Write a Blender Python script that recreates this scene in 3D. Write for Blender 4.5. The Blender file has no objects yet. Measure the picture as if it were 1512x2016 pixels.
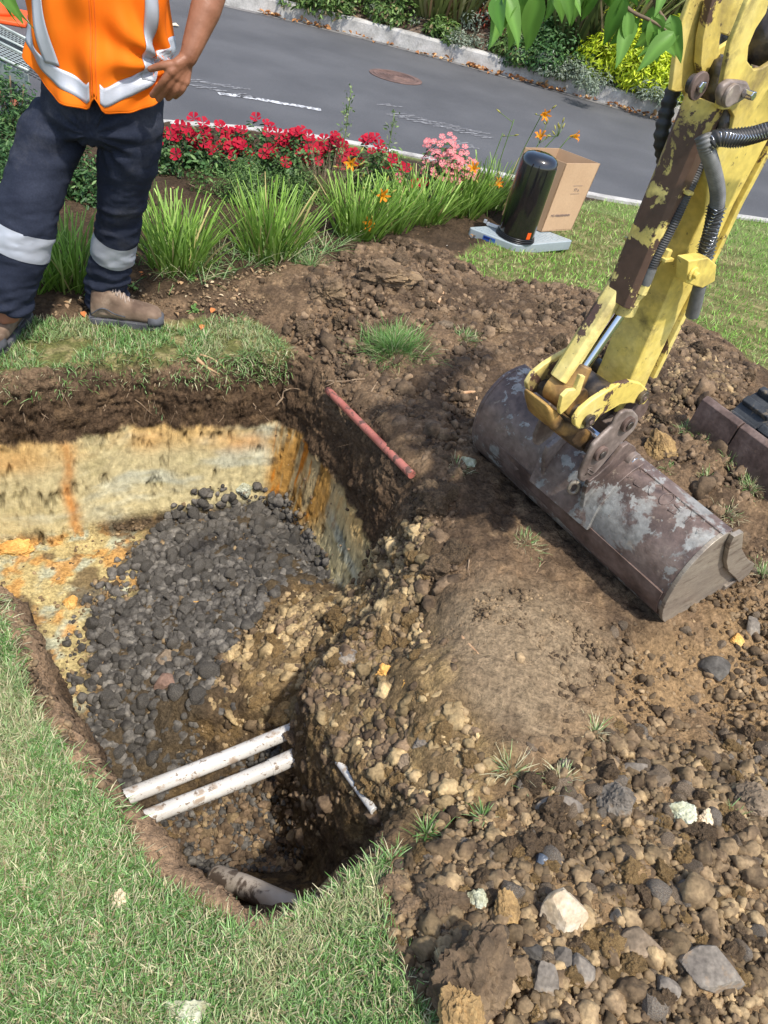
import bpy, bmesh, math, random
import numpy as np
from mathutils import Vector, Matrix
random.seed(7); rng = np.random.default_rng(7)
S = bpy.context.scene
COL = S.collection
# ---------------------------------------------------------------- camera
CAM_H = 1.65; PITCH = math.radians(39); ROLL = math.radians(14); FPX = 1514.0
F_ = np.array([0, math.cos(PITCH), -math.sin(PITCH)])
U0 = np.array([0, math.sin(PITCH), math.cos(PITCH)]); R0 = np.array([1.0, 0, 0])
RC = math.cos(ROLL)*R0 + math.sin(ROLL)*U0
UC = -math.sin(ROLL)*R0 + math.cos(ROLL)*U0
cd = bpy.data.cameras.new('camera'); cam = bpy.data.objects.new('camera', cd); COL.objects.link(cam)
cd.sensor_fit = 'VERTICAL'; cd.sensor_height = 36; cd.sensor_width = 27; cd.lens = FPX/2016*36
cd.clip_start = .05; cd.clip_end = 400
mw = Matrix.Identity(4)
for i in range(3):
    mw[i][0] = RC[i]; mw[i][1] = UC[i]; mw[i][2] = -F_[i]
mw[2][3] = CAM_H
cam.matrix_world = mw
S.camera = cam
# ---------------------------------------------------------------- light
SUN_EL = math.radians(62)
sun_dir = np.array([0.64, -0.77, 0]); sun_dir /= np.linalg.norm(sun_dir)
sun_vec = sun_dir*math.cos(SUN_EL); sun_vec[2] = math.sin(SUN_EL)
W = bpy.data.worlds.new('World'); S.world = W; W.use_nodes = True
nt = W.node_tree; nt.nodes.clear()
sky = nt.nodes.new('ShaderNodeTexSky'); sky.sky_type = 'NISHITA'; sky.sun_disc = False
sky.sun_elevation = SUN_EL; sky.sun_rotation = math.atan2(sun_dir[0], sun_dir[1]); sky.dust_density = 2.0
bg = nt.nodes.new('ShaderNodeBackground'); bg.inputs[1].default_value = 0.15
wo = nt.nodes.new('ShaderNodeOutputWorld')
nt.links.new(sky.outputs[0], bg.inputs[0]); nt.links.new(bg.outputs[0], wo.inputs[0])
sl = bpy.data.lights.new('sun', 'SUN'); sl.energy = 2.9; sl.angle = math.radians(2.2); sl.color = (1, .95, .87)
so = bpy.data.objects.new('sun', sl); COL.objects.link(so)
so.rotation_euler = Vector(sun_vec).to_track_quat('Z', 'Y').to_euler(); so.location = (3, -3, 8)
S.view_settings.view_transform = 'Standard'; S.view_settings.look = 'None'
S.view_settings.exposure = 0.80; S.view_settings.gamma = 1; S.view_settings.use_curve_mapping = False
S.cycles.max_bounces = 6; S.cycles.diffuse_bounces = 3; S.cycles.transparent_max_bounces = 4
S.cycles.use_denoising = True

# ---------------------------------------------------------------- measuring: a photo point to a place in the world
def ray(px, py): return F_ + (px-756)/FPX*RC + (1008-py)/FPX*UC
def G(px, py, z=0.0):
    d = ray(px, py); t = (z-CAM_H)/d[2]; return np.array([d[0]*t, d[1]*t, z])
def VY(px, py, Y):
    d = ray(px, py); t = Y/d[1]; return np.array([d[0]*t, Y, CAM_H+d[2]*t])
def Gs(pts, z=0.0): return np.array([G(a, b, z)[:2] for a, b in pts])

# ---------------------------------------------------------------- noise
def _hash(ix, iy, iz, seed):
    h = (ix.astype(np.int64)*374761393 + iy.astype(np.int64)*668265263 + iz.astype(np.int64)*2147483647 + seed*1274126177) & 0xffffffff
    h = ((h ^ (h >> 13))*1274126177) & 0xffffffff
    h = ((h ^ (h >> 16))*2246822519) & 0xffffffff
    return ((h ^ (h >> 15)) & 0xffff)/65535.0*2-1
def vnoise(p, seed=0):
    p = np.asarray(p, float); i = np.floor(p); f = p-i; u = f*f*(3-2*f); i = i.astype(np.int64)
    x, y, z = i[:, 0], i[:, 1], i[:, 2]; a, b, c = u[:, 0], u[:, 1], u[:, 2]
    def H(dx, dy, dz): return _hash(x+dx, y+dy, z+dz, seed)
    x00 = H(0,0,0)*(1-a)+H(1,0,0)*a; x10 = H(0,1,0)*(1-a)+H(1,1,0)*a
    x01 = H(0,0,1)*(1-a)+H(1,0,1)*a; x11 = H(0,1,1)*(1-a)+H(1,1,1)*a
    return (x00*(1-b)+x10*b)*(1-c)+(x01*(1-b)+x11*b)*c
def fbm(p, freq, octv=4, seed=0, gain=.5, ridged=False):
    p = np.asarray(p, float); s = np.zeros(len(p)); a = 1; tot = 0
    for o in range(octv):
        n = vnoise(p*freq+o*17.3, seed+o)
        s += a*((1-2*np.abs(n)) if ridged else n); tot += a; a *= gain; freq *= 2.03
    return s/tot
def sstep(x, a, b):
    t = np.clip((x-a)/(b-a), 0, 1); return t*t*(3-2*t)
def sdf(P, poly):
    """signed distance, positive inside"""
    P = np.asarray(P)[:, :2]; n = len(poly); d = np.full(len(P), 1e9); ins = np.zeros(len(P), bool)
    for i in range(n):
        a = poly[i]; b = poly[(i+1) % n]; e = b-a; w = P-a
        t = np.clip((w@e)/max(e@e, 1e-12), 0, 1); q = w-t[:, None]*e
        d = np.minimum(d, (q**2).sum(1))
        c = (a[1] > P[:, 1]) != (b[1] > P[:, 1])
        with np.errstate(divide='ignore', invalid='ignore'):
            xi = a[0]+(P[:, 1]-a[1])*(b[0]-a[0])/(b[1]-a[1] if b[1] != a[1] else 1e-12)
        ins ^= c & (P[:, 0] < xi)
    d = np.sqrt(d); return np.where(ins, d, -d)
class RBF:
    def __init__(s, P, v):
        s.P = np.asarray(P, float); n = len(P); A = np.zeros((n+3, n+3))
        r = np.linalg.norm(s.P[:, None]-s.P[None], axis=2); A[:n, :n] = r+np.eye(n)*-.02
        A[:n, n] = 1; A[:n, n+1:] = s.P; A[n, :n] = 1; A[n+1:, :n] = s.P.T
        s.w = np.linalg.solve(A, np.concatenate([v, np.zeros(3)]))
    def __call__(s, Q):
        out = np.full(len(Q), s.w[len(s.P)]) + Q@s.w[len(s.P)+1:]
        for p, w in zip(s.P, s.w): out += w*np.hypot(Q[:, 0]-p[0], Q[:, 1]-p[1])
        return out

# ---------------------------------------------------------------- objects
def tag(o, label=None, cat=None, group=None, kind=None):
    if label: o['label'] = label
    if cat: o['category'] = cat
    if group: o['group'] = group
    if kind: o['kind'] = kind
    return o
def link(o, parent=None):
    COL.objects.link(o)
    if parent: o.parent = parent
    return o
def thing(name, label, cat, loc=(0, 0, 0), group=None, rz=0):
    o = bpy.data.objects.new(name, None); o.empty_display_size = .1; o.location = [float(c) for c in loc]; o.rotation_euler = (0, 0, rz)
    return tag(link(o), label, cat, group)
def root_loc(p):
    v = np.zeros(3)
    while p is not None: v += np.array(p.location); p = p.parent
    return v
def mesh_np(V, F, name='m', col=None, smooth=False):
    V = np.asarray(V, np.float32); me = bpy.data.meshes.new(name)
    if isinstance(F, np.ndarray):
        m, k = F.shape; me.vertices.add(len(V)); me.vertices.foreach_set('co', V.ravel())
        me.loops.add(m*k); me.loops.foreach_set('vertex_index', F.astype(np.int32).ravel())
        me.polygons.add(m); me.polygons.foreach_set('loop_start', np.arange(0, m*k, k, dtype=np.int32))
        me.polygons.foreach_set('loop_total', np.full(m, k, np.int32))
        me.update(calc_edges=True)
    else:
        me.from_pydata(V.tolist(), [], [tuple(int(i) for i in f) for f in F]); me.update()
    if smooth: me.polygons.foreach_set('use_smooth', np.ones(len(me.polygons), bool))
    if col is not None:
        ca = me.color_attributes.new('Col', 'FLOAT_COLOR', 'POINT')
        c = np.ones((len(V), 4), np.float32); col = np.asarray(col); c[:, :col.shape[1]] = col; ca.data.foreach_set('color', c.ravel())
    return me
def obj(name, V, F, mat, parent=None, col=None, smooth=False, local=False):
    """link ONE mesh object; V in world space unless local"""
    V = np.asarray(V, float)
    if parent is not None and not local: V = V-root_loc(parent)
    me = mesh_np(V, F, name, col, smooth); me.materials.append(mat)
    return link(bpy.data.objects.new(name, me), parent)
class MB:
    """collect shapes into one mesh"""
    def __init__(s): s.V = []; s.F = []; s.n = 0; s.C = []
    def add(s, V, F, c=None):
        V = np.asarray(V, float); s.V.append(V)
        s.F += [tuple(int(i)+s.n for i in f) for f in F]; s.n += len(V)
        if c is not None: s.C.append(np.tile(np.array(c, float), (len(V), 1)) if np.ndim(c) == 1 else c)
        return s
    def build(s, name, mat, parent=None, smooth=False, bevel=0, local=False, seg=2):
        V = np.concatenate(s.V); col = np.concatenate(s.C) if s.C else None
        o = obj(name, V, s.F, mat, parent, col, smooth, local)
        if bevel:
            b = o.modifiers.new('edge', 'BEVEL'); b.width = bevel; b.segments = seg; b.limit_method = 'ANGLE'; b.angle_limit = .6
            o.data.polygons.foreach_set('use_smooth', np.ones(len(o.data.polygons), bool))
            wn = o.modifiers.new('wn', 'WEIGHTED_NORMAL'); wn.keep_sharp = True
        return o
def box(c, size, R=None):
    c = np.array(c, float); h = np.array(size, float)/2
    V = np.array([[x, y, z] for x in (-1, 1) for y in (-1, 1) for z in (-1, 1)])*h
    if R is not None: V = V@np.array(R).T
    return V+c, [(0,1,3,2), (4,6,7,5), (0,4,5,1), (2,3,7,6), (0,2,6,4), (1,5,7,3)]
def frames(P):
    P = np.asarray(P, float); n = len(P); T = np.gradient(P, axis=0); T /= np.linalg.norm(T, axis=1)[:, None]+1e-12
    up = np.array([0, 0, 1.0]) if abs(T[0][2]) < .9 else np.array([1.0, 0, 0])
    N = [np.cross(T[0], up)]; N[0] /= np.linalg.norm(N[0])
    for i in range(1, n):
        v = N[-1]-T[i]*(N[-1]@T[i]); N.append(v/np.linalg.norm(v))
    N = np.array(N); return T, N, np.cross(T, N)
def tube(P, r, k=10, cap=True, ref=None):
    """round or elliptical tube; r scalar, list, or list of (ra, rb)"""
    P = np.asarray(P, float); n = len(P); T, N, B = frames(P)
    if ref is not None:
        ref = np.array(ref, float); N = ref-T*(T@ref)[:, None]; N /= np.linalg.norm(N, axis=1)[:, None]; B = np.cross(T, N)
    r = np.asarray(r, float)
    if r.ndim == 0: r = np.full((n, 2), r)
    elif r.ndim == 1: r = np.stack([r, r], 1)
    a = np.linspace(0, 2*math.pi, k, endpoint=False)
    V = (P[:, None]+N[:, None]*np.cos(a)[None, :, None]*r[:, 0][:, None, None]+B[:, None]*np.sin(a)[None, :, None]*r[:, 1][:, None, None]).reshape(-1, 3)
    F = [(i*k+j, i*k+(j+1) % k, (i+1)*k+(j+1) % k, (i+1)*k+j) for i in range(n-1) for j in range(k)]
    if cap: F += [tuple(range(k))[::-1], tuple((n-1)*k+j for j in range(k))]
    return V, F
def spline(P, m=6):
    """Catmull-Rom through the points"""
    P = np.asarray(P, float); Q = np.vstack([2*P[0]-P[1], P, 2*P[-1]-P[-2]]); out = []
    for i in range(1, len(Q)-2):
        for t in np.linspace(0, 1, m, endpoint=False):
            out.append(.5*((2*Q[i])+(-Q[i-1]+Q[i+1])*t+(2*Q[i-1]-5*Q[i]+4*Q[i+1]-Q[i+2])*t*t+(-Q[i-1]+3*Q[i]-3*Q[i+1]+Q[i+2])*t**3))
    out.append(P[-1]); return np.array(out)
def prism(poly3, off):
    """polygon (n,3) pushed along the vector off"""
    A = np.asarray(poly3, float); n = len(A); V = np.vstack([A, A+off])
    return V, [tuple(range(n))[::-1], tuple(range(n, 2*n))]+[(i, (i+1) % n, n+(i+1) % n, n+i) for i in range(n)]
def lathe(prof, c, k=24, axis=(0, 0, 1)):
    ax = Vector(axis).normalized(); R = np.array(ax.to_track_quat('Z', 'Y').to_matrix())
    a = np.linspace(0, 2*math.pi, k, endpoint=False); V = []
    for r, z in prof:
        for t in a: V.append((r*math.cos(t), r*math.sin(t), z))
    V = np.array(V)@R.T+np.array(c); n = len(prof)
    F = [(i*k+j, i*k+(j+1) % k, (i+1)*k+(j+1) % k, (i+1)*k+j) for i in range(n-1) for j in range(k)]
    F += [tuple(range(k))[::-1], tuple((n-1)*k+j for j in range(k))]
    return V, F
_ico = {}
def ico(s):
    if s not in _ico:
        bm = bmesh.new(); bmesh.ops.create_icosphere(bm, subdivisions=s, radius=1)
        _ico[s] = (np.array([v.co[:] for v in bm.verts]), np.array([[v.index for v in f.verts] for f in bm.faces])); bm.free()
    return _ico[s]
def rock(sub, seed, facets=14, rough=.05, elong=(1, 1, 1), soft=.25, lump=0.0):
    """angular stone: the support surface of random cutting planes"""
    r = np.random.default_rng(seed); D, F = ico(sub)
    n = r.normal(size=(facets, 3)); n /= np.linalg.norm(n, axis=1)[:, None]; d = r.uniform(.72, 1.0, facets)
    dot = D@n.T; rad = np.where(dot > .05, d/np.maximum(dot, .05), 9).min(1)
    rad = np.minimum(rad, 1.25)*(1-soft)+soft*.9
    if lump: rad = rad*(1+lump*fbm(D, 1.6, 3, seed)+lump*.45*fbm(D, 4.5, 3, seed+9, .6, ridged=True))
    rad = rad*(1+rough*fbm(D, 4, 3, seed+5))
    return D*rad[:, None]*np.array(elong), F
def rotm(n, r=rng):
    q = r.normal(size=(n, 4)); q /= np.linalg.norm(q, axis=1)[:, None]; w, x, y, z = q.T
    return np.stack([1-2*(y*y+z*z), 2*(x*y-z*w), 2*(x*z+y*w), 2*(x*y+z*w), 1-2*(x*x+z*z), 2*(y*z-x*w), 2*(x*z-y*w), 2*(y*z+x*w), 1-2*(x*x+y*y)], 1).reshape(n, 3, 3)

# ---------------------------------------------------------------- materials
def lk(t, a, b): t.links.new(a, b)
def material(name, rough=.8, attr=False, cols=None, scale=8, detail=6, contrast=(.35, .65), bump=(), metal=0, trans=0, spec=.4,
             objvar=0, finevar=.0, finescale=60, patches=(), coords='Object', stretch=None, sheen=0, coat=0, base=(.5, .5, .5)):
    m = bpy.data.materials.new(name); m.use_nodes = True; t = m.node_tree; N = t.nodes; b = N['Principled BSDF']
    b.inputs['Roughness'].default_value = rough; b.inputs['Metallic'].default_value = metal; b.inputs['Specular IOR Level'].default_value = spec
    if coat: b.inputs['Coat Weight'].default_value = coat; b.inputs['Coat Roughness'].default_value = .1
    tc = N.new('ShaderNodeTexCoord'); vec = tc.outputs[coords]
    if stretch:
        mp = N.new('ShaderNodeMapping'); mp.inputs['Scale'].default_value = stretch; lk(t, vec, mp.inputs[0]); vec = mp.outputs[0]
    def noise(sc, det=5, dist=0.0, w=None, rg=.5):
        n = N.new('ShaderNodeTexNoise'); n.inputs['Scale'].default_value = sc; n.inputs['Detail'].default_value = det
        n.inputs['Distortion'].default_value = dist; n.inputs['Roughness'].default_value = rg; lk(t, vec, n.inputs['Vector']); return n.outputs['Fac']
    if attr:
        a = N.new('ShaderNodeAttribute'); a.attribute_name = 'Col'; cur = a.outputs['Color']
    else:
        rgb = N.new('ShaderNodeRGB'); rgb.outputs[0].default_value = (*base, 1); cur = rgb.outputs[0]
    if cols:
        r = N.new('ShaderNodeValToRGB'); e = r.color_ramp.elements
        n = noise(scale, detail); lk(t, n, r.inputs[0])
        ps = np.linspace(contrast[0], contrast[1], len(cols))
        while len(e) < len(cols): e.new(.5)
        for i, c in enumerate(cols): e[i].position = ps[i]; e[i].color = (*c, 1)
        cur = r.outputs[0]
    for (pc, sc, lo, hi, strength) in patches:
        n = noise(sc, 9, .25, rg=.66); mr = N.new('ShaderNodeMapRange'); mr.inputs[1].default_value = lo; mr.inputs[2].default_value = hi
        mr.inputs[4].default_value = strength
        lk(t, n, mr.inputs[0]); mx = N.new('ShaderNodeMix'); mx.data_type = 'RGBA'; lk(t, mr.outputs[0], mx.inputs[0]); lk(t, cur, mx.inputs[6]); mx.inputs[7].default_value = (*pc, 1)
        cur = mx.outputs[2]
    if finevar:
        n = noise(finescale, 6); mr = N.new('ShaderNodeMapRange'); mr.inputs[1].default_value = .3; mr.inputs[2].default_value = .7
        mr.inputs[3].default_value = 1-finevar; mr.inputs[4].default_value = 1+finevar; lk(t, n, mr.inputs[0])
        mx = N.new('ShaderNodeVectorMath'); mx.operation = 'SCALE'; lk(t, cur, mx.inputs[0]); lk(t, mr.outputs[0], mx.inputs['Scale']); cur = mx.outputs[0]
    if objvar:
        oi = N.new('ShaderNodeObjectInfo'); mr = N.new('ShaderNodeMapRange'); mr.inputs[3].default_value = 1-objvar; mr.inputs[4].default_value = 1+objvar; lk(t, oi.outputs['Random'], mr.inputs[0])
        mx = N.new('ShaderNodeVectorMath'); mx.operation = 'SCALE'; lk(t, cur, mx.inputs[0]); lk(t, mr.outputs[0], mx.inputs['Scale']); cur = mx.outputs[0]
    lk(t, cur, b.inputs['Base Color'])
    prev = None
    for (sc, dist, det) in bump:
        bp = N.new('ShaderNodeBump'); bp.inputs['Distance'].default_value = dist; bp.inputs['Strength'].default_value = 1
        lk(t, noise(sc, det), bp.inputs['Height'])
        if prev: lk(t, prev, bp.inputs['Normal'])
        prev = bp.outputs[0]
    if prev: lk(t, prev, b.inputs['Normal'])
    if trans:
        out = N['Material Output']; tr = N.new('ShaderNodeBsdfTranslucent'); mx = N.new('ShaderNodeMixShader'); mx.inputs[0].default_value = trans
        lk(t, cur, tr.inputs[0]); lk(t, b.outputs[0], mx.inputs[1]); lk(t, tr.outputs[0], mx.inputs[2]); lk(t, mx.outputs[0], out.inputs[0])
    return m
MAT = {}
# ================================================================ terrain
rimA = np.vstack([Gs([(0,728),(60,728),(130,716),(250,700),(330,697),(400,700),(500,700),(570,702),(630,730),(690,775),(760,860),(835,955),(845,1010),(838,1090),(825,1150),]), Gs([(808,1200),(775,1232),(715,1262),(668,1285),(645,1325),(648,1375),(672,1428),(698,1478),(732,1528),(772,1588),(812,1640),(795,1672)], -.2), Gs([(740,1700),(690,1725),(640,1765),(600,1785),(560,1815),(490,1835),(455,1800),(420,1765),(370,1735),(325,1705),(305,1650),(285,1600),(220,1550),(170,1490),(130,1410),(80,1340),(45,1235),(0,1165)])])
rimA = np.vstack([rimA, [[-1.5, 1.5], [-2.3, 1.05], [-3.0, 1.3]]])
rimB = np.vstack([Gs([(0,860),(100,845),(200,835),(400,812),(545,792),(600,842),(650,890),(700,925),(750,965),(775,1010),(780,1080),(790,1150),(800,1190),(835,1240),(850,1330),(890,1420),(930,1500),(930,1560),
           (860,1600),(780,1660),(700,1715)], -.3), Gs([(600,1790),(490,1850),(300,1720),(150,1520),(30,1250),(-80,1150)], 0), [[-2.3, 1.0], [-3.2, 1.3]]])
_kn = np.array([(-40,-8),(-10,1.2),(-5,3.7),(-3.2,5.0),(-2.2,5.8),(-1.55,6.25),(-.93,6.45),(0,6.58),(1.0,6.66),(1.6,6.84),(2.27,7.12),(2.61,7.25),(6,8.4),(60,24)], float)
_kns = np.column_stack([np.linspace(-40, 60, 4001), np.interp(np.linspace(-40, 60, 4001), _kn[:, 0], _kn[:, 1])]); _kns[:, 1] = np.convolve(np.pad(_kns[:, 1], 8, 'edge'), np.ones(17)/17, 'valid')
KERB_N = lambda x: np.interp(x, _kns[:, 0], _kns[:, 1])
fk = np.array([(-40,2),(-12,9.3),(-6,11.4),(-3.7,11.87),(-2.44,12.02),(-1.1,11.97),(.3,11.79),(1.3,11.62),(2.2,11.48),(3.2,11.4),(5,11.5),(9,12.4),(20,15.5),(60,28)], float)
_fks = spline(fk, 10); KERB_F = lambda x: np.interp(x, _fks[:, 0], _fks[:, 1])
def ctrl(lst): return np.array([G(a, b, z)[:2] for a, b, z in lst]), np.array([z for *_, z in lst], float)
oc = [(100,1500,0),(300,1900,0),(700,1950,0),(20,1200,0),(600,1880,0),(100,690,0),(300,670,0),(450,680,0),(1100,500,0),(1450,560,0),(0,500,.02),(200,560,.02),(400,450,.06),(600,420,.06),(800,420,.04),(1000,420,0),
 (560,590,.1),(640,560,.16),(700,545,.1),(760,530,.18),(850,530,.16),(660,650,.06),(760,620,.12),(850,660,.14),(780,720,.1),(900,600,.14),(960,640,.12),(1050,620,.15),(1130,610,.14),(950,740,.1),(620,700,.03),
 (700,780,.02),(780,830,.08),(860,880,.08),(900,970,.05),(1300,690,.22),(1370,740,.28),(1420,760,.22),(1320,800,.16),(1290,880,.1),(1200,640,.18),(1150,800,.06),(1370,880,.17),(1450,940,.17),(1512,1010,.12),
 (1400,1000,.1),(1480,1080,.08),(1460,1250,.06),(930,1200,.06),(1050,1300,.05),(1150,1400,.03),(920,1320,.05),(1000,1050,.03),(1200,1250,.03),(930,1100,.06),(1400,1400,-.04),(1500,1350,.02),(1300,1450,-.02),
 (700,1310,-.20),(650,1340,-.24),(650,1410,-.25),(700,1380,-.18),(760,1350,-.10),(690,1460,-.22),(760,1480,-.14),(760,1560,-.14),(830,1440,-.05),(840,1560,-.06),(850,1330,.0),(800,1270,-.14),(900,1500,.0),(1100,1550,.01),(1300,1550,.05),(1450,1550,.09),(900,1700,.03),(1050,1750,.06),(1250,1750,.09),(1450,1800,.11),(850,1800,.05),(920,1900,.1),(1100,1950,.1),(1300,1950,.11),(1480,1950,.12),(790,1720,0)]
oP, oz = ctrl(oc)
oP = np.vstack([oP, [[-4,1],[-4,4.5],[4,6],[0,6.3],[-2.5,6],[5,3],[3,0],[0,-1],[-2,-1],[2,-1],[1.6,.7],[1.9,1.6],[2.6,1.4],[2.2,4],[.8,5.2],[-2,4.2]]])
oz = np.concatenate([oz, [0,0,0,0,0,0,0,0,0,0,.08,.06,0,0,0,.03]])
outer = RBF(oP, oz)
fc = [(0,1022,-.84),(170,1014,-.84),(330,995,-.83),(490,962,-.81),(100,1110,-.79),(230,1130,-.77),(0,1080,-.81),(150,1250,-.8),(450,1010,-.76),(550,1010,-.74),(650,1070,-.76),(700,1110,-.82),(760,1170,-.84),(400,1120,-.72),(550,1130,-.66),
 (300,1250,-.75),(450,1250,-.68),(600,1200,-.56),(690,1230,-.42),(760,1250,-.34),(790,1215,-.34),(250,1400,-.82),(400,1400,-.68),(550,1365,-.57),(520,1400,-.62),(590,1300,-.54),(640,1425,-.62),(600,1380,-.58),(665,1480,-.64),
 (250,1500,-.9),(400,1480,-.86),(340,1650,-.95),(450,1620,-.9),(550,1600,-.84),(650,1580,-.74),(550,1700,-.9),(650,1680,-.84),(745,1650,-.72),(690,1590,-.66),(715,1695,-.7),(420,1700,-.96),(540,1800,-.36),(480,1815,-.40),(590,1795,-.36)]
fP, fz = ctrl(fc); fP = np.vstack([fP, [[-2.5, 1.8]]]); fz = np.append(fz, -.8)
floorf = RBF(fP, fz)
wc = [(0,700,.05),(570,690,.07),(690,770,.16),(840,950,.2),(845,1100,.16),(800,1210,.14),(650,1380,.05),(720,1530,.06),(800,1665,.12),(600,1790,.07),(450,1800,.05),(300,1650,.13),(100,1400,.13),(0,1200,.11)]
wP, wv = ctrl([(a, b, 0) for a, b, _ in wc]); wv = np.array([w for *_, w in wc])
wbc = [(0,850,.05),(545,790,.06),(600,842,.13),(750,965,.16),(790,1100,.2),(800,1220,.3),(660,1400,.05),(740,1560,.07),(780,1660,.15),(600,1790,.08),(300,1720,.05),(30,1250,.05)]
wbP, _ = ctrl([(a, b, -.3) for a, b, _ in wbc]); wbv = np.array([w for *_, w in wbc])
def idw(P, v):
    def f(Q):
        n = np.zeros(len(Q)); d = np.zeros(len(Q))
        for p, a in zip(P, v):
            w = 1/((Q[:, 0]-p[0])**2+(Q[:, 1]-p[1])**2+.01)**1.5; n += w*a; d += w
        return n/d
    return f
wA = idw(wP, wv); wB = idw(wbP, wbv)
lump = [Gs(q, z) for q, z in [([(690,530),(740,510),(860,505),(900,540),(880,570),(800,575),(720,580)], .1), ([(560,600),(620,555),(680,560),(720,640),(640,640)], .1)]]
def height(Q):
    Q = np.asarray(Q, float); q3 = np.column_stack([Q, np.zeros(len(Q))])
    z = outer(Q)
    far = sstep(np.hypot(Q[:, 0], Q[:, 1]-2), 4.2, 6.5); z = z*(1-far)
    near = (Q[:, 0] > -3.3) & (Q[:, 0] < 1.2) & (Q[:, 1] > 0) & (Q[:, 1] < 3.6)
    z = z.copy(); a = np.zeros(len(Q)); b = np.zeros(len(Q)); I = np.where(near)[0]
    if len(I):
        q = Q[I]; n3 = q3[I]; wob = np.column_stack([fbm(n3, 5, 2, 3), fbm(n3, 5, 2, 9)])*.03
        sA = sdf(q+wob, rimA); sB = np.minimum(sdf(q+wob*1.2, rimB), sA-.035)
        ta = np.clip(sA/wA(q), 0, 1); a[I] = ta*ta*(3-2*ta); tb = np.clip(sB/wB(q), 0, 1); b[I] = tb*tb*(3-2*tb)
        fl = floorf(q); top = np.maximum(-.3, fl)
        z[I] = z[I]*(1-a[I])+a[I]*(top*(1-b[I])+b[I]*np.minimum(fl, -.02))
    return z, a, b
M_lawnL = Gs([(-900,1150),(-30,1165),(10,1240),(45,1345),(88,1420),(135,1500),(190,1565),(250,1622),(278,1668),(312,1722),(362,1748),(414,1774),(450,1806),(490,1835),(560,1815),(600,1785),(640,1765),(690,1725),(735,1690),(750,1850),(790,1960),(870,2100),(900,2600),(-300,2600),(-900,2000)])
M_strip = Gs([(-500,820),(-500,640),(0,640),(170,632),(330,645),(400,640),(480,640),(570,690),(575,705),(500,702),(400,702),(250,702),(130,718),(60,730),(0,730)])
M_lawnR = np.vstack([Gs([(885,548),(935,505),(1000,480),(1050,435),(1100,405),(1165,392),(1240,400),(1512,437)]), [[4.5,7.4],[9,8.4],[9,2],[3,2.4],[2.3,3.3]], Gs([(1462,748),(1400,690),(1330,650),(1250,640),(1150,605),(1100,592),(1000,602),(940,592)])])
M_bed = np.vstack([Gs([(-900,640),(0,640),(200,600),(400,600),(560,560),(700,530),(800,500),(890,540),(940,500),(1000,480),(1050,430),(1120,400),(1160,395)]), [[1.3,6.75],[-6,5.0],[-6,3]]])
M_gravel = Gs([(260,1090),(330,1010),(480,970),(600,990),(700,1060),(745,1140),(700,1200),(560,1190),(470,1290),(400,1400),(380,1480),(300,1540),(200,1510),(170,1440),(180,1300),(180,1190),(280,1180)], -.76)
M_clods = np.array([G(*q)[:2] for q in [(480,1300,-.66),(590,1180,-.58),(700,1165,-.5),(790,1190,-.36),(840,1290,-.06),(885,1380,0),(945,1450,0),(985,1510,0),(940,1590,0),(870,1630,0),(780,1620,-.14),(700,1530,-.2),(640,1470,-.25),(590,1420,-.6),(500,1420,-.7)]])
M_ledge = Gs([(-300,1050),(0,1040),(280,1050),(300,1180),(200,1200),(180,1300),(190,1400),(120,1380),(60,1200),(-300,1200)], -.8)
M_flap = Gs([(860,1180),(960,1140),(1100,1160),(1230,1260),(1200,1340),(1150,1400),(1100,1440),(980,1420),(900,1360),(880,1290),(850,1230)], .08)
_oc = Gs([(560,790),(610,820),(690,880),(810,950),(860,1090)], -.3); M_ochre = np.vstack([_oc+np.array([.05, .06]), (_oc+np.array([-.13, -.22]))[::-1]]); M_ochre[-1] = _oc[0]+np.array([-.01, -.02])
M_spoil = np.vstack([Gs([(700,1700),(870,1630),(1000,1560),(1100,1450),(1230,1300),(1400,1200),(1512,1180)]), [[2.4,1.9],[2.2,.2],[.6,.1]], Gs([(870,2100),(790,1960),(750,1850)])])
def lerp(A, B, t): return A*(1-t)[:, None]+np.asarray(B)*t[:, None]
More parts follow.
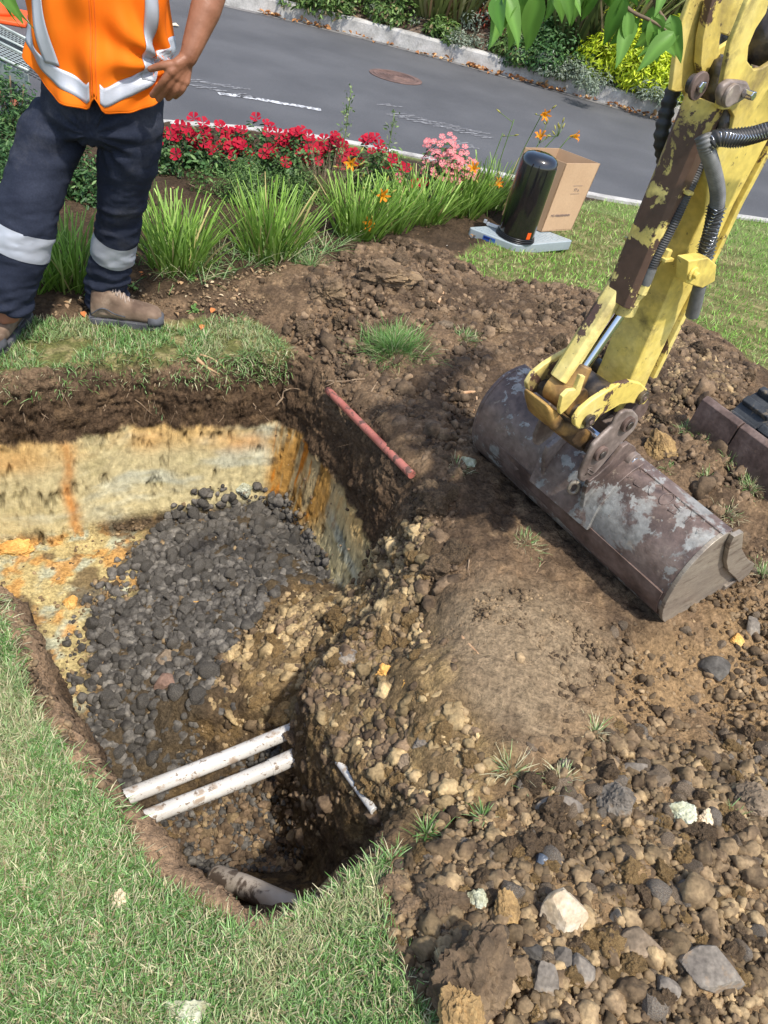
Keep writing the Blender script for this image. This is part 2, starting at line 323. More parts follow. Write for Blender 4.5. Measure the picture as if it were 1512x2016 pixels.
def ground_colour(P, a, b, slope):
    """albedo: which soil, clay or turf lies where"""
    Q = P[:, :2]; n = len(P); n1 = fbm(P, 6, 4, 21)*.5+.5; n2 = fbm(P, 22, 4, 31)*.5+.5; n3 = fbm(P*np.array([3, 3, 9]), 3, 4, 41)*.5+.5
    soil = np.array([.16, .108, .076]); dark = np.array([.085, .058, .043]); tan = np.array([.27, .185, .125])
    C = lerp(np.tile(soil, (n, 1)), dark, sstep(n1, .42, .62)); C = lerp(C, tan, sstep(n2, .56, .75)*.6)
    def m(poly, soft=.03, w=.02):
        wob = np.column_stack([n1-.5, n2-.5])*w*4
        return sstep(sdf(Q+wob, poly), -soft, soft)
    C = lerp(C, [.045, .031, .022], m(M_bed)*.85)
    C = lerp(C, [.31, .205, .12], m(M_spoil, .1)*sstep(n1, .2, .6)*.8)
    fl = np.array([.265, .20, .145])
    C = lerp(C, fl, m(M_flap, .13, .05)*(.6+.4*n2))  # paler brown over the flap, fading out at its edge
    for q in (M_lawnL, M_strip, M_lawnR):
        C = lerp(C, [.12, .125, .05], m(q, .015, .008)); C = lerp(C, [.27, .23, .13], m(q, .015, .008)*sstep(n2, .5, .65)*.7)
    inn = sstep(a, .15, .5)
    sl_ = sdf(Q, M_lawnL); C = lerp(C, [.26, .175, .125], sstep(sl_, -.11, -.03)*(Q[:, 0] < .05)*(1-sstep(sl_, -.01, .01)))
    top = lerp(np.tile([.085, .055, .038], (n, 1)), [.17, .11, .07], sstep(n2, .5, .7)*.6)
    C = lerp(C, top, inn)[:, :] if False else C*(1-inn)[:, None]+top*inn[:, None]
    # below the topsoil: clay on the walls and floor
    deep = sstep(-P[:, 2]+(n2-.5)*.06, .30, .325)*inn
    cream = np.array([.47, .405, .26]); grey = np.array([.42, .44, .41]); org = np.array([.58, .25, .055]); yel = np.array([.60, .40, .15])
    clay = lerp(np.tile(cream*1.12, (n, 1)), grey*1.1, sstep(fbm(P*np.array([1, 1, 3.5]), 3, 4, 51), 0, .35)*.7)
    clay = lerp(clay, [.36, .31, .17], sstep(fbm(P*np.array([1, 1, 5]), 9, 4, 52), .15, .4)*.5)
    band = sstep(P[:, 2]+.02*(n1-.5), -.46, -.33); clay = lerp(clay, [.60, .38, .16], band*.75*sstep(n1, .25, .5))
    band2 = sstep(-P[:, 2], .74, .80)*sstep(n1, .3, .6); clay = lerp(clay, [.48, .40, .2], band2*.6)
    # the vertical iron streak down the far wall
    st = G(130, 950, -.6); dx = (P[:, 0]-st[0])*.81+(P[:, 1]-st[1])*.58
    streak = np.exp(-((dx+.02*(n3-.5)+.012*np.sin(P[:, 2]*20))/.024)**2); clay = lerp(clay, [.56, .22, .05], np.clip(streak*(.1+1.5*n2*n1*1.6), 0, 1)*.85)
    for px, py, r_, s_ in [(20, 880, .14, 1), (470, 850, .12, .9), (290, 850, .10, .7), (200, 835, .08, .8), (380, 1000, .10, .4), (170, 1000, .1, .6)]:
        c = G(px, py, -.4 if py < 900 else -.8); w = np.exp(-(((P[:, :3]-c)/np.array([r_, r_, .05]))**2).sum(1)); clay = lerp(clay, org, np.clip(w*s_*(.4+n2), 0, 1))
    oc_ = m(M_ochre, .04, .02)
    och = lerp(np.tile([.42, .23, .07], (n, 1)), [.45, .37, .24], sstep(fbm(P*np.array([6, 6, .8]), 2.4, 4, 61), .05, .25)*.8)
    och = lerp(och, [.50, .19, .03], sstep(fbm(P*np.array([7, 7, .8]), 2.4, 4, 62), .12, .3)); och = lerp(och, [.07, .05, .035], sstep(n2, .62, .7)*.6)
    clay = clay*(1-oc_)[:, None]+och*oc_[:, None]
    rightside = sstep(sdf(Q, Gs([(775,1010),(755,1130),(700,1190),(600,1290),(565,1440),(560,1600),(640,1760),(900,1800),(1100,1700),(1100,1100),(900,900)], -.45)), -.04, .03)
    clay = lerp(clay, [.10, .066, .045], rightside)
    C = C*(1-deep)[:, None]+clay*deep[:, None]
    # floors
    flat = sstep(b, .82, .97)
    flr = lerp(np.tile([.085, .06, .042], (n, 1)), [.22, .145, .075], sstep(n2, .45, .7)*.8)
    led = m(M_ledge, .05, .02); lc = lerp(np.tile([.46, .37, .20], (n, 1)), [.42, .42, .34], sstep(fbm(P, 11, 4, 71), 0, .25)); lc = lerp(lc, [.52, .27, .09], sstep(fbm(P, 14, 4, 72), .12, .3)*.8); lc = lerp(lc, [.12, .08, .05], sstep(fbm(P, 9, 4, 73), .12, .3)*.8)
    flr = flr*(1-led)[:, None]+lc*led[:, None]
    flr = lerp(flr, [.075, .058, .043], m(M_gravel, .05)*.8)
    flr = lerp(flr, [.30, .20, .10], m(M_clods, .1)*sstep(n1, .35, .65)*.8)
    C = lerp(C, [.17, .115, .065], m(M_clods, .08)*(.5+.5*n1)*(1-flat)); C = lerp(C, [.30, .21, .10], m(M_clods, .08)*sstep(n2, .5, .7)*(1-flat))
    mc = m(M_clods, .07); cc = lerp(np.tile([.21, .145, .085], (n, 1)), [.33, .23, .125], sstep(n2, .45, .7)); cc = lerp(cc, [.10, .07, .045], sstep(n1, .55, .75)*.7); flr = flr*(1-mc*.9)[:, None]+cc*(mc*.9)[:, None]; C = C*(1-mc*.9)[:, None]+cc*(mc*.9)[:, None]
    for px, py, z_, r_ in [(760,1320,-.33,.05),(810,1350,-.28,.05),(700,1420,-.4,.04)]:
        c = G(px, py, z_); w = np.exp(-((Q-c[:2])**2).sum(1)/r_**2); flr = lerp(flr, [.60, .42, .16], np.clip(w*1.6*n2*2-.3, 0, 1))
    C = C*(1-flat)[:, None]+flr*flat[:, None]
    C = C*np.array([1.0, .98, .82])
    C *= (.82+.36*fbm(P, 60, 2, 81)[:, None]*1+.18)
    return np.column_stack([np.clip(C, .01, .9), np.clip(deep*(1-flat)*(1-mc)*(1-rightside)+oc_*deep*(1-flat), 0, 1)])
def axis_pts(lo, hi, step, outs):
    a = np.arange(lo, hi, step); l = [lo-d for d in outs][::-1]; return np.concatenate([l, a, [hi+d for d in outs]])
og = [.02,.05,.09,.15,.24,.36,.5,.7,.95,1.25,1.6,2.0,2.5,3.2,4,5,6.5,8.5,11,15,20,28,40]
STEP = .0095
xs = axis_pts(-2.1, 1.55, STEP, og); ys = np.concatenate([[-40,-25,-15,-8,-4,-2,-1,-.5,-.2,0,.15,.25], np.arange(.3, 4.3, STEP), np.arange(4.32, 9, .045)])
X, Y = np.meshgrid(xs, ys); Q = np.column_stack([X.ravel(), Y.ravel()])
Z, A_, B_ = height(Q)
kn = KERB_N(Q[:, 0]); past = Q[:, 1] > kn-.02
Z = np.where(past, -.30, Z)
P3 = np.column_stack([Q, Z]); nx, ny = len(xs), len(ys)
g0 = P3.reshape(ny, nx, 3); du = np.gradient(g0, axis=1); dv = np.gradient(g0, axis=0); nr = np.cross(du, dv).reshape(-1, 3); nr /= np.linalg.norm(nr, axis=1)[:, None]+1e-12
slope = 1-nr[:, 2]
ii = np.arange(nx*ny).reshape(ny, nx); Fg = np.stack([ii[:-1, :-1], ii[:-1, 1:], ii[1:, 1:], ii[1:, :-1]], -1).reshape(-1, 4)
# steep quads get a finer mesh of their own
el = np.max([np.linalg.norm(P3[Fg[:, i]]-P3[Fg[:, (i+1) % 4]], axis=1) for i in range(4)], axis=0); cz = P3[Fg].mean(1)
steep = (el > .019) & (cz[:, 0] > -2.1) & (cz[:, 0] < 1.55) & (cz[:, 1] > .3) & (cz[:, 1] < 4.3)
K = 6; tt = np.linspace(0, 1, K+1); uu, vv = np.meshgrid(tt, tt); uu = uu.ravel(); vv = vv.ravel()
wq = np.stack([(1-uu)*(1-vv), uu*(1-vv), uu*vv, (1-uu)*vv], 1); Fs = Fg[steep]
att = np.column_stack([P3, nr, A_, B_, slope]); sub = np.einsum('kc,mcd->mkd', wq, att[Fs]).reshape(-1, att.shape[1])
jj = np.arange((K+1)**2).reshape(K+1, K+1); fl_ = np.stack([jj[:-1, :-1], jj[:-1, 1:], jj[1:, 1:], jj[1:, :-1]], -1).reshape(-1, 4)
Fsub = (fl_[None]+(np.arange(len(Fs))*(K+1)**2)[:, None, None]).reshape(-1, 4)+len(P3)
att = np.vstack([att, sub]); Fall = np.vstack([Fg[~steep], Fsub])
key = np.round(att[:, :3]*20000).astype(np.int64); key = key[:, 0]*4000037+key[:, 1]*1009+key[:, 2]*7919*4000037
_, first, inv = np.unique(key, return_index=True, return_inverse=True); inv = inv.ravel()
att = att[first]; Fall = inv[Fall]
P3g = P3; P3 = att[:, :3].copy(); nr = att[:, 3:6]; nr /= np.linalg.norm(nr, axis=1)[:, None]+1e-12; A_ = att[:, 6]; B_ = att[:, 7]; slope = att[:, 8]; Q = P3[:, :2].copy()
past = Q[:, 1] > KERB_N(Q[:, 0])-.02
lawn = np.maximum(np.maximum(sstep(sdf(Q, M_lawnL), -.02, .03), sstep(sdf(Q, M_strip), -.01, .02)), sstep(sdf(Q, M_lawnR), -.02, .04))*(1-A_)
fine = (Q[:, 0] > -2.6) & (Q[:, 0] < 2.2) & (Q[:, 1] > -.2) & (Q[:, 1] < 6.2) & ~past
I = np.where(fine)[0]; p = P3[I]
cl = fbm(p, 11, 5, 101, .55); cl2 = fbm(p, 30, 3, 111, .6, ridged=True)
wallc = sstep(slope[I], .3, .7)*sstep(-p[:, 2], .3, .36)*(1-sstep(sdf(p, M_clods), -.1, .05))      # cut clay walls are smoother than thrown soil
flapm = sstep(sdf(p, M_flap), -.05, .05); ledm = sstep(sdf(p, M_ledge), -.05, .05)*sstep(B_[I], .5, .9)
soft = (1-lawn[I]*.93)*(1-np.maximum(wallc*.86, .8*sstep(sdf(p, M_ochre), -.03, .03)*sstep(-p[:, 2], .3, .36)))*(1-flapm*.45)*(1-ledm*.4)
ob = 1-.5*sstep(np.hypot(p[:, 0], p[:, 1]-2), 2.6, 3.6)
disp = (cl*.034+cl2*.014)*soft*ob + fbm(p, 3, 2, 131)*.02*(1-lawn[I])*soft
tooth = wallc*np.minimum(fbm(p*np.array([1, 1, .5]), 46, 3, 141)+.08, 0)*(.4+1.2*sstep(fbm(p*np.array([1, 1, 4]), 5, 2, 143), -.1, .25)); disp += tooth*.022     # teeth marks torn in the clay
P3[I] += nr[I]*disp[:, None]
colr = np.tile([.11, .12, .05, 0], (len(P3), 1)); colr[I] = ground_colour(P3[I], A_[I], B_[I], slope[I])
colr[I, :3] *= (1-.45*np.clip(-tooth*3, 0, 1))[:, None]     # colour darkened with the depth of the tooth marks
J = np.where((~fine))[0]; bd = sstep(sdf(Q[J], M_bed), -.05, .05)
colr[J, :3] = lerp(np.tile([.15, .18, .06], (len(J), 1)), [.05, .035, .025], bd)
MAT['soil'] = material('soil', rough=.95, attr=True, spec=.15, finevar=.38, finescale=90, bump=((45, .012, 8), (170, .006, 6), (420, .0025, 4)))
_t = MAT['soil'].node_tree; _at = [n for n in _t.nodes if n.type == 'ATTRIBUTE'][0]; _sm = _t.nodes.new('ShaderNodeMapRange'); _sm.inputs[3].default_value = 1; _sm.inputs[4].default_value = .3; lk(_t, _at.outputs['Alpha'], _sm.inputs[0])
for _n in [n for n in _t.nodes if n.type == 'BUMP']: lk(_t, _sm.outputs[0], _n.inputs['Strength'])
_sc = [n for n in _t.nodes if n.type == 'VECT_MATH' and n.operation == 'SCALE'][0]; _src = _sc.inputs['Scale'].links[0].from_socket; _mx = _t.nodes.new('ShaderNodeMix'); _mx.data_type = 'FLOAT'; _mx.inputs[2].default_value = 1.0
lk(_t, _sm.outputs[0], _mx.inputs[0]); lk(_t, _src, _mx.inputs[3]); lk(_t, _mx.outputs[0], _sc.inputs['Scale'])
go = obj('ground', P3, Fall, MAT['soil'], None, colr, smooth=True); tag(go, kind='structure')
gz = P3g.reshape(ny, nx, 3)[:, :, 2]
def ground_z(Q):
    Q = np.atleast_2d(Q)[:, :2]; i = np.clip(np.searchsorted(ys, Q[:, 1])-1, 0, ny-2); j = np.clip(np.searchsorted(xs, Q[:, 0])-1, 0, nx-2)
    v = (Q[:, 1]-ys[i])/(ys[i+1]-ys[i]); u = (Q[:, 0]-xs[j])/(xs[j+1]-xs[j])
    return (gz[i, j]*(1-u)+gz[i, j+1]*u)*(1-v)+(gz[i+1, j]*(1-u)+gz[i+1, j+1]*u)*v
def hit(px, py):
    """where the line of sight through a photo point meets the ground"""
    d = ray(px, py); t = np.arange(.6, 12, .006); q = np.array([0, 0, CAM_H])+d[None]*t[:, None]
    k = np.argmax(q[:, 2] <= ground_z(q)); return q[k]
def scatter(poly, n, r=rng):
    lo, hi = poly.min(0), poly.max(0); out = np.zeros((0, 2))
    while len(out) < n:
        q = r.uniform(lo, hi, (n*2, 2)); out = np.vstack([out, q[sdf(q, poly) > 0]])
    return out[:n]
# ---------------------------------------------------------------- road and kerbs
RZ = -.12
rx = np.concatenate([np.linspace(-40, -6, 12), np.linspace(-5, 5, 60), np.linspace(6, 60, 16)])
MAT['asphalt'] = material('asphalt', rough=.75, cols=[(.074, .075, .079), (.085, .086, .090), (.098, .099, .103)], scale=1.2, detail=3, spec=.35, finevar=.28, finescale=220, bump=((260, .0035, 3),),
                          patches=[((.14, .14, .145), .8, .5, .75, .25), ((.085, .087, .093), 2.2, .58, .70, .3)])
rv = []; KT = 24
for x in rx:
    a_, b_ = KERB_N(x)-.05, KERB_F(x)+.1
    for t in np.linspace(0, 1, KT): rv.append((x, a_*(1-t)+b_*t, RZ))
rf = np.array([[i*KT+j, (i+1)*KT+j, (i+1)*KT+j+1, i*KT+j+1] for i in range(len(rx)-1) for j in range(KT-1)])
tag(obj('road', rv, rf, MAT['asphalt']), kind='structure')
MAT['concrete'] = material('concrete', rough=.9, cols=[(.28, .27, .25), (.40, .385, .355), (.50, .48, .45)], scale=7, detail=8, contrast=(.3, .7), finevar=.15, finescale=60, bump=((40, .004, 8), (160, .002, 4)),
                           patches=[((.16, .15, .12), 5, .58, .7, .7)])
def kerb(name, yf, xs_, side, zt, w=.15):
    P = np.array([[x, yf(x)] for x in xs_]); T = np.gradient(P, axis=0); T /= np.linalg.norm(T, axis=1)[:, None]; Nn = np.column_stack([-T[:, 1], T[:, 0]])*side
    prof = [(-.012, RZ-.1), (0, RZ+.02), (.012, zt-.03), (.03, zt-.006), (.05, zt), (w, zt-.003), (w, RZ-.15)]
    V = []; k = len(prof)
    for q, n_ in zip(P, Nn):
        for o, z in prof: V.append((*(q+n_*o), z))
    V = np.array(V); V += (fbm(V, 5, 3, 5)*.004)[:, None]
    Fk = [(i*k+j, (i+1)*k+j, (i+1)*k+j+1, i*k+j+1) for i in range(len(P)-1) for j in range(k-1)]
    return tag(obj(name, V, Fk, MAT['concrete']), kind='structure')
kx = np.concatenate([np.linspace(-38, -8, 10), np.linspace(-7.5, 8, 120), np.linspace(9, 55, 12)])
kerb('kerb', KERB_N, kx, -1, .015, .13)
kerb('kerb', KERB_F, kx, 1, .075, .16)
# gutter strip of pale concrete along the far kerb
gv = []; 
for x in kx:
    y = KERB_F(x); gv += [(x, y-.16, RZ+.004), (x, y+.03, RZ+.004)]
gv = np.array(gv); gf = np.array([[2*i, 2*i+2, 2*i+3, 2*i+1] for i in range(len(kx)-1)])
MAT['gutter'] = material('gutter', rough=.85, cols=[(.10, .10, .10), (.19, .18, .17)], scale=6, finevar=.2, finescale=80)
tag(obj('gutter', gv, gf, MAT['gutter']), kind='structure')
# worn white line
MAT['line'] = material('line_paint', rough=.7, cols=[(.13, .13, .135), (.55, .56, .57)], scale=28, detail=6, contrast=(.44, .52), finevar=.1)
MAT['line2'] = material('scuff_marks', rough=.8, cols=[(.12, .122, .13), (.19, .19, .195), (.26, .26, .265)], scale=40, detail=4, contrast=(.4, .6))
def ground_strip(name, pts, w, mat, z=RZ+.004):
    P = np.array([G(a, b, z)[:2] for a, b in pts]); P = spline(np.column_stack([P, np.zeros(len(P))]), 8)[:, :2]; T = np.gradient(P, axis=0); T /= np.linalg.norm(T, axis=1)[:, None]; Nn = np.column_stack([-T[:, 1], T[:, 0]])
    V = np.vstack([np.column_stack([P-Nn*w/2, np.full(len(P), z)]), np.column_stack([P+Nn*w/2, np.full(len(P), z)])]); n = len(P)
    return tag(obj(name, V, np.array([[i, i+1, n+i+1, n+i] for i in range(n-1)]), mat), kind='structure')
ground_strip('road_line', [(430,184),(480,190),(555,203),(632,216)], .09, MAT['line'])
m = MB()
for (x0, y0, x1, y1, n_) in ((762,224,968,272,15),(778,222,960,264,12),(884,272,938,294,6),(372,166,500,192,9),(372,156,480,176,8),(748,203,785,211,2)):
    for i in range(n_):
        t = (i+.5)/n_; c = G(x0+(x1-x0)*t+random.uniform(-2, 2), y0+(y1-y0)*t+random.uniform(-1, 1), RZ+.004); a = .75+random.uniform(-.2, .2); R_ = np.array([[math.cos(a), -math.sin(a), 0], [math.sin(a), math.cos(a), 0], [0, 0, 1]])
        L_ = random.uniform(.05, .11); q = np.array([[-L_, -.014, 0], [L_, -.010, 0], [L_, .014, 0], [-L_, .010, 0]])@R_.T+c; m.add(q, [(0, 1, 2, 3)])
tag(m.build('tyre_marks', MAT['line2']), kind='structure')
# far bank behind the kerb
bx = np.concatenate([np.linspace(-40, -6, 12), np.linspace(-5.5, 8, 70), np.linspace(9, 60, 14)]); bt = np.concatenate([np.linspace(0, 4, 30), [5, 7, 10, 15, 25, 60]])
bv = []
for x in bx:
    for t in bt: bv.append((x, KERB_F(x)+.12+t, .045+.42*min(t, 5)+.05*min(max(t-5, 0), 10)))
bv = np.array(bv); bv[:, 2] += fbm(bv, 1.5, 3, 7)*.10*np.clip((bv[:, 2]-.06)*4, 0, 1)
k = len(bt); bf = np.array([[i*k+j, (i+1)*k+j, (i+1)*k+j+1, i*k+j+1] for i in range(len(bx)-1) for j in range(k-1)])
MAT['mulch'] = material('mulch', rough=.95, cols=[(.04, .028, .02), (.10, .07, .05), (.20, .15, .11)], scale=14, detail=8, spec=.1, bump=((30, .03, 8), (90, .01, 4)))
tag(obj('bank', bv, bf, MAT['mulch'], smooth=True), kind='structure')
def bank_z(x, y): t = max(y-KERB_F(x)-.12, 0); return .045+.42*min(t, 5)
# ================================================================ excavator
YEL = (.66, .51, .12)
def paint(name, wear, lo=.5, hi=.53, sc=7, base=YEL, dirt=.5):
    return material(name, rough=.45, base=base, spec=.4, patches=[((.80, .70, .34), 3, .45, .65, .5), ((.42, .30, .08), 9, .5, .75, dirt), ((.17, .12, .055), 5, .50, .66, min(dirt*1.6, .85)), ((.05, .04, .03), 3.2, .62, .70, .7), ((.095, .055, .04), sc, lo, hi, wear), ((.06, .045, .035), 40, .63, .68, .8)],
                    finevar=.12, finescale=50, bump=((60, .0008, 5),), stretch=None)
MAT['paint'] = paint('yellow_paint', .9, .66, .69); MAT['paint_worn'] = paint('worn_yellow_paint', 1, .47, .485, 8.5); MAT['paint_half'] = paint('chipped_yellow_paint', 1, .535, .555, 11)
MAT['rustyellow'] = material('rust_stained_yellow', rough=.5, spec=.4, cols=[(.07,.045,.025),(.26,.15,.05),(.42,.26,.08)], scale=9, contrast=(.38,.6), finevar=.2, bump=((60,.0015,5),))
MAT['greasy'] = material('greasy_steel', rough=.4, cols=[(.012, .010, .009), (.04, .032, .026), (.10, .075, .05)], scale=30, spec=.6, bump=((90, .002, 4),))
MAT['rust'] = material('rusty_steel', rough=.6, cols=[(.07, .045, .036), (.12, .08, .065), (.17, .12, .10)], scale=12, finevar=.2, spec=.4, bump=((70, .0015, 5),), patches=[((.30, .20, .12), 16, .6, .75, .6)])
MAT['bucket'] = material('bucket_steel', rough=.5, metal=.15, spec=.5, cols=[(.075, .052, .043), (.14, .098, .082), (.20, .15, .125)], scale=7, finevar=.25, finescale=50,
                         patches=[((.27, .27, .25), 4.2, .56, .585, .8), ((.30, .30, .28), 13, .58, .59, .8), ((.06, .042, .038), 8, .55, .66, .75), ((.34, .28, .21), 30, .60, .70, .6)], bump=((55, .0016, 6), (200, .0006, 3)))
MAT['bucket_side'] = material('scraped_steel', rough=.45, metal=.3, spec=.5, cols=[(.16, .13, .11), (.30, .255, .20), (.40, .35, .27)], scale=5, stretch=(1, 1, 5), contrast=(.15, .85), finevar=.2, bump=((120, .0004, 4),), patches=[((.10, .07, .055), 8, .55, .65, .7)])
MAT['link'] = material('worn_link_steel', rough=.5, metal=.1, cols=[(.11, .08, .065), (.21, .165, .14), (.27, .22, .19)], scale=9, finevar=.2, spec=.5, bump=((60, .0012, 4),), patches=[((.42, .36, .28), 20, .6, .7, .6)])
MAT['chrome'] = material('chrome_rod', rough=.12, metal=1, base=(.55, .57, .6))
MAT['rubber'] = material('black_rubber', rough=.55, cols=[(.018, .018, .019), (.035, .035, .037)], scale=20, finevar=.3, spec=.45)
MAT['hose'] = material('dusty_hose', rough=.6, cols=[(.025, .025, .028), (.075, .072, .068)], scale=14, finevar=.2, spec=.5)
MAT['hosegrey'] = material('grey_spiral_guard', rough=.55, cols=[(.10, .10, .10), (.19, .19, .185)], scale=14, finevar=.2, spec=.5)
MAT['track'] = material('muddy_rubber_track', rough=.75, cols=[(.018, .02, .023), (.045, .05, .055)], scale=9, patches=[((.20, .155, .10), 14, .56, .62, .7)], bump=((40, .004, 5),))
EA = G(1310, 1222, .05); EL = G(945, 900, .05)
Wv = (EA-EL); Wv /= np.linalg.norm(Wv); Nv = np.array([-Wv[1], Wv[0], 0]); S0 = EA@Nv; wA_ = EA@Wv; wL_ = EL@Wv; WM = (wA_+wL_)/2; UZ = np.array([0, 0, 1.0])
def E(s, z, w): return Nv*(S0+s)+Wv*w+UZ*z
def SZ(px, py, w):
    d = ray(px, py); t = w/(d@Wv); q = np.array([0, 0, CAM_H])+d*t; return q@Nv-S0, q[2]
ex = thing('excavator', 'small yellow excavator with chipped paint holding a wide rusty bucket over the soil', 'excavator', E(1.7, 0, WM))
def plate(name, pts, w0, w1, mat, parent, bevel=.004, px=True, wref=None, crop=None):
    if crop: pts = [(crop[0]+a/crop[2], crop[1]+b/crop[2]) for a, b in pts]
    sz = [SZ(a, b, (w1 if wref is None else wref)) for a, b in pts] if px else pts
    V, F = prism([E(s, z, w0) for s, z in sz], Wv*(w1-w0)); m = MB(); m.add(V, F); return m.build(name, mat, parent, bevel=bevel)
def pin(name, s, z, w0, w1, r, mat, parent, k=20, bevel=.002):
    V, F = tube([E(s, z, w0), E(s, z, w1)], r, k); m = MB(); m.add(V, F); return m.build(name, mat, parent, bevel=bevel)
# ---- bucket
bz = .015
prof = [(.375,.085),(.33,.065),(.22,.03),(.12,.018),(.03,.028),(-.03,.07),(-.072,.135),(-.088,.21),(-.082,.285),(-.05,.345),(-.005,.385),(.05,.40)]
pr = spline([(a, b, 0) for a, b in prof], 4)[:, :2]; m = MB(); th = .012
cen = np.array([.14, .2]); dirn = (cen-pr); dirn /= np.linalg.norm(dirn, axis=1)[:, None]; inn = pr+dirn*th
nw = 40; ws = np.linspace(wL_, wA_, nw); V = []
for i, w in enumerate(ws):
    t = (i/(nw-1)); dz = .03*(1-t)
    for p_ in pr: V.append(E(p_[0]-.01*(1-t), p_[1]+dz+bz-.012, w))
    for p_ in inn[::-1]: V.append(E(p_[0]-.01*(1-t), p_[1]+dz+bz-.012, w))
V = np.array(V); V += (fbm(V, 4, 3, 201)*.004)[:, None]*Nv; k = len(pr)*2
F = [(i*k+j, i*k+(j+1) % k, (i+1)*k+(j+1) % k, (i+1)*k+j) for i in range(nw-1) for j in range(k)]+[tuple(range(k))[::-1], tuple((nw-1)*k+j for j in range(k))]
m.add(V, F); bucket = m.build('bucket', MAT['bucket'], ex, bevel=.002)
for w0, dz in ((wA_-.012, 0), (wL_+.0, .03)):
    sp = [(a-(.01 if dz else 0), b+dz+bz-.012) for a, b in pr[::2]]; m = MB()
    cx = np.array([.14, .2]); sp = [(cx[0]+(a-cx[0])*1.012, cx[1]+dz+(b-cx[1]-dz)*1.012) for a, b in sp]
    V, F = prism([E(s, z, w0) for s, z in sp+[(.10, .385+dz), (.17, .28+dz), (.29, .19+dz), (.37, .13+dz)]], Wv*.014); m.add(V, F); m.build('side_plate', MAT['bucket_side'] if w0 > WM else MAT['bucket'], bucket, bevel=.002)
# side cutter strip, cutting edge, wear strip, top lip
m = MB(); V, F = prism([E(s, z, wA_+.003) for s, z in [(.06,.40),(.11,.40),(.19,.30),(.31,.205),(.40,.15),(.41,.10),(.37,.075),(.30,.13),(.2,.2),(.13,.27),(.07,.36)]], Wv*.016); m.add(V, F); m.build('side_cutter', MAT['bucket_side'], bucket, bevel=.002)
m = MB(); V, F = prism([E(s, z, wL_) for s, z in [(.30,.057),(.30,.078),(.41,.108),(.44,.105),(.41,.088)]], Wv*(wA_-wL_+.012)); m.add(V, F); m.build('cutting_edge', MAT['bucket_side'], bucket, bevel=.002)
m = MB(); V, F = prism([E(s, z+.03, wL_) for s, z in [(.03,.405),(.03,.388),(.075,.392),(.075,.409)]], Wv*(wA_-wL_)-UZ*.03); m.add(V, F); m.build('rim', MAT['bucket'], bucket, bevel=.002)
m = MB(); q = [(-.045,.092),(-.076,.14),(-.090,.20)]
V = []; 
for w, dz in ((wL_+.02, .03), (wA_-.02, 0)):
    for a, b in q: V.append(E(a-.006, b+dz, w))
    for a, b in q[::-1]: V.append(E(a+.006, b+dz, w))
F = [(j, (j+1) % 6, 6+(j+1) % 6, 6+j) for j in range(6)]+[(0,1,2,3,4,5)[::-1], tuple(range(6, 12))]; m.add(V, F); m.build('wear_strip', MAT['rust'], bucket, bevel=.001)
# weld bead characters on the back of the bucket, flaking with the paint
def bead(chars, px0, px1, size, parent):
    """weld-bead letters that follow the shell between two photo points"""
    glyph = {'C': [[(1,.8),(.6,1),(.2,.8),(0,.5),(.2,.2),(.6,0),(1,.2)]], 'O': [[(.5,1),(.1,.8),(0,.5),(.1,.2),(.5,0),(.9,.2),(1,.5),(.9,.8),(.5,1)]], 'B': [[(0,0),(0,1),(.7,.9),(.7,.6),(0,.5),(.8,.4),(.8,.1),(0,0)]],
             'Y': [[(0,1),(.5,.5),(1,1)], [(.5,.5),(.5,0)]], 'V': [[(0,1),(.5,0),(1,1)]], 'L': [[(0,1),(0,0),(.8,0)]], 'T': [[(0,1),(1,1)], [(.5,1),(.5,0)]], ' ': []}
    m = MB(); P0 = np.array(px0, float); P1 = np.array(px1, float); n = len(chars)
    for i, ch in enumerate(chars):
        for st in glyph[ch]:
            pts = []
            for gx, gy in st:
                w = wL_+(wA_-wL_)*(px0[0]+(px1[0]-px0[0])*((i+.1+gx*.7)/n)); s_, z_ = [(1-gy*size)*a+gy*size*b for a, b in zip((-.060,.345), (.022,.40))]
                kk = px0[1]+gy*size; f_ = np.array([np.interp(kk, np.linspace(0, 1, len(pr[-14:])), pr[-14:, 0]), np.interp(kk, np.linspace(0, 1, len(pr[-14:])), pr[-14:, 1])])
                o_ = (f_-cen); o_ /= np.linalg.norm(o_); t_ = (w-wL_)/(wA_-wL_); f_ = f_+o_*.0015
                pts.append(E(f_[0]-.01*(1-t_), f_[1]+.03*(1-t_)+bz-.012, w))
            if len(pts) < 3: pts = [pts[0], (pts[0]+pts[1])/2, pts[1]]
            V, F = tube(spline(pts, 3), .0021, 6); m.add(V, F)
    return m.build('weld_lettering', MAT['bucket'], parent, smooth=True)
bead('CLCOBYV', (.62, .62), (.97, .62), .3, bucket)
# ---- ears on the bucket back
C5 = (1050, 680, 5.04)
for dw, far in ((.085, 0), (-.095, 1)):
    w1 = WM+dw; pts = [(900,1270),(990,1215),(1040,1110),(1015,1010),(950,970),(890,1010),(850,1060),(770,1170),(640,1290),(560,1350),(520,1440),(495,1600),(470,1740),(560,1760),(620,1600),(700,1480),(780,1370)]
    sz = [SZ(C5[0]+a/C5[2], C5[1]+b/C5[2], WM+.085) for a, b in pts]
    plate('ear', sz, w1-.016, w1, MAT['bucket'] if not far else MAT['link'], bucket, px=False, bevel=.003)
s1, z1 = SZ(C5[0]+960/C5[2], C5[1]+1130/C5[2], WM+.085); s2, z2 = SZ(C5[0]+700/C5[2], C5[1]+1400/C5[2], WM+.085)
pin('ear_boss', s1, z1, WM+.068, WM+.102, .030, MAT['link'], bucket); pin('pivot_pin', s1, z1, WM-.1, WM+.105, .017, MAT['chrome'], bucket)
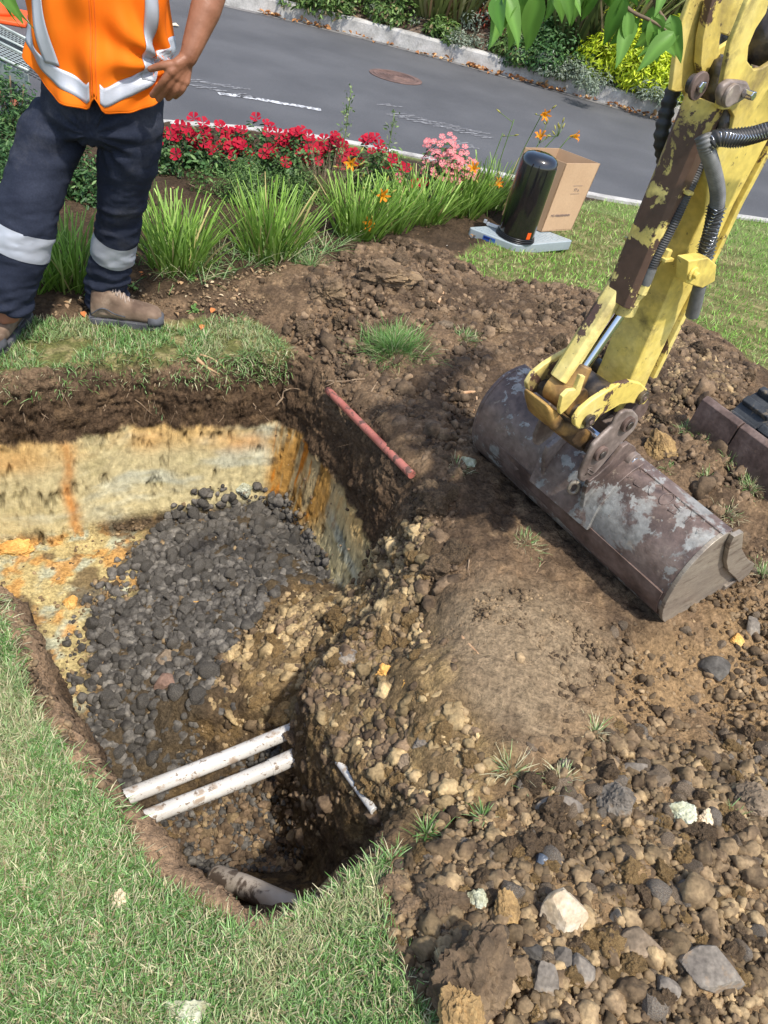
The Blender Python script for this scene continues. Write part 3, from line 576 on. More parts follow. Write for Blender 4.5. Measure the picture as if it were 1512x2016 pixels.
pin('ear_boss', s2, z2, WM+.085, WM+.100, .024, MAT['link'], bucket); pin('pivot_pin', s2, z2, WM-.1, WM+.135, .017, MAT['chrome'], bucket)
V, F = box(E(s2, z2, WM+.152), (.05, .035, .036), np.column_stack([UZ*.6+Nv*.8, Nv*.6-UZ*.8, Wv])); m = MB(); m.add(V, F); m.build('locking_block', MAT['bucket_side'], bucket, bevel=.006)
# saddle plate between the ears
m = MB(); V, F = prism([E(s, z, WM-.14) for s, z in [(-.105,.20),(-.10,.30),(-.06,.37),(0,.41),(.05,.425),(.05,.40),(-.005,.385),(-.05,.345),(-.08,.285),(-.088,.2)]], Wv*.27); m.add(V, F); m.build('saddle_plate', MAT['bucket'], bucket, bevel=.003)
# small lifting eye
c0 = E(*SZ(1130, 960, WM+.03), WM+.03); a = np.linspace(0, 2*math.pi, 19)
V, F = tube(np.array([c0+.015*math.cos(t)*UZ*1.4+.015*math.sin(t)*(Wv*.7+Nv*.7) for t in a]), .0065, 8, cap=False); m = MB(); m.add(V, F); m.build('lifting_eye', MAT['bucket_side'], bucket, smooth=True)
# ---- arm (dipper): side outline swept across the width
aw = .056
fr = [SZ(x, y, WM+aw) for x, y in [(1240,752),(1297,622),(1325,556),(1354,493),(1388,419),(1398,330)]]
bk = [SZ(x, y, WM+aw) for x, y in [(1279,743),(1344,608),(1404,493),(1447,400),(1512,278),(1560,180)]]
arm_sz = [(fr[0][0]-.005, .60)]+fr+[(fr[-1][0]+.005, 1.45)]+[(bk[-1][0], bk[-1][1])]+bk[::-1]+[(bk[0][0]+.005, .62), (bk[0][0]-.03, .575)]
arm = plate('arm', arm_sz, WM-aw, WM+aw, MAT['paint'], ex, px=False, bevel=.005)
fl_ = [(s+.004, z) for s, z in bk]; plate('edge_flange', fl_+[(s+.018, z) for s, z in fl_[::-1]], WM-aw-.008, WM+aw+.010, MAT['paint_half'], arm, px=False, bevel=.002)
# upper bracket: two side plates with an opening, flaring forward
C4 = (1380, 0, 5.76)
up = [(700,-60),(560,-40),(510,60),(430,260),(330,500),(300,640),(250,900),(215,1100),(190,1230),(240,1250),(330,1240),(375,1330),(340,1480),(300,1560),(420,1530),(560,1330),(760,1010),(900,760),(900,640),(700,770),(600,790),(525,690),(540,520),(620,330),(740,150),(790,-60)]
usz = [SZ(C4[0]+a_/C4[2], C4[1]+b_/C4[2], WM+aw+.012) for a_, b_ in up]
plate('upper_bracket', usz, WM+aw+.001, WM+aw+.013, MAT['paint'], arm, px=False, bevel=.003)
plate('upper_bracket', usz, WM-aw-.013, WM-aw-.001, MAT['paint'], arm, px=False, bevel=.003)
lf = [(-20,1000),(0,500),(20,300),(110,-60),(520,-60),(430,250),(340,430),(290,640),(230,680),(215,600),(215,400),(150,330),(80,320),(20,760),(80,900)]
lf = [(150,-60),(540,-60),(510,60),(430,260),(350,420),(230,380),(215,470),(215,600),(260,680),(190,740),(120,800),(20,860),(-5,730),(20,440),(60,250),(110,60)]
lsz = [SZ(C4[0]+a_/C4[2], C4[1]+b_/C4[2], WM-.03) for a_, b_ in lf]
plate('crank_plate', lsz, WM-.05, WM-.03, MAT['paint_half'], arm, px=False, bevel=.003)
# box between the bracket plates, black with grease
g0 = SZ(1425, 215, WM+.03)
m = MB(); V, F = rock(3, 301, 20, .2, (.045, .045, .07), lump=.3); m.add(V+E(*SZ(1425, 170, WM), WM), F); V, F = rock(3, 302, 20, .2, (.035, .04, .07), lump=.3); m.add(V+E(*SZ(1418, 232, WM+.02), WM+.02), F)
m.build('greased_joint', MAT['greasy'], arm, smooth=True)
hz = [SZ(x, y, WM) for x, y in [(1530, 20), (1505, 80), (1485, 125)]]
V, F = tube([E(s, z, WM+.01) for s, z in hz], [.045, .05, .035], 16); m = MB(); m.add(V, F); m.build('boom_cylinder_eye', MAT['greasy'], arm, smooth=True)
kn_ = [SZ(C4[0]+a_/C4[2], C4[1]+b_/C4[2], WM+aw+.03) for a_, b_ in [(260,970),(350,910),(450,915),(540,930),(575,1010),(560,1090),(440,1170),(300,1235),(230,1200),(215,1080)]]
kp = plate('pin_keeper', kn_, WM+aw+.013, WM+aw+.03, MAT['link'], arm, px=False, bevel=.006)
sc_, zc_ = SZ(C4[0]+340/C4[2], C4[1]+1080/C4[2], WM+aw+.035); pin('pin_end', sc_, zc_, WM+aw+.03, WM+aw+.04, .022, MAT['link'], kp)
sc_, zc_ = SZ(C4[0]+510/C4[2], C4[1]+1060/C4[2], WM+aw+.035); pin('keeper_bolt', sc_, zc_, WM+aw+.03, WM+aw+.055, .010, MAT['chrome'], kp, 6)
# raised channel and black scuffs down the front face
m = MB(); V, F = prism([E(*SZ(x, y, WM-aw*.2), WM-aw*.2) for x, y in [(1250,690),(1270,690),(1330,520),(1345,430),(1335,430),(1310,520)]], -Nv*.02); 
# ---- boom: unseen stub at the arm top, cut short to keep its shadow small
bp_ = spline([E(-.02, 1.66, WM), E(.06, 1.80, WM), E(.22, 1.92, WM), E(.42, 1.99, WM)], 6)
V, F = tube(bp_, np.column_stack([np.full(len(bp_), .065), np.linspace(.09, .12, len(bp_))]), 4, ref=Wv); m = MB(); m.add(V, F); m.build('boom', MAT['paint'], ex, bevel=.006)
# ---- hydraulic cylinder
cw = WM
ct = np.array(SZ(1395, 215, cw)); cb = np.array(SZ(1225, 612, cw)); rt = np.array(SZ(1112, 775, cw)); rd = np.array(SZ(1140, 735, cw))
def P3_(q, w=cw): return E(q[0], q[1], w)
cyl = MB(); V, F = tube([P3_(ct), P3_(cb)], .030, 24); cyl.add(V, F); cyl = cyl.build('hydraulic_cylinder', MAT['paint_half'], ex, smooth=False, bevel=.003)
ax = (cb-ct)/np.linalg.norm(cb-ct)
V, F = tube([P3_(cb-ax*.03), P3_(cb+ax*.004)], .034, 24); m = MB(); m.add(V, F); m.build('gland', MAT['paint'], cyl, bevel=.003)
V, F = tube([P3_(cb), P3_(rd)], .0155, 20, cap=False); m = MB(); m.add(V, F); m.build('piston_rod', MAT['chrome'], cyl, smooth=True)
# guard channel in front of the barrel
def guard(name, pa, pb, wid, dep, off, mat, lip=.02, wo=0):
    a_, b_ = np.array(pa), np.array(pb); d_ = (b_-a_)/np.linalg.norm(b_-a_); n_ = np.array([-d_[1], d_[0]]); n_ = n_ if n_[0] < 0 else -n_
    sec = [(-wid/2, 0), (-wid/2, dep), (-wid/2+.012, dep+.010), (wid/2-.012, dep+.010), (wid/2, dep), (wid/2, 0), (wid/2-.008, 0), (wid/2-.008, dep), (-wid/2+.008, dep), (-wid/2+.008, 0)]
    V = []
    for q in (a_, b_):
        for w, h in sec: r_ = q+n_*(off+h); V.append(E(r_[0], r_[1], cw+w+wo))
    k = len(sec); F = [(j, (j+1) % k, k+(j+1) % k, k+j) for j in range(k)]+[(0,1,2,3,4,5,6,7,8,9)[::-1], tuple(range(10, 20))]; m = MB(); m.add(V, F); return m.build(name, mat, cyl, bevel=.002)
gd = guard('guard', ct+ax*-.02, cb-ax*.03, .088, .030, .012, MAT['paint_worn'])
# lower slide strip down to the rod eye
lo0 = cb-ax*.09; guard('slide_strip', lo0, rt-np.array([.0, -.03]), .056, .020, .008, MAT['paint_half'], wo=-.022)
# clamp collars with bolts
for px_, py_ in ((1212, 478),):
    tq = ct+ax*((np.array(SZ(1262, 492, cw))-ct)@ax)
    for dz_ in (0, .022):
        V, F = tube([P3_(tq+ax*dz_), P3_(tq+ax*(dz_+.007))], (.047 if dz_ == 0 else .040), 24); m = MB(); m.add(V, F); cc = m.build('clamp_collar', MAT['paint_worn'], cyl, bevel=.001)
    for w_ in (.052, -.056):
        c_ = P3_(tq, cw+w_); R_ = np.column_stack([Wv, Nv, UZ]); V, F = box(c_, (.03, .034, .008), R_); m = MB(); m.add(V, F)
        V, F = tube([c_, c_+UZ*.022], .011, 6); m.add(V, F); V, F = tube([c_, c_-UZ*.014], .006, 8); m.add(V, F); m.build('clamp_bolt', MAT['paint'], cyl, bevel=.001)
# top mounting pin of the cylinder
s_, z_ = SZ(1372, 168, WM+.05); pin('mounting_pin', s_, z_, WM+.035, WM+.052, .019, MAT['greasy'], cyl); pin('mounting_pin', s_, z_, WM+.05, WM+.058, .027, MAT['rust'], cyl)
pin('pin_end', s_, z_, WM+.058, WM+.066, .012, MAT['chrome'], cyl, 6)
# rod eye forging
re = MB(); V, F = tube([P3_(rt, WM-.045), P3_(rt, WM+.048)], .042, 24); re.add(V, F); V, F = tube([P3_(rd+np.array([.0, .03])), P3_(rt)], [(.030, .024), (.045, .036)], 16, ref=Wv); re.add(V, F)
re.build('rod_eye', MAT['rustyellow'], cyl, bevel=.004)
plate('rod_eye_fin', [(270,690),(260,640),(290,510),(350,450),(420,440),(470,300),(520,310),(465,480),(400,560),(330,640)], WM+.056, WM+.068, MAT['paint'], cyl, crop=C5, bevel=.002)
# ---- linkage
gl = [(415,800),(412,740),(480,640),(600,540),(740,450),(860,380),(970,355),(1075,380),(1135,440),(1145,530),(1100,590),(1040,590),(960,575),(860,592),(760,650),(650,715),(600,790),(520,825),(450,832)]
for far, w1 in ((0, WM+.10), (1, WM-.085)):
    L_ = plate('guide_link', [SZ(C5[0]+a_/C5[2], C5[1]+b_/C5[2], WM+.10) for a_, b_ in gl], w1-.016, w1, MAT['paint_half'], ex, px=False, bevel=.004)
    if not far:
        for (x_, y_) in ((560,755),(1095,520)):
            s_, z_ = SZ(C5[0]+x_/C5[2], C5[1]+y_/C5[2], w1+.01); pin('link_pin', s_, z_, w1, w1+.014, .018, MAT['greasy'], L_); pin('link_pin', s_, z_, w1+.013, w1+.017, .007, MAT['rust'], L_)
hl = [(930,645),(1000,650),(1045,700),(1045,770),(1000,850),(940,910),(860,990),(700,1180),(620,1270),(500,1365),(462,1345),(470,1270),(545,1110),(600,990),(700,890),(790,810),(830,730),(880,670)]
for far, w1 in ((0, WM+.115), (1, WM-.075)):
    L_ = plate('coupler_plate', [SZ(C5[0]+a_/C5[2], C5[1]+b_/C5[2], WM+.115) for a_, b_ in hl], w1-.015, w1, MAT['link'], ex, px=False, bevel=.006)
    if not far:
        for (x_, y_) in ((950,790),(680,1080)):
            s_, z_ = SZ(C5[0]+x_/C5[2], C5[1]+y_/C5[2], w1+.01); pin('coupler_pin', s_, z_, w1, w1+.012, .024, MAT['rust'], L_); pin('coupler_pin', s_, z_, w1+.012, w1+.017, .013, MAT['greasy'], L_)
        q = []
        for st in ([(520,1290),(560,1230)], [(560,1230),(600,1260)], [(540,1260),(580,1290)], [(590,1210),(545,1225)]):
            pp = [E(*SZ(C5[0]+a_/C5[2], C5[1]+b_/C5[2], w1+.002), w1+.001) for a_, b_ in st]; q.append(tube([pp[0], (pp[0]+pp[1])/2, pp[1]], .0022, 5))
        m = MB(); [m.add(*a_) for a_ in q]; m.build('cast_mark', MAT['link'], L_, smooth=True)
# yellow cast knuckle and cross shafts
kp_ = [(150,600),(250,660),(330,760),(400,800),(520,830),(600,880),(600,950),(520,1075),(470,1060),(400,1010),(330,930),(240,880),(185,830),(160,720)]
plate('knuckle', kp_, WM-.05, WM+.055, MAT['rustyellow'], ex, crop=C5, bevel=.02)
for (x_, y_, r_, ma) in ((560,755,.024,'greasy'), (950,790,.026,'rust'), (680,1080,.026,'rust'), (1090,520,.024,'greasy')):
    s_, z_ = SZ(C5[0]+x_/C5[2], C5[1]+y_/C5[2], WM+.10); pin('cross_shaft', s_, z_, WM-.085, WM+.10, r_, MAT[ma], ex)
V, F = box(E(*SZ(1198, 838, WM+.06), WM+.03), (.045, .055, .14), np.column_stack([Nv*.9+UZ*.3, UZ*.9-Nv*.3, Wv])); m = MB(); m.add(V, F); m.build('spacer', MAT['link'], ex, bevel=.004)
hub = SZ(1175, 722, WM-.02); pin('arm_end_boss', hub[0]+.03, hub[1]-.09, WM-.07, WM+.05, .05, MAT['greasy'], ex)
pin('arm_end_boss', arm_sz[-1][0]+.01, .60, WM-.08, WM+.08, .045, MAT['rust'], ex)
# ---- hoses
def hose(name, pts, r, mat, rib=.006, amp=.0022, k=14, parent=ex, m_=10, coil=None):
    P = spline(pts, m_); L = np.concatenate([[0], np.cumsum(np.linalg.norm(np.diff(P, axis=0), axis=1))]); n = int(L[-1]/(rib/4)); u = np.linspace(0, L[-1], n)
    Q = np.column_stack([np.interp(u, L, P[:, i]) for i in range(3)]); rr = r+amp*np.cos(u/rib*2*math.pi); V, F = tube(Q, rr, k); m = MB(); m.add(V, F); o = m.build(name, mat, parent, smooth=True)
    if coil:
        T, N_, B_2 = frames(Q); th_ = u/rib*2*math.pi/coil[2]; H_ = Q+(N_*np.cos(th_)[:, None]+B_2*np.sin(th_)[:, None])*(r+coil[0]); V, F = tube(H_, coil[1], 5); m = MB(); m.add(V, F); m.build('coil_spring', MAT['chrome'], o, smooth=True)
    return o
def HP(lst): return [E(*SZ(x, y, WM+w), WM+w) for x, y, w in lst]
hose('hydraulic_hose', HP([(1430,60,-.13),(1385,100,-.13),(1350,135,-.12),(1325,180,-.11),(1310,230,-.10),(1302,275,-.09),(1310,330,-.08)]), .017, MAT['rubber'], rib=.022, amp=.0022)
hose('hydraulic_hose', HP([(1600,240,.16),(1540,250,.15),(1512,257,.14),(1475,268,.13),(1440,272,.12),(1412,272,.11),(1392,285,.10)]), .0165, MAT['rubber'], rib=.008, amp=.002, coil=(.003, .0013, 1))
hose('hydraulic_hose', HP([(1384,268,.09),(1390,290,.10),(1403,330,.10),(1412,370,.10),(1412,400,.10),(1403,440,.10),(1393,480,.10),(1386,515,.10)]), .0165, MAT['hosegrey'], rib=.0055, amp=.0011)
hose('coil_guarded_hose', HP([(1411,405,.10),(1403,440,.10),(1393,480,.10),(1387,508,.10)]), .0175, MAT['rubber'], rib=.009, amp=.0015, coil=(.004, .0012, 1))
hose('hydraulic_hose', HP([(1385,300,.02),(1368,345,.03),(1350,385,.04),(1330,430,.045),(1310,470,.045),(1290,510,.045),(1277,542,.045)]), .0125, MAT['hose'], rib=.0055, amp=.0010)
V, F = tube(HP([(1283,527,.045),(1270,560,.045)]), .0135, 14); m = MB(); m.add(V, F); m.build('hose_ferrule', MAT['hosegrey'], ex, bevel=.001)
V, F = tube(HP([(1272,556,.045),(1262,578,.045)]), .014, 6); m = MB(); m.add(V, F); V, F = tube(HP([(1268,572,.045),(1240,600,.03)]), .012, 8); m.add(V, F); m.build('hose_fitting', MAT['paint'], ex, bevel=.001)
# bracket tab that holds the thin hose
V, F = box(E(*SZ(1348, 376, WM+.04), WM+.03), (.02, .008, .06), np.column_stack([Nv, UZ, Wv])); m = MB(); m.add(V, F); m.build('hose_tab', MAT['paint'], ex, bevel=.002)
# hose block with bolt
bc = [(1352,512),(1392,506),(1408,520),(1405,552),(1380,566),(1348,556)]
bl = plate('hose_block', [SZ(a_, b_, WM+.12) for a_, b_ in bc], WM+.090, WM+.125, MAT['paint'], ex, px=False, bevel=.003)
s_, z_ = SZ(1363, 538, WM+.125); pin('bolt', s_, z_, WM+.125, WM+.131, .017, MAT['paint'], bl); pin('bolt', s_, z_, WM+.131, WM+.142, .009, MAT['paint'], bl, 6)
V, F = tube(HP([(1378,560,.10),(1368,600,.10),(1362,622,.10)]), [.0165, .018, .018], 16); m = MB(); m.add(V, F); m.build('capped_port', MAT['hosegrey'], ex, bevel=.003)
# ---- dozer blade and rubber track
b0 = G(1380, 790, .30); b1 = G(1535, 905, .30); bd_ = (b1-b0)/np.linalg.norm(b1-b0); bn = np.array([-bd_[1], bd_[0], 0])
if bn@Nv < 0: bn = -bn
def blade_seg(u0, u1, parent, name):
    pf = [(0,.31),(.02,.325),(.045,.315),(.05,.29),(.02,.22),(.008,.14),(.02,.05),(.06,-.03),(.045,-.04),(0,.03),(-.014,.14),(-.004,.24)]
    V = [b0*np.array([1, 1, 0])+bd_*u+bn*s+UZ*z for u in (u0, u1) for s, z in pf]; k = len(pf)
    F = [(j, (j+1) % k, k+(j+1) % k, k+j) for j in range(k)]+[tuple(range(k))[::-1], tuple(range(k, 2*k))]; m = MB(); m.add(V, F); return m.build(name, MAT['rust'], parent, bevel=.003)
sg = .19
bld = blade_seg(0, sg, ex, 'blade'); blade_seg(sg+.006, 1.1, bld, 'blade_section')
# track: stadium loop with lugs
tc = b0*np.array([1, 1, 0])+bn*.27+bd_*.07; tr, tl, tw_ = .185, 1.2, .28
def loop_pt(u):
    per = 2*tl+2*math.pi*tr; d_ = (u % 1)*per
    if d_ < tl: return (d_, 2*tr, 0, 1)
    d_ -= tl
    if d_ < math.pi*tr: a_ = d_/tr; return (tl+tr*math.sin(a_), tr+tr*math.cos(a_), math.sin(a_), math.cos(a_))
    d_ -= math.pi*tr
    if d_ < tl: return (tl-d_, 0, 0, -1)
    d_ -= tl; a_ = d_/tr; return (-tr*math.sin(a_), tr-tr*math.cos(a_), -math.sin(a_), -math.cos(a_))
V = []; n_ = 90
for i in range(n_):
    x_, z_, nx_, nz_ = loop_pt(i/n_)
    for o_, w_ in ((0, 0), (0, tw_), (-.03, tw_), (-.03, 0)):
        V.append(tc+bn*(x_+nx_*o_)+UZ*(z_+nz_*o_+.0)+bd_*w_)
F = [(i*4+j, i*4+(j+1) % 4, ((i+1) % n_)*4+(j+1) % 4, ((i+1) % n_)*4+j) for i in range(n_) for j in range(4)]; m = MB(); m.add(V, F)
for i in range(48):
    x_, z_, nx_, nz_ = loop_pt((i+.5)/48); tx, tz = nz_, -nx_
    for side in (0, 1):
        c_ = tc+bn*(x_+nx_*.010)+UZ*(z_+nz_*.010)+bd_*(tw_*(.26 if side == 0 else .74))+(bn*tx+UZ*tz)*(.012 if side else -.012)
        R_ = np.column_stack([bn*tx+UZ*tz, bn*nx_+UZ*nz_, bd_]); V, F = box(c_, (.034, .030, tw_*.46), R_); m.add(V, F)
m.build('track', MAT['track'], ex, bevel=.006)
m = MB()
for x_ in (0, .3, .6, .9, tl):
    r_ = tr-.035 if x_ in (0, tl) else .08
    V, F = tube([tc+bn*x_+UZ*(tr if x_ in (0, tl) else .10)+bd_*.03, tc+bn*x_+UZ*(tr if x_ in (0, tl) else .10)+bd_*(tw_-.03)], r_, 24); m.add(V, F)
m.build('track_wheels', MAT['rust'], ex, bevel=.006)
# ================================================================ pipes in the pit
MAT['pvc'] = material('muddy_white_plastic', rough=.35, cols=[(.50, .48, .44), (.60, .58, .54)], scale=5, spec=.5, patches=[((.30, .22, .15), 16, .54, .62, .85), ((.16, .11, .07), 50, .58, .62, .9), ((.45, .38, .3), 5, .55, .7, .4)], bump=((40, .0006, 4),))
MAT['pvc2'] = material('stained_plastic', rough=.5, cols=[(.36, .29, .21), (.50, .42, .33)], scale=8, spec=.4, patches=[((.10, .07, .05), 13, .51, .56, .95)], bump=((60, .001, 4),))
MAT['pink'] = material('pink_conduit', rough=.55, cols=[(.36, .115, .085), (.46, .17, .13)], scale=14, patches=[((.10, .06, .045), 28, .52, .57, .9)], bump=((60, .001, 5),))
def pipe(name, label, pts, r, mat, cat='pipe', collar=None, group=None, k=28):
    P = spline(pts, 10); m = MB(); V, F = tube(P, r, k); m.add(V, F)
    V2, F2 = tube(P, r*.86, k); 
    o = m.build(name, mat, None, smooth=False); o.data.polygons.foreach_set('use_smooth', [len(p.vertices) == 4 for p in o.data.polygons])
    tag(o, label, cat, group)
    if collar is not None:
        V, F = tube(P[collar[0]:collar[1]], r*1.1, k); m = MB(); m.add(V, F); c = m.build('coupling', mat, o, bevel=.001)
    return o
def lay(x0, y0, x1, y1, lift):
    a, b = hit(x0, y0), hit(x1, y1); t = np.linspace(0, 1, 12)[:, None]; L = a*(1-t)+b*t; L[:, 2] += max((ground_z(L)-L[:, 2]).max(), 0)*.7+lift; return L[[0, 4, 8, 11]]
pipe('drain_pipe', 'upper of the two white muddy drain pipes crossing the pit', [G(225,1578,-.54), G(310,1545,-.535), G(450,1490,-.52), G(575,1438,-.505), G(606,1432,-.515), G(640,1425,-.58)], .0245, MAT['pvc'], collar=(30, 33))
pipe('drain_pipe', 'lower of the two white muddy drain pipes crossing the pit, with a joint', [G(235,1632,-.57), G(325,1595,-.56), G(450,1546,-.55), G(540,1508,-.54), G(605,1478,-.535), G(645,1462,-.59)], .0245, MAT['pvc'], collar=(29, 41))
pipe('thin_pipe', 'short thin white pipe sticking out of the soil under the clod slope', lay(660, 1522, 729, 1620, .036), .0115, MAT['pvc'])
pipe('wide_pipe', 'stained pale pipe half buried under the near lawn edge of the pit', [G(425,1725,-.60), G(480,1745,-.50), G(540,1772,-.43), G(575,1786,-.41), G(600,1797,-.41)], .031, MAT['pvc2'])
_a, _b = hit(640, 803), hit(801, 972); _t = np.linspace(0, 1, 12)[:, None]; _L = _a*(1-_t)+_b*_t; _L[:, 2] += max((ground_z(_L)-_L[:, 2]).max(), 0)+.034; 
pipe('pink_pipe', 'muddy pink conduit lying on the soil shelf above the ochre clay wall', _L[[0, 4, 8, 11]], .0155, MAT['pink'])
# ================================================================ floor scale, canister, carton
MAT['scale'] = material('grey_plastic', rough=.4, cols=[(.27, .315, .33), (.31, .355, .37)], scale=6, spec=.5, finevar=.05)
MAT['blackgloss'] = material('gloss_black_paint', rough=.12, base=(.008, .008, .009), spec=.6, coat=.6)
MAT['blackrub'] = material('black_ring', rough=.3, base=(.012, .012, .013), spec=.5)
MAT['steelpale'] = material('bright_steel', rough=.3, metal=.8, base=(.65, .66, .68))
MAT['orange_label'] = material('orange_sticker', rough=.5, base=(.75, .10, .01)); MAT['blue_label'] = material('blue_sticker', rough=.4, base=(.03, .09, .33)); MAT['blue_ink'] = material('dark_blue_ink', rough=.5, base=(.01, .02, .12))
MAT['card'] = material('corrugated_card', rough=.85, cols=[(.47, .31, .185), (.53, .36, .22)], scale=4, spec=.15, finevar=.05, finescale=80, bump=((90, .0005, 3),))
MAT['cardin'] = material('card_inside', rough=.9, cols=[(.36, .235, .14), (.42, .28, .17)], scale=6, spec=.1)
MAT['ink'] = material('printed_ink', rough=.7, base=(.20, .15, .14)); MAT['cardtape'] = material('carton_tape', rough=.5, base=(.36, .235, .14))
sL, sN, sR = G(921,447,.095), G(1018,484,.085), G(1130,474,.08)      # left, near and right corners of the deck
e1 = sN-sL; e2 = sR-sN; sBk = sL+e2
u1 = e1/np.linalg.norm(e1); u2 = e2/np.linalg.norm(e2); un = np.cross(u1, u2); un /= np.linalg.norm(un)
if un[2] < 0: un = -un
sc = thing('platform_scale', 'light grey dimpled platform scale lying on the lawn edge under the black canister', 'scale', (sL+sR)/2-np.array([0, 0, .07]))
L1, L2 = np.linalg.norm(e1), np.linalg.norm(e2)
def sp(a, b, h): return sL+u1*a+u2*b+un*h
rc = []; rr = .03
for (cx, cy, a0) in ((rr, rr, 180), (L1-rr, rr, 270), (L1-rr, L2-rr, 0), (rr, L2-rr, 90)):
    for a_ in np.linspace(a0, a0+90, 6): rc.append((cx+rr*math.cos(math.radians(a_)), cy+rr*math.sin(math.radians(a_))))
V, F = prism([sp(a, b, -.060) for a, b in rc], un*.060); m = MB(); m.add(V, F); m.build('deck', MAT['scale'], sc, bevel=.005)
m = MB()
for i in range(13):
    for j in range(15):
        a_ = .03+(L1-.06)*(i+.5*(j % 2)*.9)/12.6; b_ = .03+(L2-.06)*j/14
        th = .7 if (i+j) % 2 else -.7; R_ = np.column_stack([u1*math.cos(th)+u2*math.sin(th), -u1*math.sin(th)+u2*math.cos(th), un])
        V, F = box(sp(a_, b_, .0006), (.020, .006, .002), R_); m.add(V, F)
m.build('tread_pattern', MAT['scale'], sc)
V, F = prism([sp(a, -.001, h) for a, h in ((L1*.34, -.040), (L1*.58, -.040), (L1*.58, -.010), (L1*.34, -.010))], -u2*.0015); m = MB(); m.add(V, F); lb = m.build('blue_label', MAT['blue_label'], sc)
m = MB()
for q in range(7): V, F = box(sp(L1*(.37+.022*q), -.003, -.020), (.006, .001, .009 if q % 2 else .012), np.column_stack([u1, u2, un])); m.add(V, F)
m.build('label_print', MAT['blue_ink'], lb)
for a_, b_ in ((.05, .05), (L1-.05, .05), (.05, L2-.05), (L1-.05, L2-.05)): V, F = tube([sp(a_, b_, -.05), sp(a_, b_, -.075)], .02, 12); m = MB(); m.add(V, F); m.build('foot', MAT['blackrub'], sc)
# canister stands on the deck
cb_ = sp(L1*.60, .155, .0); th_top = VY(1047, 300, 1)  # aim of its top
ca = un*1.0
cn = thing('black_canister', 'tall glossy black canister with an orange sticker standing on the platform scale', 'canister', cb_)
R_c = .112; H_c = .50
pr_ = [(0,H_c),(R_c*.55,H_c-.003),(R_c*.80,H_c-.014),(R_c*.94,H_c-.032),(R_c,H_c-.06),(R_c,.035),(R_c*1.0,.03)][::-1]
V, F = lathe(pr_[:-1]+[(.001, H_c)], cb_, 48, ca); m = MB(); m.add(V, F); m.build('shell', MAT['blackgloss'], cn, smooth=True)
for i in range(3):
    V, F = tube([cb_+ca*(.010*i+.001), cb_+ca*(.010*i+.009)], R_c*1.10-.003*i, 48); m = MB(); m.add(V, F); m.build('clamp_ring', MAT['blackrub'], cn, bevel=.003)
dl = -(u1*.75+u2*.66); dl /= np.linalg.norm(dl); dv_ = -u1*.98+u2*.0; dv_ /= np.linalg.norm(dv_); lt = cb_+dv_*(R_c*1.1+.035)+ca*.018
V, F = box(lt, (.075, .012, .018), np.column_stack([dv_, np.cross(ca, dv_), ca])); m = MB(); m.add(V, F)
V, F = tube([lt+dv_*.028-np.cross(ca, dv_)*.009, lt+dv_*.028+np.cross(ca, dv_)*.009], .011, 14); m.add(V, F)
V, F = box(lt+dv_*.05+ca*.008, (.02, .02, .02), np.column_stack([dv_, np.cross(ca, dv_), ca])); m.add(V, F); m.build('latch', MAT['steelpale'], cn, bevel=.002)
dirc = (u1*.86-u2*.5); dirc -= ca*(dirc@ca); dirc /= np.linalg.norm(dirc); sid = np.cross(ca, dirc)
m = MB(); n_ = 6; V = []
for i in range(n_+1):
    a_ = -.13+.26*i/n_; d2 = dirc*math.cos(a_)+sid*math.sin(a_)
    V += [cb_+d2*(R_c+.0015)+ca*.034, cb_+d2*(R_c+.0015)+ca*.075]
m.add(np.array(V), [(2*i, 2*i+2, 2*i+3, 2*i+1) for i in range(n_)]); m.build('sticker', MAT['orange_label'], cn, smooth=True)
# carton: four walls, open top, one corner over the scale
K0 = G(1065, 457, .09)+un*.003; f1 = G(1121, 464, .055)-K0; f1[2] = u2[2]*.0; bw = np.linalg.norm(f1)
f1 /= bw; f2 = np.array([-f1[1], f1[0], 0]); f2 = f2*.94-f1*.34; f2 /= np.linalg.norm(f2)
up0 = np.array([0, 0, 1.0])+f1*.10+f2*.02; up0 /= np.linalg.norm(up0); BH = .42; BD = .30; fl1 = .12
ct_ = thing('cardboard_box', 'open brown cardboard box with faint print beside the black canister', 'box', K0)
def cb2(a, b, h):
    g = 1+fl1*h/BH*.9; return K0+f1*(a*bw*(1+.10*h/BH)-.0*h)+f2*(b*BD)*(1)+up0*h
Wt = .006
def wall(q0, q1, name='panel', mat='card', hh=(0, BH)):
    o_ = np.cross(np.array(q1, float)-q0, up0); o_ /= np.linalg.norm(o_); V, F = prism([q0, q1, q1+up0*0, q1], o_*Wt); return
cs = [(0, 0), (1, 0), (1, 1), (0, 1)]
for i in range(4):
    a_, b_ = cs[i], cs[(i+1) % 4]; q = [cb2(*a_, 0), cb2(*b_, 0), cb2(*b_, BH), cb2(*a_, BH)]; c_ = (cb2(.5, .5, BH/2)-sum(q)/4); c_ -= up0*(c_@up0); c_ /= np.linalg.norm(c_)
    V, F = prism(q, c_*Wt); m = MB(); m.add(V, F); m.build('side_panel', MAT['card'] if i in (0, 3) else MAT['cardin'], ct_)
V, F = prism([cb2(*c, .004) for c in cs], up0*.004); m = MB(); m.add(V, F); m.build('bottom_panel', MAT['cardin'], ct_)
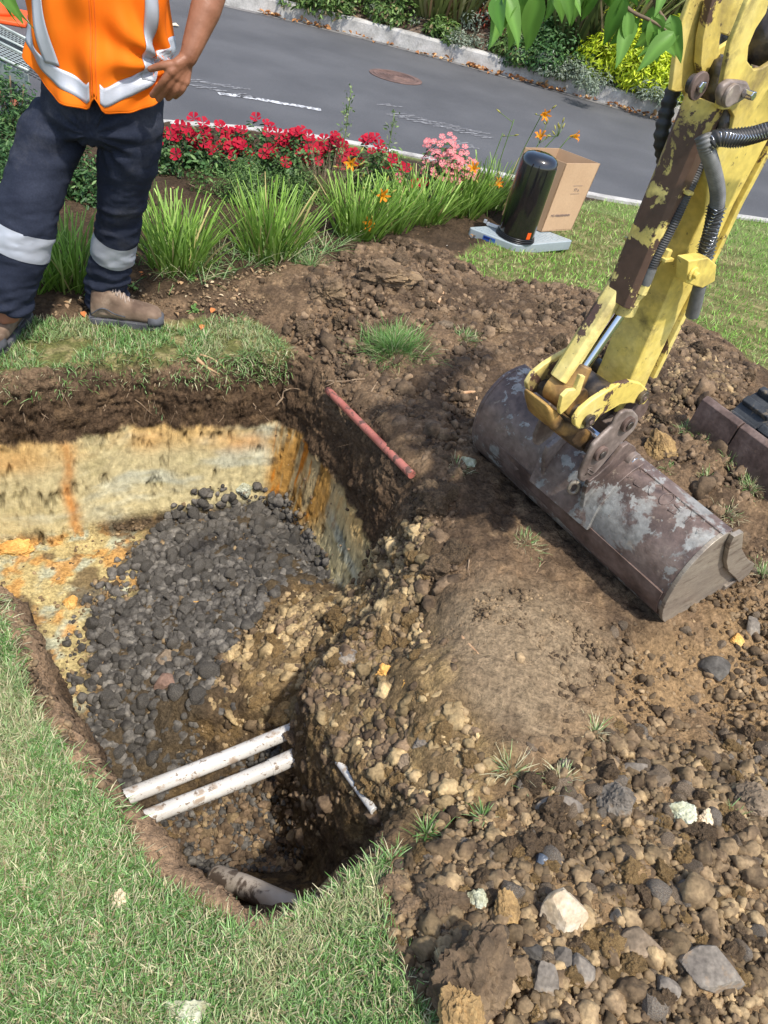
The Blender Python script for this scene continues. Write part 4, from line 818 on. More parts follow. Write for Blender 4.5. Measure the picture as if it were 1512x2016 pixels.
# joint strip on the left panel and the print on the front panel
V, F = prism([cb2(-.002, .02, .0), cb2(-.002, .30, .0), cb2(-.002, .30, BH), cb2(-.002, .02, BH)], -f1*.0015); m = MB(); m.add(V, F); m.build('glued_seam', MAT['cardtape'], ct_)
def text(body, size, origin, ex_, ey_, mat, parent, name='lettering', depth=.0005):
    c = bpy.data.curves.new(name, 'FONT'); c.body = body; c.size = size; c.extrude = depth; c.align_x = 'CENTER'; c.align_y = 'CENTER'; c.materials.append(mat)
    o = bpy.data.objects.new(name, c); link(o, parent); ez = np.cross(ex_, ey_); mm = Matrix.Identity(4)
    for i in range(3): mm[i][0] = ex_[i]; mm[i][1] = ey_[i]; mm[i][2] = ez[i]; mm[i][3] = origin[i]-(root_loc(parent)[i] if parent else 0)
    me = bpy.data.meshes.new_from_object(o); bpy.data.objects.remove(o); o = bpy.data.objects.new(name, me); link(o, parent); o.matrix_local = mm; return o
ex1 = f1; ey1 = up0-f1*(up0@f1); ey1 /= np.linalg.norm(ey1)
text('MZ-4006500/40MM', .021, cb2(.42, 0, .10)-np.cross(ex1, ey1)*0-f2*.0018, ex1, ey1, MAT['ink'], ct_)
text('F7 a', .026, cb2(.60, 0, .26)-f2*.0018, ex1, ey1, MAT['ink'], ct_)
m = MB()
for h_ in (.235, .285): V, F = prism([cb2(.46, -.003, h_), cb2(.74, -.003, h_), cb2(.74, -.003, h_+.0018), cb2(.46, -.003, h_+.0018)], -f2*.0006); m.add(V, F)
m.build('printed_frame', MAT['ink'], ct_)
# ================================================================ manhole, cone, ramp
MAT['iron'] = material('rusty_iron', rough=.8, cols=[(.10, .065, .055), (.17, .105, .085)], scale=10, finevar=.2, bump=((50, .003, 4),))
mc = G(779, 152, RZ); mr = .26
mh = thing('manhole_cover', 'round rusty manhole cover set in the grey road', 'manhole', mc)
V, F = lathe([(mr+.05, .002), (mr+.05, .008), (mr+.004, .010), (mr+.004, .002)], mc, 40); m = MB(); m.add(V, F); m.build('frame_ring', MAT['iron'], mh)
V, F = lathe([(mr, .002), (mr, .012)], mc, 40); m = MB(); m.add(V, F)
for i in range(6):
    r_ = mr*(.15+.14*i); a = np.linspace(0, 2*math.pi, 33)
    if i % 1 == 0: V, F = tube(np.column_stack([mc[0]+r_*np.cos(a), mc[1]+r_*np.sin(a), np.full(33, mc[2]+.013)]), .006, 5, cap=False); m.add(V, F)
m.build('lid', MAT['iron'], mh)
MAT['cone'] = material('orange_plastic', rough=.45, base=(.80, .10, .018), spec=.4, finevar=.06, finescale=20)
kc = G(-8, 32, RZ); cone = thing('traffic_cone', 'orange traffic cone at the road edge behind the metal ramp', 'cone', kc)
V, F = box(kc+np.array([0, 0, .02]), (.62, .62, .04), np.array([[.94, -.34, 0], [.34, .94, 0], [0, 0, 1]])); m = MB(); m.add(V, F); m.build('base', MAT['cone'], cone, bevel=.012)
V, F = lathe([(.19, .04), (.175, .07), (.045, .68), (.03, .70)], kc, 32); m = MB(); m.add(V, F); m.build('body', MAT['cone'], cone, smooth=True)
MAT['galv'] = material('galvanised_metal', rough=.45, metal=.35, cols=[(.34, .38, .35), (.44, .48, .44)], scale=6, spec=.5); MAT['dark'] = material('dark_gap', rough=.9, base=(.03, .03, .03))
rp = thing('metal_ramp', 'pair of perforated galvanised loading planks on a trailer at the far left road edge', 'ramp', G(0, 110, .0))
def plank(c0, c1, c2, c3, zt):
    """two long edges c0-c1 (far), c3-c2 (near) given in the photo"""
    A, B, C_, D = (G(*c, zt) for c in (c0, c1, c2, c3)); l = (B-A); l2 = A-l*2.2; D2 = D-(C_-D)*2.2
    m = MB(); V, F = prism([l2, B, C_, D2], -UZ*.05); m.add(V, F)
    u = (B-l2); v = (D2-l2)
    o = m.build('plank', MAT['galv'], rp, bevel=.004); m = MB(); n_ = 26
    for i in range(n_):
        for j in range(7):
            c = l2+u*((i+.5)/n_)+v*(.12+.76*j/6)+UZ*.002; uu_ = u/np.linalg.norm(u); vv_ = v-uu_*(v@uu_); vv_ /= np.linalg.norm(vv_)
            V, F = box(c, (np.linalg.norm(u)/n_*.62, .010, .003), np.column_stack([uu_, vv_, UZ])); m.add(V, F)
    m.build('slots', MAT['dark'], o)
    m = MB(); V, F = tube([l2+UZ*.008, B+UZ*.008], .008, 8); m.add(V, F); V, F = tube([D2+UZ*.008, C_+UZ*.008], .008, 8); m.add(V, F); m.build('rail', MAT['galv'], o, smooth=True)
plank((0,52),(58,82),(62,104),(0,74), .36)
plank((0,86),(64,118),(56,142),(0,116), .36)
A, B = G(0, 120, .355), G(55, 146, .355); V, F = prism([A-(B-A)*2.2, B, B-UZ*.085, A-(B-A)*2.2-UZ*.085], np.array([0, .012, 0])); m = MB(); m.add(V, F); m.build('side_rail', MAT['galv'], rp, bevel=.003)
for q in (-1.8, -.4, .9):
    c = A+(B-A)*q; V, F = box(np.array([c[0], c[1]+.25, .14]), (.05, .05, .30)); m = MB(); m.add(V, F); m.build('support', MAT['galv'], rp)
# ================================================================ stones and clods
def rockmat(name, cols, sc=14, patches=(), bump=((45, .003, 6), (150, .0012, 4)), rough=.85, objvar=.25):
    if 'cl' in name: cols = [(a, b*.98, c*.82) for a, b, c in cols]
    return material(name, rough=rough, cols=cols, scale=sc, objvar=objvar, finevar=.22, finescale=120, bump=bump, patches=patches, spec=.3)
MAT['gravel'] = rockmat('dark_stone', [(.052, .047, .040), (.095, .086, .074), (.15, .137, .115)], patches=[((.20, .14, .08), 18, .60, .68, .6)])
MAT['greystone'] = rockmat('grey_stone', [(.10, .085, .07), (.18, .155, .125), (.26, .23, .185)], patches=[((.24, .16, .09), 16, .52, .62, .8)])
MAT['tanstone'] = rockmat('tan_stone', [(.10, .075, .05), (.18, .135, .09), (.27, .205, .14)], patches=[((.10, .065, .04), 20, .58, .66, .8)])
MAT['ochre'] = rockmat('ochre_clay', [(.16, .105, .055), (.29, .19, .095), (.42, .285, .14)], bump=((35, .008, 8), (120, .003, 5)), patches=[((.08, .055, .04), 14, .56, .64, .9)])
MAT['clod'] = rockmat('brown_clod', [(.08, .056, .04), (.145, .10, .07), (.22, .155, .105)], bump=((35, .01, 8), (120, .004, 5)), patches=[((.30, .20, .10), 16, .60, .68, .7)])
MAT['orangeclay'] = rockmat('orange_clay', [(.40, .20, .06), (.58, .33, .11), (.62, .42, .18)], patches=[((.14, .09, .05), 16, .6, .68, .9)])
MAT['cream'] = rockmat('cream_stone', [(.48, .36, .22), (.60, .49, .34), (.68, .60, .47)], patches=[((.30, .20, .11), 14, .6, .7, .7)], rough=.7)
MAT['greenstone'] = rockmat('pale_green_stone', [(.24, .23, .13), (.40, .41, .30), (.50, .52, .42)], patches=[((.22, .15, .08), 16, .55, .62, .9)])
MAT['bluestone'] = rockmat('blue_black_stone', [(.025, .03, .04), (.09, .11, .14), (.18, .21, .25)], rough=.3)
MAT['redstone'] = rockmat('reddish_stone', [(.14, .09, .07), (.24, .15, .11), (.30, .20, .15)])
def one_rock(name, label, cat, px, py, wpx, hpx, mat, seed, facets=12, lump=0., rough=.04, rz=None, sink=.25, asp=.75, sub=5, hgt=0):
    p0 = hit(px, py+hpx*.2); depth = np.linalg.norm(p0-np.array([0, 0, CAM_H])); s = depth*.93/FPX/2
    V, F = rock(sub, seed, facets, rough, (1, 1, 1), soft=.05, lump=lump)
    if lump: V = V*(1+.10*fbm(V, 7, 4, seed+77, .6, ridged=True))[:, None]
    V /= np.abs(V).max(0)[None]; V = V*np.array([wpx*s, min(wpx, hpx)*s*asp, hpx*s])
    # lean the long axis so that it stands as in the photo
    R_ = np.column_stack([RC, -F_*1.0, UC]); V = V@R_.T
    p = p0+np.array([0, 0, max(-V[:, 2].min()*(1-sink*1.3), 0)*.55+hgt]); o = obj(name, V+p, F, mat, None, smooth=False)
    o.data.polygons.foreach_set('use_smooth', np.ones(len(F), bool)); o.data.set_sharp_from_angle(angle=math.radians(16 if not lump else 28)); V0 = np.array([v.co[:] for v in o.data.vertices])-p; o.data.vertices.foreach_set('co', V0.astype(np.float32).ravel()); o.location = p
    return tag(o, label, cat)
RK = [
 ('stone','cream pyramid shaped stone with a white chipped top on the spoil heap','stone',1105,1795,88,110,'cream',11,6,0),
 ('stone','large flat topped tan grey stone near the lower right corner','stone',1392,1903,112,82,'greystone',12,10,0),
 ('stone','yellow tan blocky stone lying left above the large tan grey stone','stone',1258,1855,92,66,'tanstone',13,9,0),
 ('stone','grey wedge shaped stone standing below the cream pyramid stone','stone',1068,1925,50,92,'greystone',14,7,0),
 ('stone','ochre brown upright stone left of the cream pyramid stone','stone',990,1790,62,102,'ochre',15,8,.15),
 ('stone','flat grey stone beside the wilted grass at the heap edge','stone',1100,1588,98,52,'greystone',16,8,0),
 ('stone','large rounded purple brown stone in the upper row of the heap','stone',1208,1572,82,74,'greystone',17,11,.1),
 ('stone','brown rounded stone touching the top of the purple brown stone','stone',1292,1532,52,48,'tanstone',18,10,0),
 ('stone','long brown stone lying above the purple brown stone','stone',1252,1512,60,30,'greystone',19,9,0),
 ('stone','broken stone with a pale green fractured face in the heap','stone',1340,1602,62,62,'greenstone',20,8,.1),
 ('stone','small whitish clay lump beside the broken green faced stone','stone',1388,1608,46,42,'cream',21,12,.2),
 ('stone','big tan slab with a pale green broken edge at the right of the heap','stone',1475,1572,96,74,'tanstone',22,8,.1),
 ('stone','dark grey angular stone alone below the bucket corner','stone',1405,1312,66,50,'gravel',23,8,0),
 ('stone','round orange stone on the soil below the bucket corner','stone',1449,1259,32,30,'orangeclay',24,14,.1),
 ('stone','blue black glassy stone on the left part of the heap','stone',1066,1694,36,40,'bluestone',25,8,0),
 ('stone','pale green rounded stone between the two big clods','stone',940,1766,46,58,'greenstone',26,14,.1),
 ('stone','grey egg shaped stone left of the large tan grey stone','stone',1312,1945,46,54,'greystone',27,22,0),
 ('stone','grey rounded stone right of the grey wedge stone','stone',1106,1888,44,62,'greystone',28,14,0),
 ('stone','pointed grey brown stone between cream pyramid stone and yellow stone','stone',1142,1903,46,70,'greystone',29,7,0),
 ('stone','dark grey rounded stone just under the cream pyramid stone','stone',1050,1872,44,40,'gravel',30,18,0),
 ('stone','dark angular stone upper right of the cream pyramid stone','stone',1216,1812,36,50,'gravel',31,8,0),
 ('earth_clod','big dark clod with an ochre clay face near the bottom of the picture','clod',925,1905,176,205,'clod',32,10,.35),
 ('clay_lump','rough ochre clay lump stuck to the big dark clod','clod',893,1925,84,130,'ochre',33,10,.35),
 ('earth_clod','knobbly brown clod with pale specks above the big dark clod','clod',872,1768,96,98,'clod',34,10,.35),
 ('earth_clod','round brown clod at the lawn edge left of the heap','clod',803,1778,66,54,'clod',35,16,.25),
 ('earth_clod','blocky dark clod on the lawn edge above the round brown clod','clod',770,1740,70,56,'clod',36,9,.3),
 ('stone','small cream clay pebble beside the small orange brown stones of the heap','stone',1177,1633,38,26,'orangeclay',37,12,.1),
 ('stone','upright orange brown clay slab behind the coupler links','stone',1295,872,66,98,'ochre',38,8,.2),
 ('stone','pale clay ball at the foot of the cut clay wall','stone',480,960,38,38,'greenstone',39,18,.2),
 ('stone','pale green stone in the soil left of the bucket','stone',921,910,36,36,'greenstone',40,14,.1),
 ('clay_lump','yellow orange clay lump on the left ledge of the pit','clod',32,1080,76,46,'orangeclay',41,12,.25),
 ('stone','orange clay stone at the left edge of the gravel','stone',140,1184,34,32,'orangeclay',42,12,.1),
 ('stone','small orange stone among the dark gravel','stone',386,1190,26,22,'orangeclay',43,14,.1),
 ('stone','tan brown stone lying on top of the dark gravel','stone',324,1294,42,40,'tanstone',44,9,0),
 ('stone','reddish brown stone below the tan stone on the gravel','stone',326,1342,48,44,'redstone',45,9,0),
 ('clay_lump','large ochre clay lump above the ends of the white pipes','clod',562,1398,78,58,'ochre',46,9,.3),
 ('earth_clod','dark wet clod resting on the middle of the stained pale pipe','clod',470,1762,60,40,'clod',61,9,.4),
 ('earth_clod','small dark clod below the visible end of the stained pale pipe','clod',520,1812,54,34,'clod',62,9,.4),
 ('stone','grey stone on the face of the clod slope','stone',828,1462,40,44,'greystone',47,9,.1),
 ('stone','brown stone below the grey stone on the clod slope','stone',797,1500,38,42,'tanstone',48,9,.1),
 ('stone','grey brown rock at the top of the clod slope','stone',683,1290,46,36,'greystone',49,9,.1),
 ('clay_lump','bright yellow clay lump on the clod slope','clod',756,1322,50,46,'orangeclay',50,10,.35),
 ('clay_lump','second yellow clay lump right of the bright yellow one','clod',808,1347,54,44,'orangeclay',51,10,.4),
 ('earth_clod','big ragged clod of torn topsoil at the back of the spoil','clod',760,545,150,76,'clod',53,9,.4),
 ('earth_clod','upright torn clod left of the big ragged clod','clod',640,572,90,74,'clod',54,9,.4),
 ('earth_clod','dark cracked clod at the right lawn edge near the arm','clod',975,640,70,60,'clod',55,9,.35),
 ('stone','small tan stone on the spoil behind the turf tuft','stone',876,637,36,20,'tanstone',56,10,.1),
 ('stone','flat grey stone at the right frame edge of the spoil','stone',1478,1232,30,52,'greystone',57,8,0),
 ('earth_clod','square tan clod on the spoil below the blade','clod',1440,1062,70,60,'clod',58,8,.2),
 ('clay_lump','pale grey clay lump in the lawn at the bottom edge','clod',372,1985,100,56,'greenstone',59,12,.3),
 ('clay_lump','cream clay smear lying in the near lawn below the pipes','clod',236,1765,34,44,'cream',60,12,.3),
]
for nm, lb_, ct, px, py, w_, h_, ma, sd, fa, lu in RK:
    one_rock(nm, lb_, ct, px, py, w_, h_, MAT[ma], sd, fa, lu, rough=.04 if lu < .1 else .16, asp=.85 if h_ < 90 else .7)
for lb_, px, py, z_, w_, sd in (('brown clod lying on top of the two white pipes', 575, 1450, -.47, .062, 70), ('small dark clod on the end of the upper white pipe', 592, 1440, -.475, .04, 71), ('small ochre crumb between the white pipe ends', 602, 1462, -.49, .03, 72), ('ragged clod hanging over the buried end of the upper white pipe', 634, 1422, -.52, .08, 73), ('dark clod over the buried end of the lower white pipe', 642, 1470, -.54, .075, 74)):
    V, F = rock(4, sd, 9, .25, (1, .8, .75), soft=.05, lump=.5); V = V/np.abs(V).max()*w_/2; o = obj('earth_clod', V, F, MAT['ochre' if sd == 72 else 'clod'], None, smooth=True); o.data.set_sharp_from_angle(angle=.5); o.location = G(px, py, z_); tag(o, lb_, 'clod')
_o = [o for o in COL.objects if o.get('label') == 'rough ochre clay lump stuck to the big dark clod'][0]; _o.location = np.array(_o.location)-F_*.085
# ---- groups of look-alikes, each its own object; the small rest as one mass
def templates(n, sub, seed0, facets, rough, lump, el=(.65, 1.0)):
    out = []; r = np.random.default_rng(seed0)
    for i in range(n):
        V, F = rock(sub, seed0+i, int(r.integers(*facets)), rough, (1, r.uniform(*el), r.uniform(*el)), soft=.04, lump=lump); out.append(V/np.abs(V).max())
    return np.array(out), F
def individuals(name, label, cat, group, mat, T, F, P, size, r, sinkf=.15):
    ms = []
    for V in T:
        me = mesh_np(V, F, name, None, True); me.set_sharp_from_angle(angle=math.radians(20)); me.materials.append(mat); ms.append(me)
    for i, (p, s) in enumerate(zip(P, size)):
        o = bpy.data.objects.new(name, ms[i % len(ms)]); COL.objects.link(o); o.scale = (s, s, s); o.rotation_euler = r.uniform(0, 6.28, 3)
        o.location = (p[0], p[1], p[2]+s*(.5-sinkf)); tag(o, label, cat, group)
def mass(name, mat, T, F, P, size, r, kind='stuff', lift=.3):
    n = len(P); R_ = rotm(n, r); t = r.integers(0, len(T), n); V = np.einsum('nij,nkj->nki', R_, T[t])*size[:, None, None]
    off = P.copy(); off[:, 2] += size*lift; V += off[:, None, :]; k = T.shape[1]
    FF = (F[None]+(np.arange(n)*k)[:, None, None]).reshape(-1, 3)
    var = np.repeat(r.uniform(.6, 1.45, n), k)
    o = obj(name, V.reshape(-1, 3), FF, mat, None, np.column_stack([var, var, var]), smooth=False); return tag(o, kind=kind)
def massmat(name, cols, sc, bump):
    if 'gravel' not in name: cols = [(a, b*.98, c*.82) for a, b, c in cols]
    m = material(name, rough=.9, cols=cols, scale=sc, detail=5, finevar=.25, finescale=140, bump=bump, spec=.25); t = m.node_tree; b = t.nodes['Principled BSDF']
    src = b.inputs['Base Color'].links[0].from_socket; a = t.nodes.new('ShaderNodeAttribute'); a.attribute_name = 'Col'; v = t.nodes.new('ShaderNodeVectorMath'); v.operation = 'MULTIPLY'
    lk(t, src, v.inputs[0]); lk(t, a.outputs['Color'], v.inputs[1]); lk(t, v.outputs[0], b.inputs['Base Color']); return m
r5 = np.random.default_rng(55)
def with_z(Q): return np.column_stack([Q, ground_z(Q)])
def low(Q, z=-.58): return Q[Q[:, 2] < z]
TG, FG = templates(18, 3, 700, (5, 8), .05, 0)
TG2, FG2 = templates(16, 2, 760, (5, 8), .0, 0)
TC, FC = templates(14, 4, 800, (5, 9), .3, .36)
TC2, FC2 = templates(14, 2, 850, (8, 16), .0, .35)
MAT['crumb'] = massmat('soil_crumbs', [(.075, .052, .037), (.145, .102, .07), (.25, .18, .12)], 16, ((50, .004, 6),))
MAT['crumbdark'] = massmat('dark_soil_crumbs', [(.065, .045, .034), (.125, .087, .063), (.2, .14, .10)], 16, ((50, .004, 6),))
MAT['crumbochre'] = massmat('ochre_soil_crumbs', [(.095, .068, .045), (.175, .125, .083), (.30, .22, .14)], 14, ((50, .004, 6),))
TS, FS = templates(24, 2, 900, (5, 9), .3, .3); TS1, FS1 = templates(12, 1, 930, (9, 18), 0, .35)
# dark crushed stone pile
Qg = low(with_z(scatter(M_gravel, 420, r5)), -.66)[:290]; Qg[:, 2] += r5.uniform(-.005, .02, len(Qg))
individuals('crushed_stone', 'dark grey angular crushed stone in the gravel pile on the pit floor', 'stone', 'dark crushed stones piled on the pit floor', MAT['gravel'], TG, FG, Qg, np.clip(r5.lognormal(math.log(.024), .30, len(Qg)), .013, .04), r5)
MAT['gravelmass'] = massmat('dark_gravel', [(.046, .041, .035), (.088, .080, .069), (.14, .127, .107)], 30, ((60, .002, 4),))
Qm = low(with_z(scatter(M_gravel, 5500, r5)), -.62)
mass('gravel', MAT['gravelmass'], TG2, FG2, Qm, np.clip(r5.lognormal(math.log(.014), .4, len(Qm)), .006, .03), r5, lift=.25)
# gravel mixed with soil in the pipe hole and over the slope
hole = Gs([(310,1600),(480,1520),(640,1480),(760,1560),(790,1650),(700,1720),(560,1730),(400,1720)], -.9)
Qh = low(with_z(scatter(hole, 1500, r5)), -.7); mass('gravel', MAT['gravelmass'], TG2, FG2, Qh, r5.uniform(.005, .019, len(Qh)), r5, lift=.2)
M_stray = np.array([G(*q)[:2] for q in [(170,1170,-.8),(300,1040,-.8),(480,960,-.78),(560,975,-.78),(720,1130,-.8),(760,1190,-.6),(600,1270,-.56),(480,1420,-.7),(330,1540,-.85),(210,1530,-.9),(130,1400,-.82),(130,1240,-.8)]])
Qm = low(with_z(scatter(M_stray, 1500, r5)), -.66); mass('gravel', MAT['gravelmass'], TG2, FG2, Qm, np.clip(r5.lognormal(math.log(.012), .45, len(Qm)), .005, .028), r5, lift=.25)
Qm = low(with_z(scatter(M_stray, 1600, r5)), -.6); mass('loose_soil', MAT['crumbochre'], TS, FS, Qm, np.clip(r5.lognormal(math.log(.008), .45, len(Qm)), .003, .022), r5, lift=.2)
# clod slope
Qc = with_z(scatter(M_clods, 110, r5)); individuals('earth_clod', 'brown ochre clod of loose soil on the slope between pit and bucket', 'clod', 'clods on the slope beside the pipes', MAT['ochre'], TC, FC, Qc, np.clip(r5.lognormal(math.log(.024), .4, 110), .016, .055), r5, .36)
Qc = with_z(scatter(M_clods, 3600, r5)); mass('loose_soil', MAT['crumbochre'], TS, FS, Qc, np.clip(r5.lognormal(math.log(.007), .5, len(Qc)), .003, .022), r5)
# spoil heap lower right
sp_in = np.vstack([Gs([(760,1720),(880,1640),(1000,1570),(1120,1500),(1200,1420),(1330,1480),(1512,1440)]), [[1.25,1.1],[1.15,.62],[.75,.5],[.35,.45]], Gs([(860,2016),(800,1950),(760,1850)])])
for k_, (ma, nm, lb_, ct, gp, n_, T_, F_2, s0, s1) in enumerate([('tanstone','stone','tan brown stone in the loose spoil heap at the lower right','stone','tan stones in the spoil heap',130,TG,FG,.012,.028), ('clod','earth_clod','crumbly brown clod in the loose spoil heap at the lower right','clod','brown clods in the spoil heap',105,TC,FC,.016,.042),
        ('ochre','clay_lump','ochre clay lump in the loose spoil heap at the lower right','clod','ochre lumps in the spoil heap',150,TC,FC,.014,.034), ('greystone','stone','grey angular stone in the loose spoil heap at the lower right','stone','grey stones in the spoil heap',70,TG,FG,.012,.030)]):
    Qs = with_z(scatter(sp_in, n_, r5)); individuals(nm, lb_, ct, gp, MAT[ma], T_, F_2, Qs, np.clip(r5.lognormal(math.log((s0+s1)/2.3), .35, n_), s0*.8, s1*1.15), r5, .34)
Qs = with_z(scatter(sp_in, 7000, r5)); mass('loose_soil', MAT['crumbochre'], TS, FS, Qs, np.clip(r5.lognormal(math.log(.0062), .5, len(Qs)), .003, .02), r5)
Qs = with_z(scatter(sp_in, 3500, r5)); mass('loose_soil', MAT['crumb'], TS, FS, Qs, np.clip(r5.lognormal(math.log(.006), .5, len(Qs)), .003, .02), r5)
TM, FM = templates(18, 3, 960, (5, 9), .3, .32)
def midmass(poly, n, mu, mat, hi=.045, lift=.15): Qs = with_z(scatter(poly, n, r5)); mass('loose_soil', MAT[mat], TM, FM, Qs, np.clip(r5.lognormal(math.log(mu), .35, n), .008, hi), r5, lift=lift)
midmass(sp_in, 420, .019, 'crumbochre'); midmass(sp_in, 420, .019, 'crumb'); MAT['crumbclay'] = massmat('clay_crumbs', [(.15, .11, .065), (.28, .205, .125), (.44, .33, .20)], 14, ((50, .004, 6),)); midmass(M_clods, 420, .020, 'crumbclay', .04); midmass(M_clods, 160, .020, 'crumbdark', .04)
M_foot = np.array([G(*q)[:2] for q in [(460,1290,-.68),(600,1165,-.58),(720,1145,-.5),(810,1190,-.36),(720,1270,-.4),(640,1310,-.5),(612,1380,-.6),(600,1425,-.62),(500,1430,-.66),(420,1400,-.7),(380,1340,-.72)]])
midmass(M_foot, 480, .019, 'crumbclay', .04); midmass(M_foot, 200, .018, 'crumb', .036); Qs = with_z(scatter(M_foot, 2600, r5)); mass('loose_soil', MAT['crumbochre'], TS, FS, Qs, np.clip(r5.lognormal(math.log(.007), .5, len(Qs)), .003, .02), r5)
M_hole = np.array([G(*q)[:2] for q in [(340,1640,-.95),(480,1560,-.88),(620,1480,-.65),(690,1540,-.6),(760,1640,-.65),(700,1705,-.7),(560,1730,-.88),(430,1720,-.95)]])
midmass(M_hole, 200, .02, 'crumbdark', .04); midmass(M_hole, 120, .018, 'crumbochre', .035); Qs = with_z(scatter(M_hole, 1500, r5)); mass('loose_soil', MAT['crumb'], TS, FS, Qs, np.clip(r5.lognormal(math.log(.007), .5, len(Qs)), .003, .02), r5)
# scrape zone and soil right of the bucket
rt_ = np.vstack([Gs([(1180,1240),(1320,1230),(1420,1170),(1480,1080),(1512,1040)]), [[2.0,2.6],[2.1,1.4]], Gs([(1512,1420),(1350,1500),(1200,1440),(1100,1500),(1010,1500),(1080,1440)])])
Qs = with_z(scatter(rt_, 80, r5)); individuals('stone', 'small tan stone scattered in the scraped soil below the bucket', 'stone', 'small stones below the bucket', MAT['tanstone'], TG, FG, Qs, r5.uniform(.008, .022, 80), r5, .2)
Qs = with_z(scatter(rt_, 4500, r5)); mass('loose_soil', MAT['crumb'], TS, FS, Qs, np.clip(r5.lognormal(math.log(.006), .5, len(Qs)), .003, .018), r5)
# thrown topsoil behind the pit
bk_ = Gs([(560,610),(620,560),(700,520),(800,505),(890,550),(960,600),(1130,600),(1250,650),(1400,700),(1470,770),(1420,850),(1512,1000),(1400,1080),(1150,800),(950,740),(900,1000),(900,1150),(840,1180),(850,1000),(770,850),(700,770),(630,720),(560,680)])
Qs = with_z(scatter(bk_, 9000, r5)); mass('loose_soil', MAT['crumbdark'], TS, FS, Qs, np.clip(r5.lognormal(math.log(.0085), .5, len(Qs)), .004, .028), r5)
Qs = with_z(scatter(bk_, 78, r5)); individuals('earth_clod', 'dark brown clod of thrown topsoil behind the pit', 'clod', 'dark clods of thrown topsoil', MAT['clod'], TC, FC, Qs, np.clip(r5.lognormal(math.log(.034), .4, 78), .025, .085), r5, .42)
midmass(bk_, 420, .026, 'crumbdark', .06); midmass(rt_, 160, .016, 'crumb', .03)
mnd = Gs([(1250,660),(1330,655),(1400,690),(1460,750),(1440,800),(1360,780),(1330,830),(1270,800)], .18)
Qs = with_z(scatter(mnd, 2500, r5)); mass('loose_soil', MAT['crumbochre'], TS, FS, Qs, np.clip(r5.lognormal(math.log(.007), .5, len(Qs)), .003, .022), r5)
# crumbs on the pit floor edges, on the flap and along the walls
for poly_, n_, ma, s_ in ((M_ledge, 500, 'crumbochre', .006), (M_flap, 2600, 'crumb', .0036), (M_gravel, 700, 'crumb', .006), (Gs([(170,1200),(480,1300),(620,1480),(480,1500),(300,1500),(190,1440)], -.8), 1300, 'crumbochre', .007),
                          (Gs([(0,1020),(490,960),(640,1010),(600,990),(480,1000),(300,1050),(0,1050)], -.82), 900, 'crumb', .007), (hole, 1800, 'crumbdark', .006),
                          (Gs([(640,790),(700,790),(840,960),(830,1100),(860,1250),(760,1180),(760,980),(650,870)], -.2), 2200, 'crumbdark', .006), (Gs([(-20,1165),(14,1240),(50,1345),(92,1420),(140,1502),(195,1567),(255,1624),(290,1680),(320,1690),(300,1640),(285,1600),(220,1550),(170,1490),(130,1410),(80,1340),(45,1235),(0,1165)], -.02), 900, 'crumb', .004), (Gs([(0,640),(200,600),(560,560),(560,640),(480,650),(330,640)], 0), 1600, 'crumb', .005)):
    Qs = with_z(scatter(poly_, n_, r5)); Qs = low(Qs, -.77) if (n_, s_) in ((900, .007), (500, .006)) else Qs; mass('loose_soil', MAT[ma], TS1, FS1, Qs, np.clip(r5.lognormal(math.log(s_), .45, len(Qs)), .002, .02), r5)

# ================================================================ roots and splinters
MAT['root'] = material('root', rough=.85, cols=[(.20, .13, .08), (.38, .28, .18)], scale=30, spec=.15, bump=((90, .001, 4),)); MAT['splinter'] = material('torn_wood', rough=.8, cols=[(.38, .20, .10), (.55, .38, .22)], scale=26, stretch=(1, 1, 3), bump=((80, .001, 4),))
def root(name, label, pts, r0, mat='root', cat='root', group=None, out=.012, branch_=2):
    P = np.array([hit(a, b) for a, b in pts]); P = P-F_*out; P = spline(P, 5); P += np.column_stack([fbm(P, 25, 2, int(pts[0][0])+k) for k in range(3)])*.006; t = np.linspace(0, 1, len(P)); m = MB(); V, F = tube(P, r0*(1-.75*t)+.0006, 6); m.add(V, F)
    for b in range(branch_):
        k = int(r5.integers(len(P)//4, len(P)-3)); e = P[k]+r5.normal(0, .03, 3)+np.array([0, 0, -.03]); V, F = tube(spline([P[k], (P[k]+e)/2+r5.normal(0, .006, 3), e], 3), [r0*.4]*4+[r0*.3]*2+[.0005], 5); m.add(V, F)
    o = m.build(name, MAT[mat], None, smooth=True); c = P[0]; V0 = np.array([v.co[:] for v in o.data.vertices])-c; o.data.vertices.foreach_set('co', V0.astype(np.float32).ravel()); o.location = c; return tag(o, label, cat, group)
root('root', 'thick pale root hanging down the topsoil at the far left', [(30,735),(38,765),(48,800),(52,835)], .008)
root('root', 'pale root branching low at the left from the thick one', [(0,828),(25,812),(48,802)], .003)
root('root', 'short pale root stub at the corner where the two clay walls meet', [(545,800),(556,785),(562,770),(590,765)], .005)
root('root', 'long thin root running down the topsoil under the turf', [(112,745),(120,765),(130,782),(145,810),(146,822)], .0022)
root('twig', 'dark twig lying on the soil above the pink pipe', [(642,752),(690,750),(735,745)], .004, cat='twig'); root('twig', 'brown bent twig standing above the pink pipe', [(718,805),(725,785),(748,745)], .005, cat='twig')
root('splinter', 'torn orange wood splinter at the left end of the bucket', [(912,775),(930,772),(945,772)], .008, 'splinter', 'wood'); root('splinter', 'second torn wood splinter hanging by the bucket end', [(938,775),(936,795),(932,812)], .005, 'splinter', 'wood')
root('splinter', 'broken wooden root end poking from the topsoil under the turf', [(388,708),(405,722),(432,738)], .009, 'splinter', 'wood'); root('splinter', 'thin split of wood above the broken root end', [(395,700),(425,712),(448,728)], .005, 'splinter', 'wood')
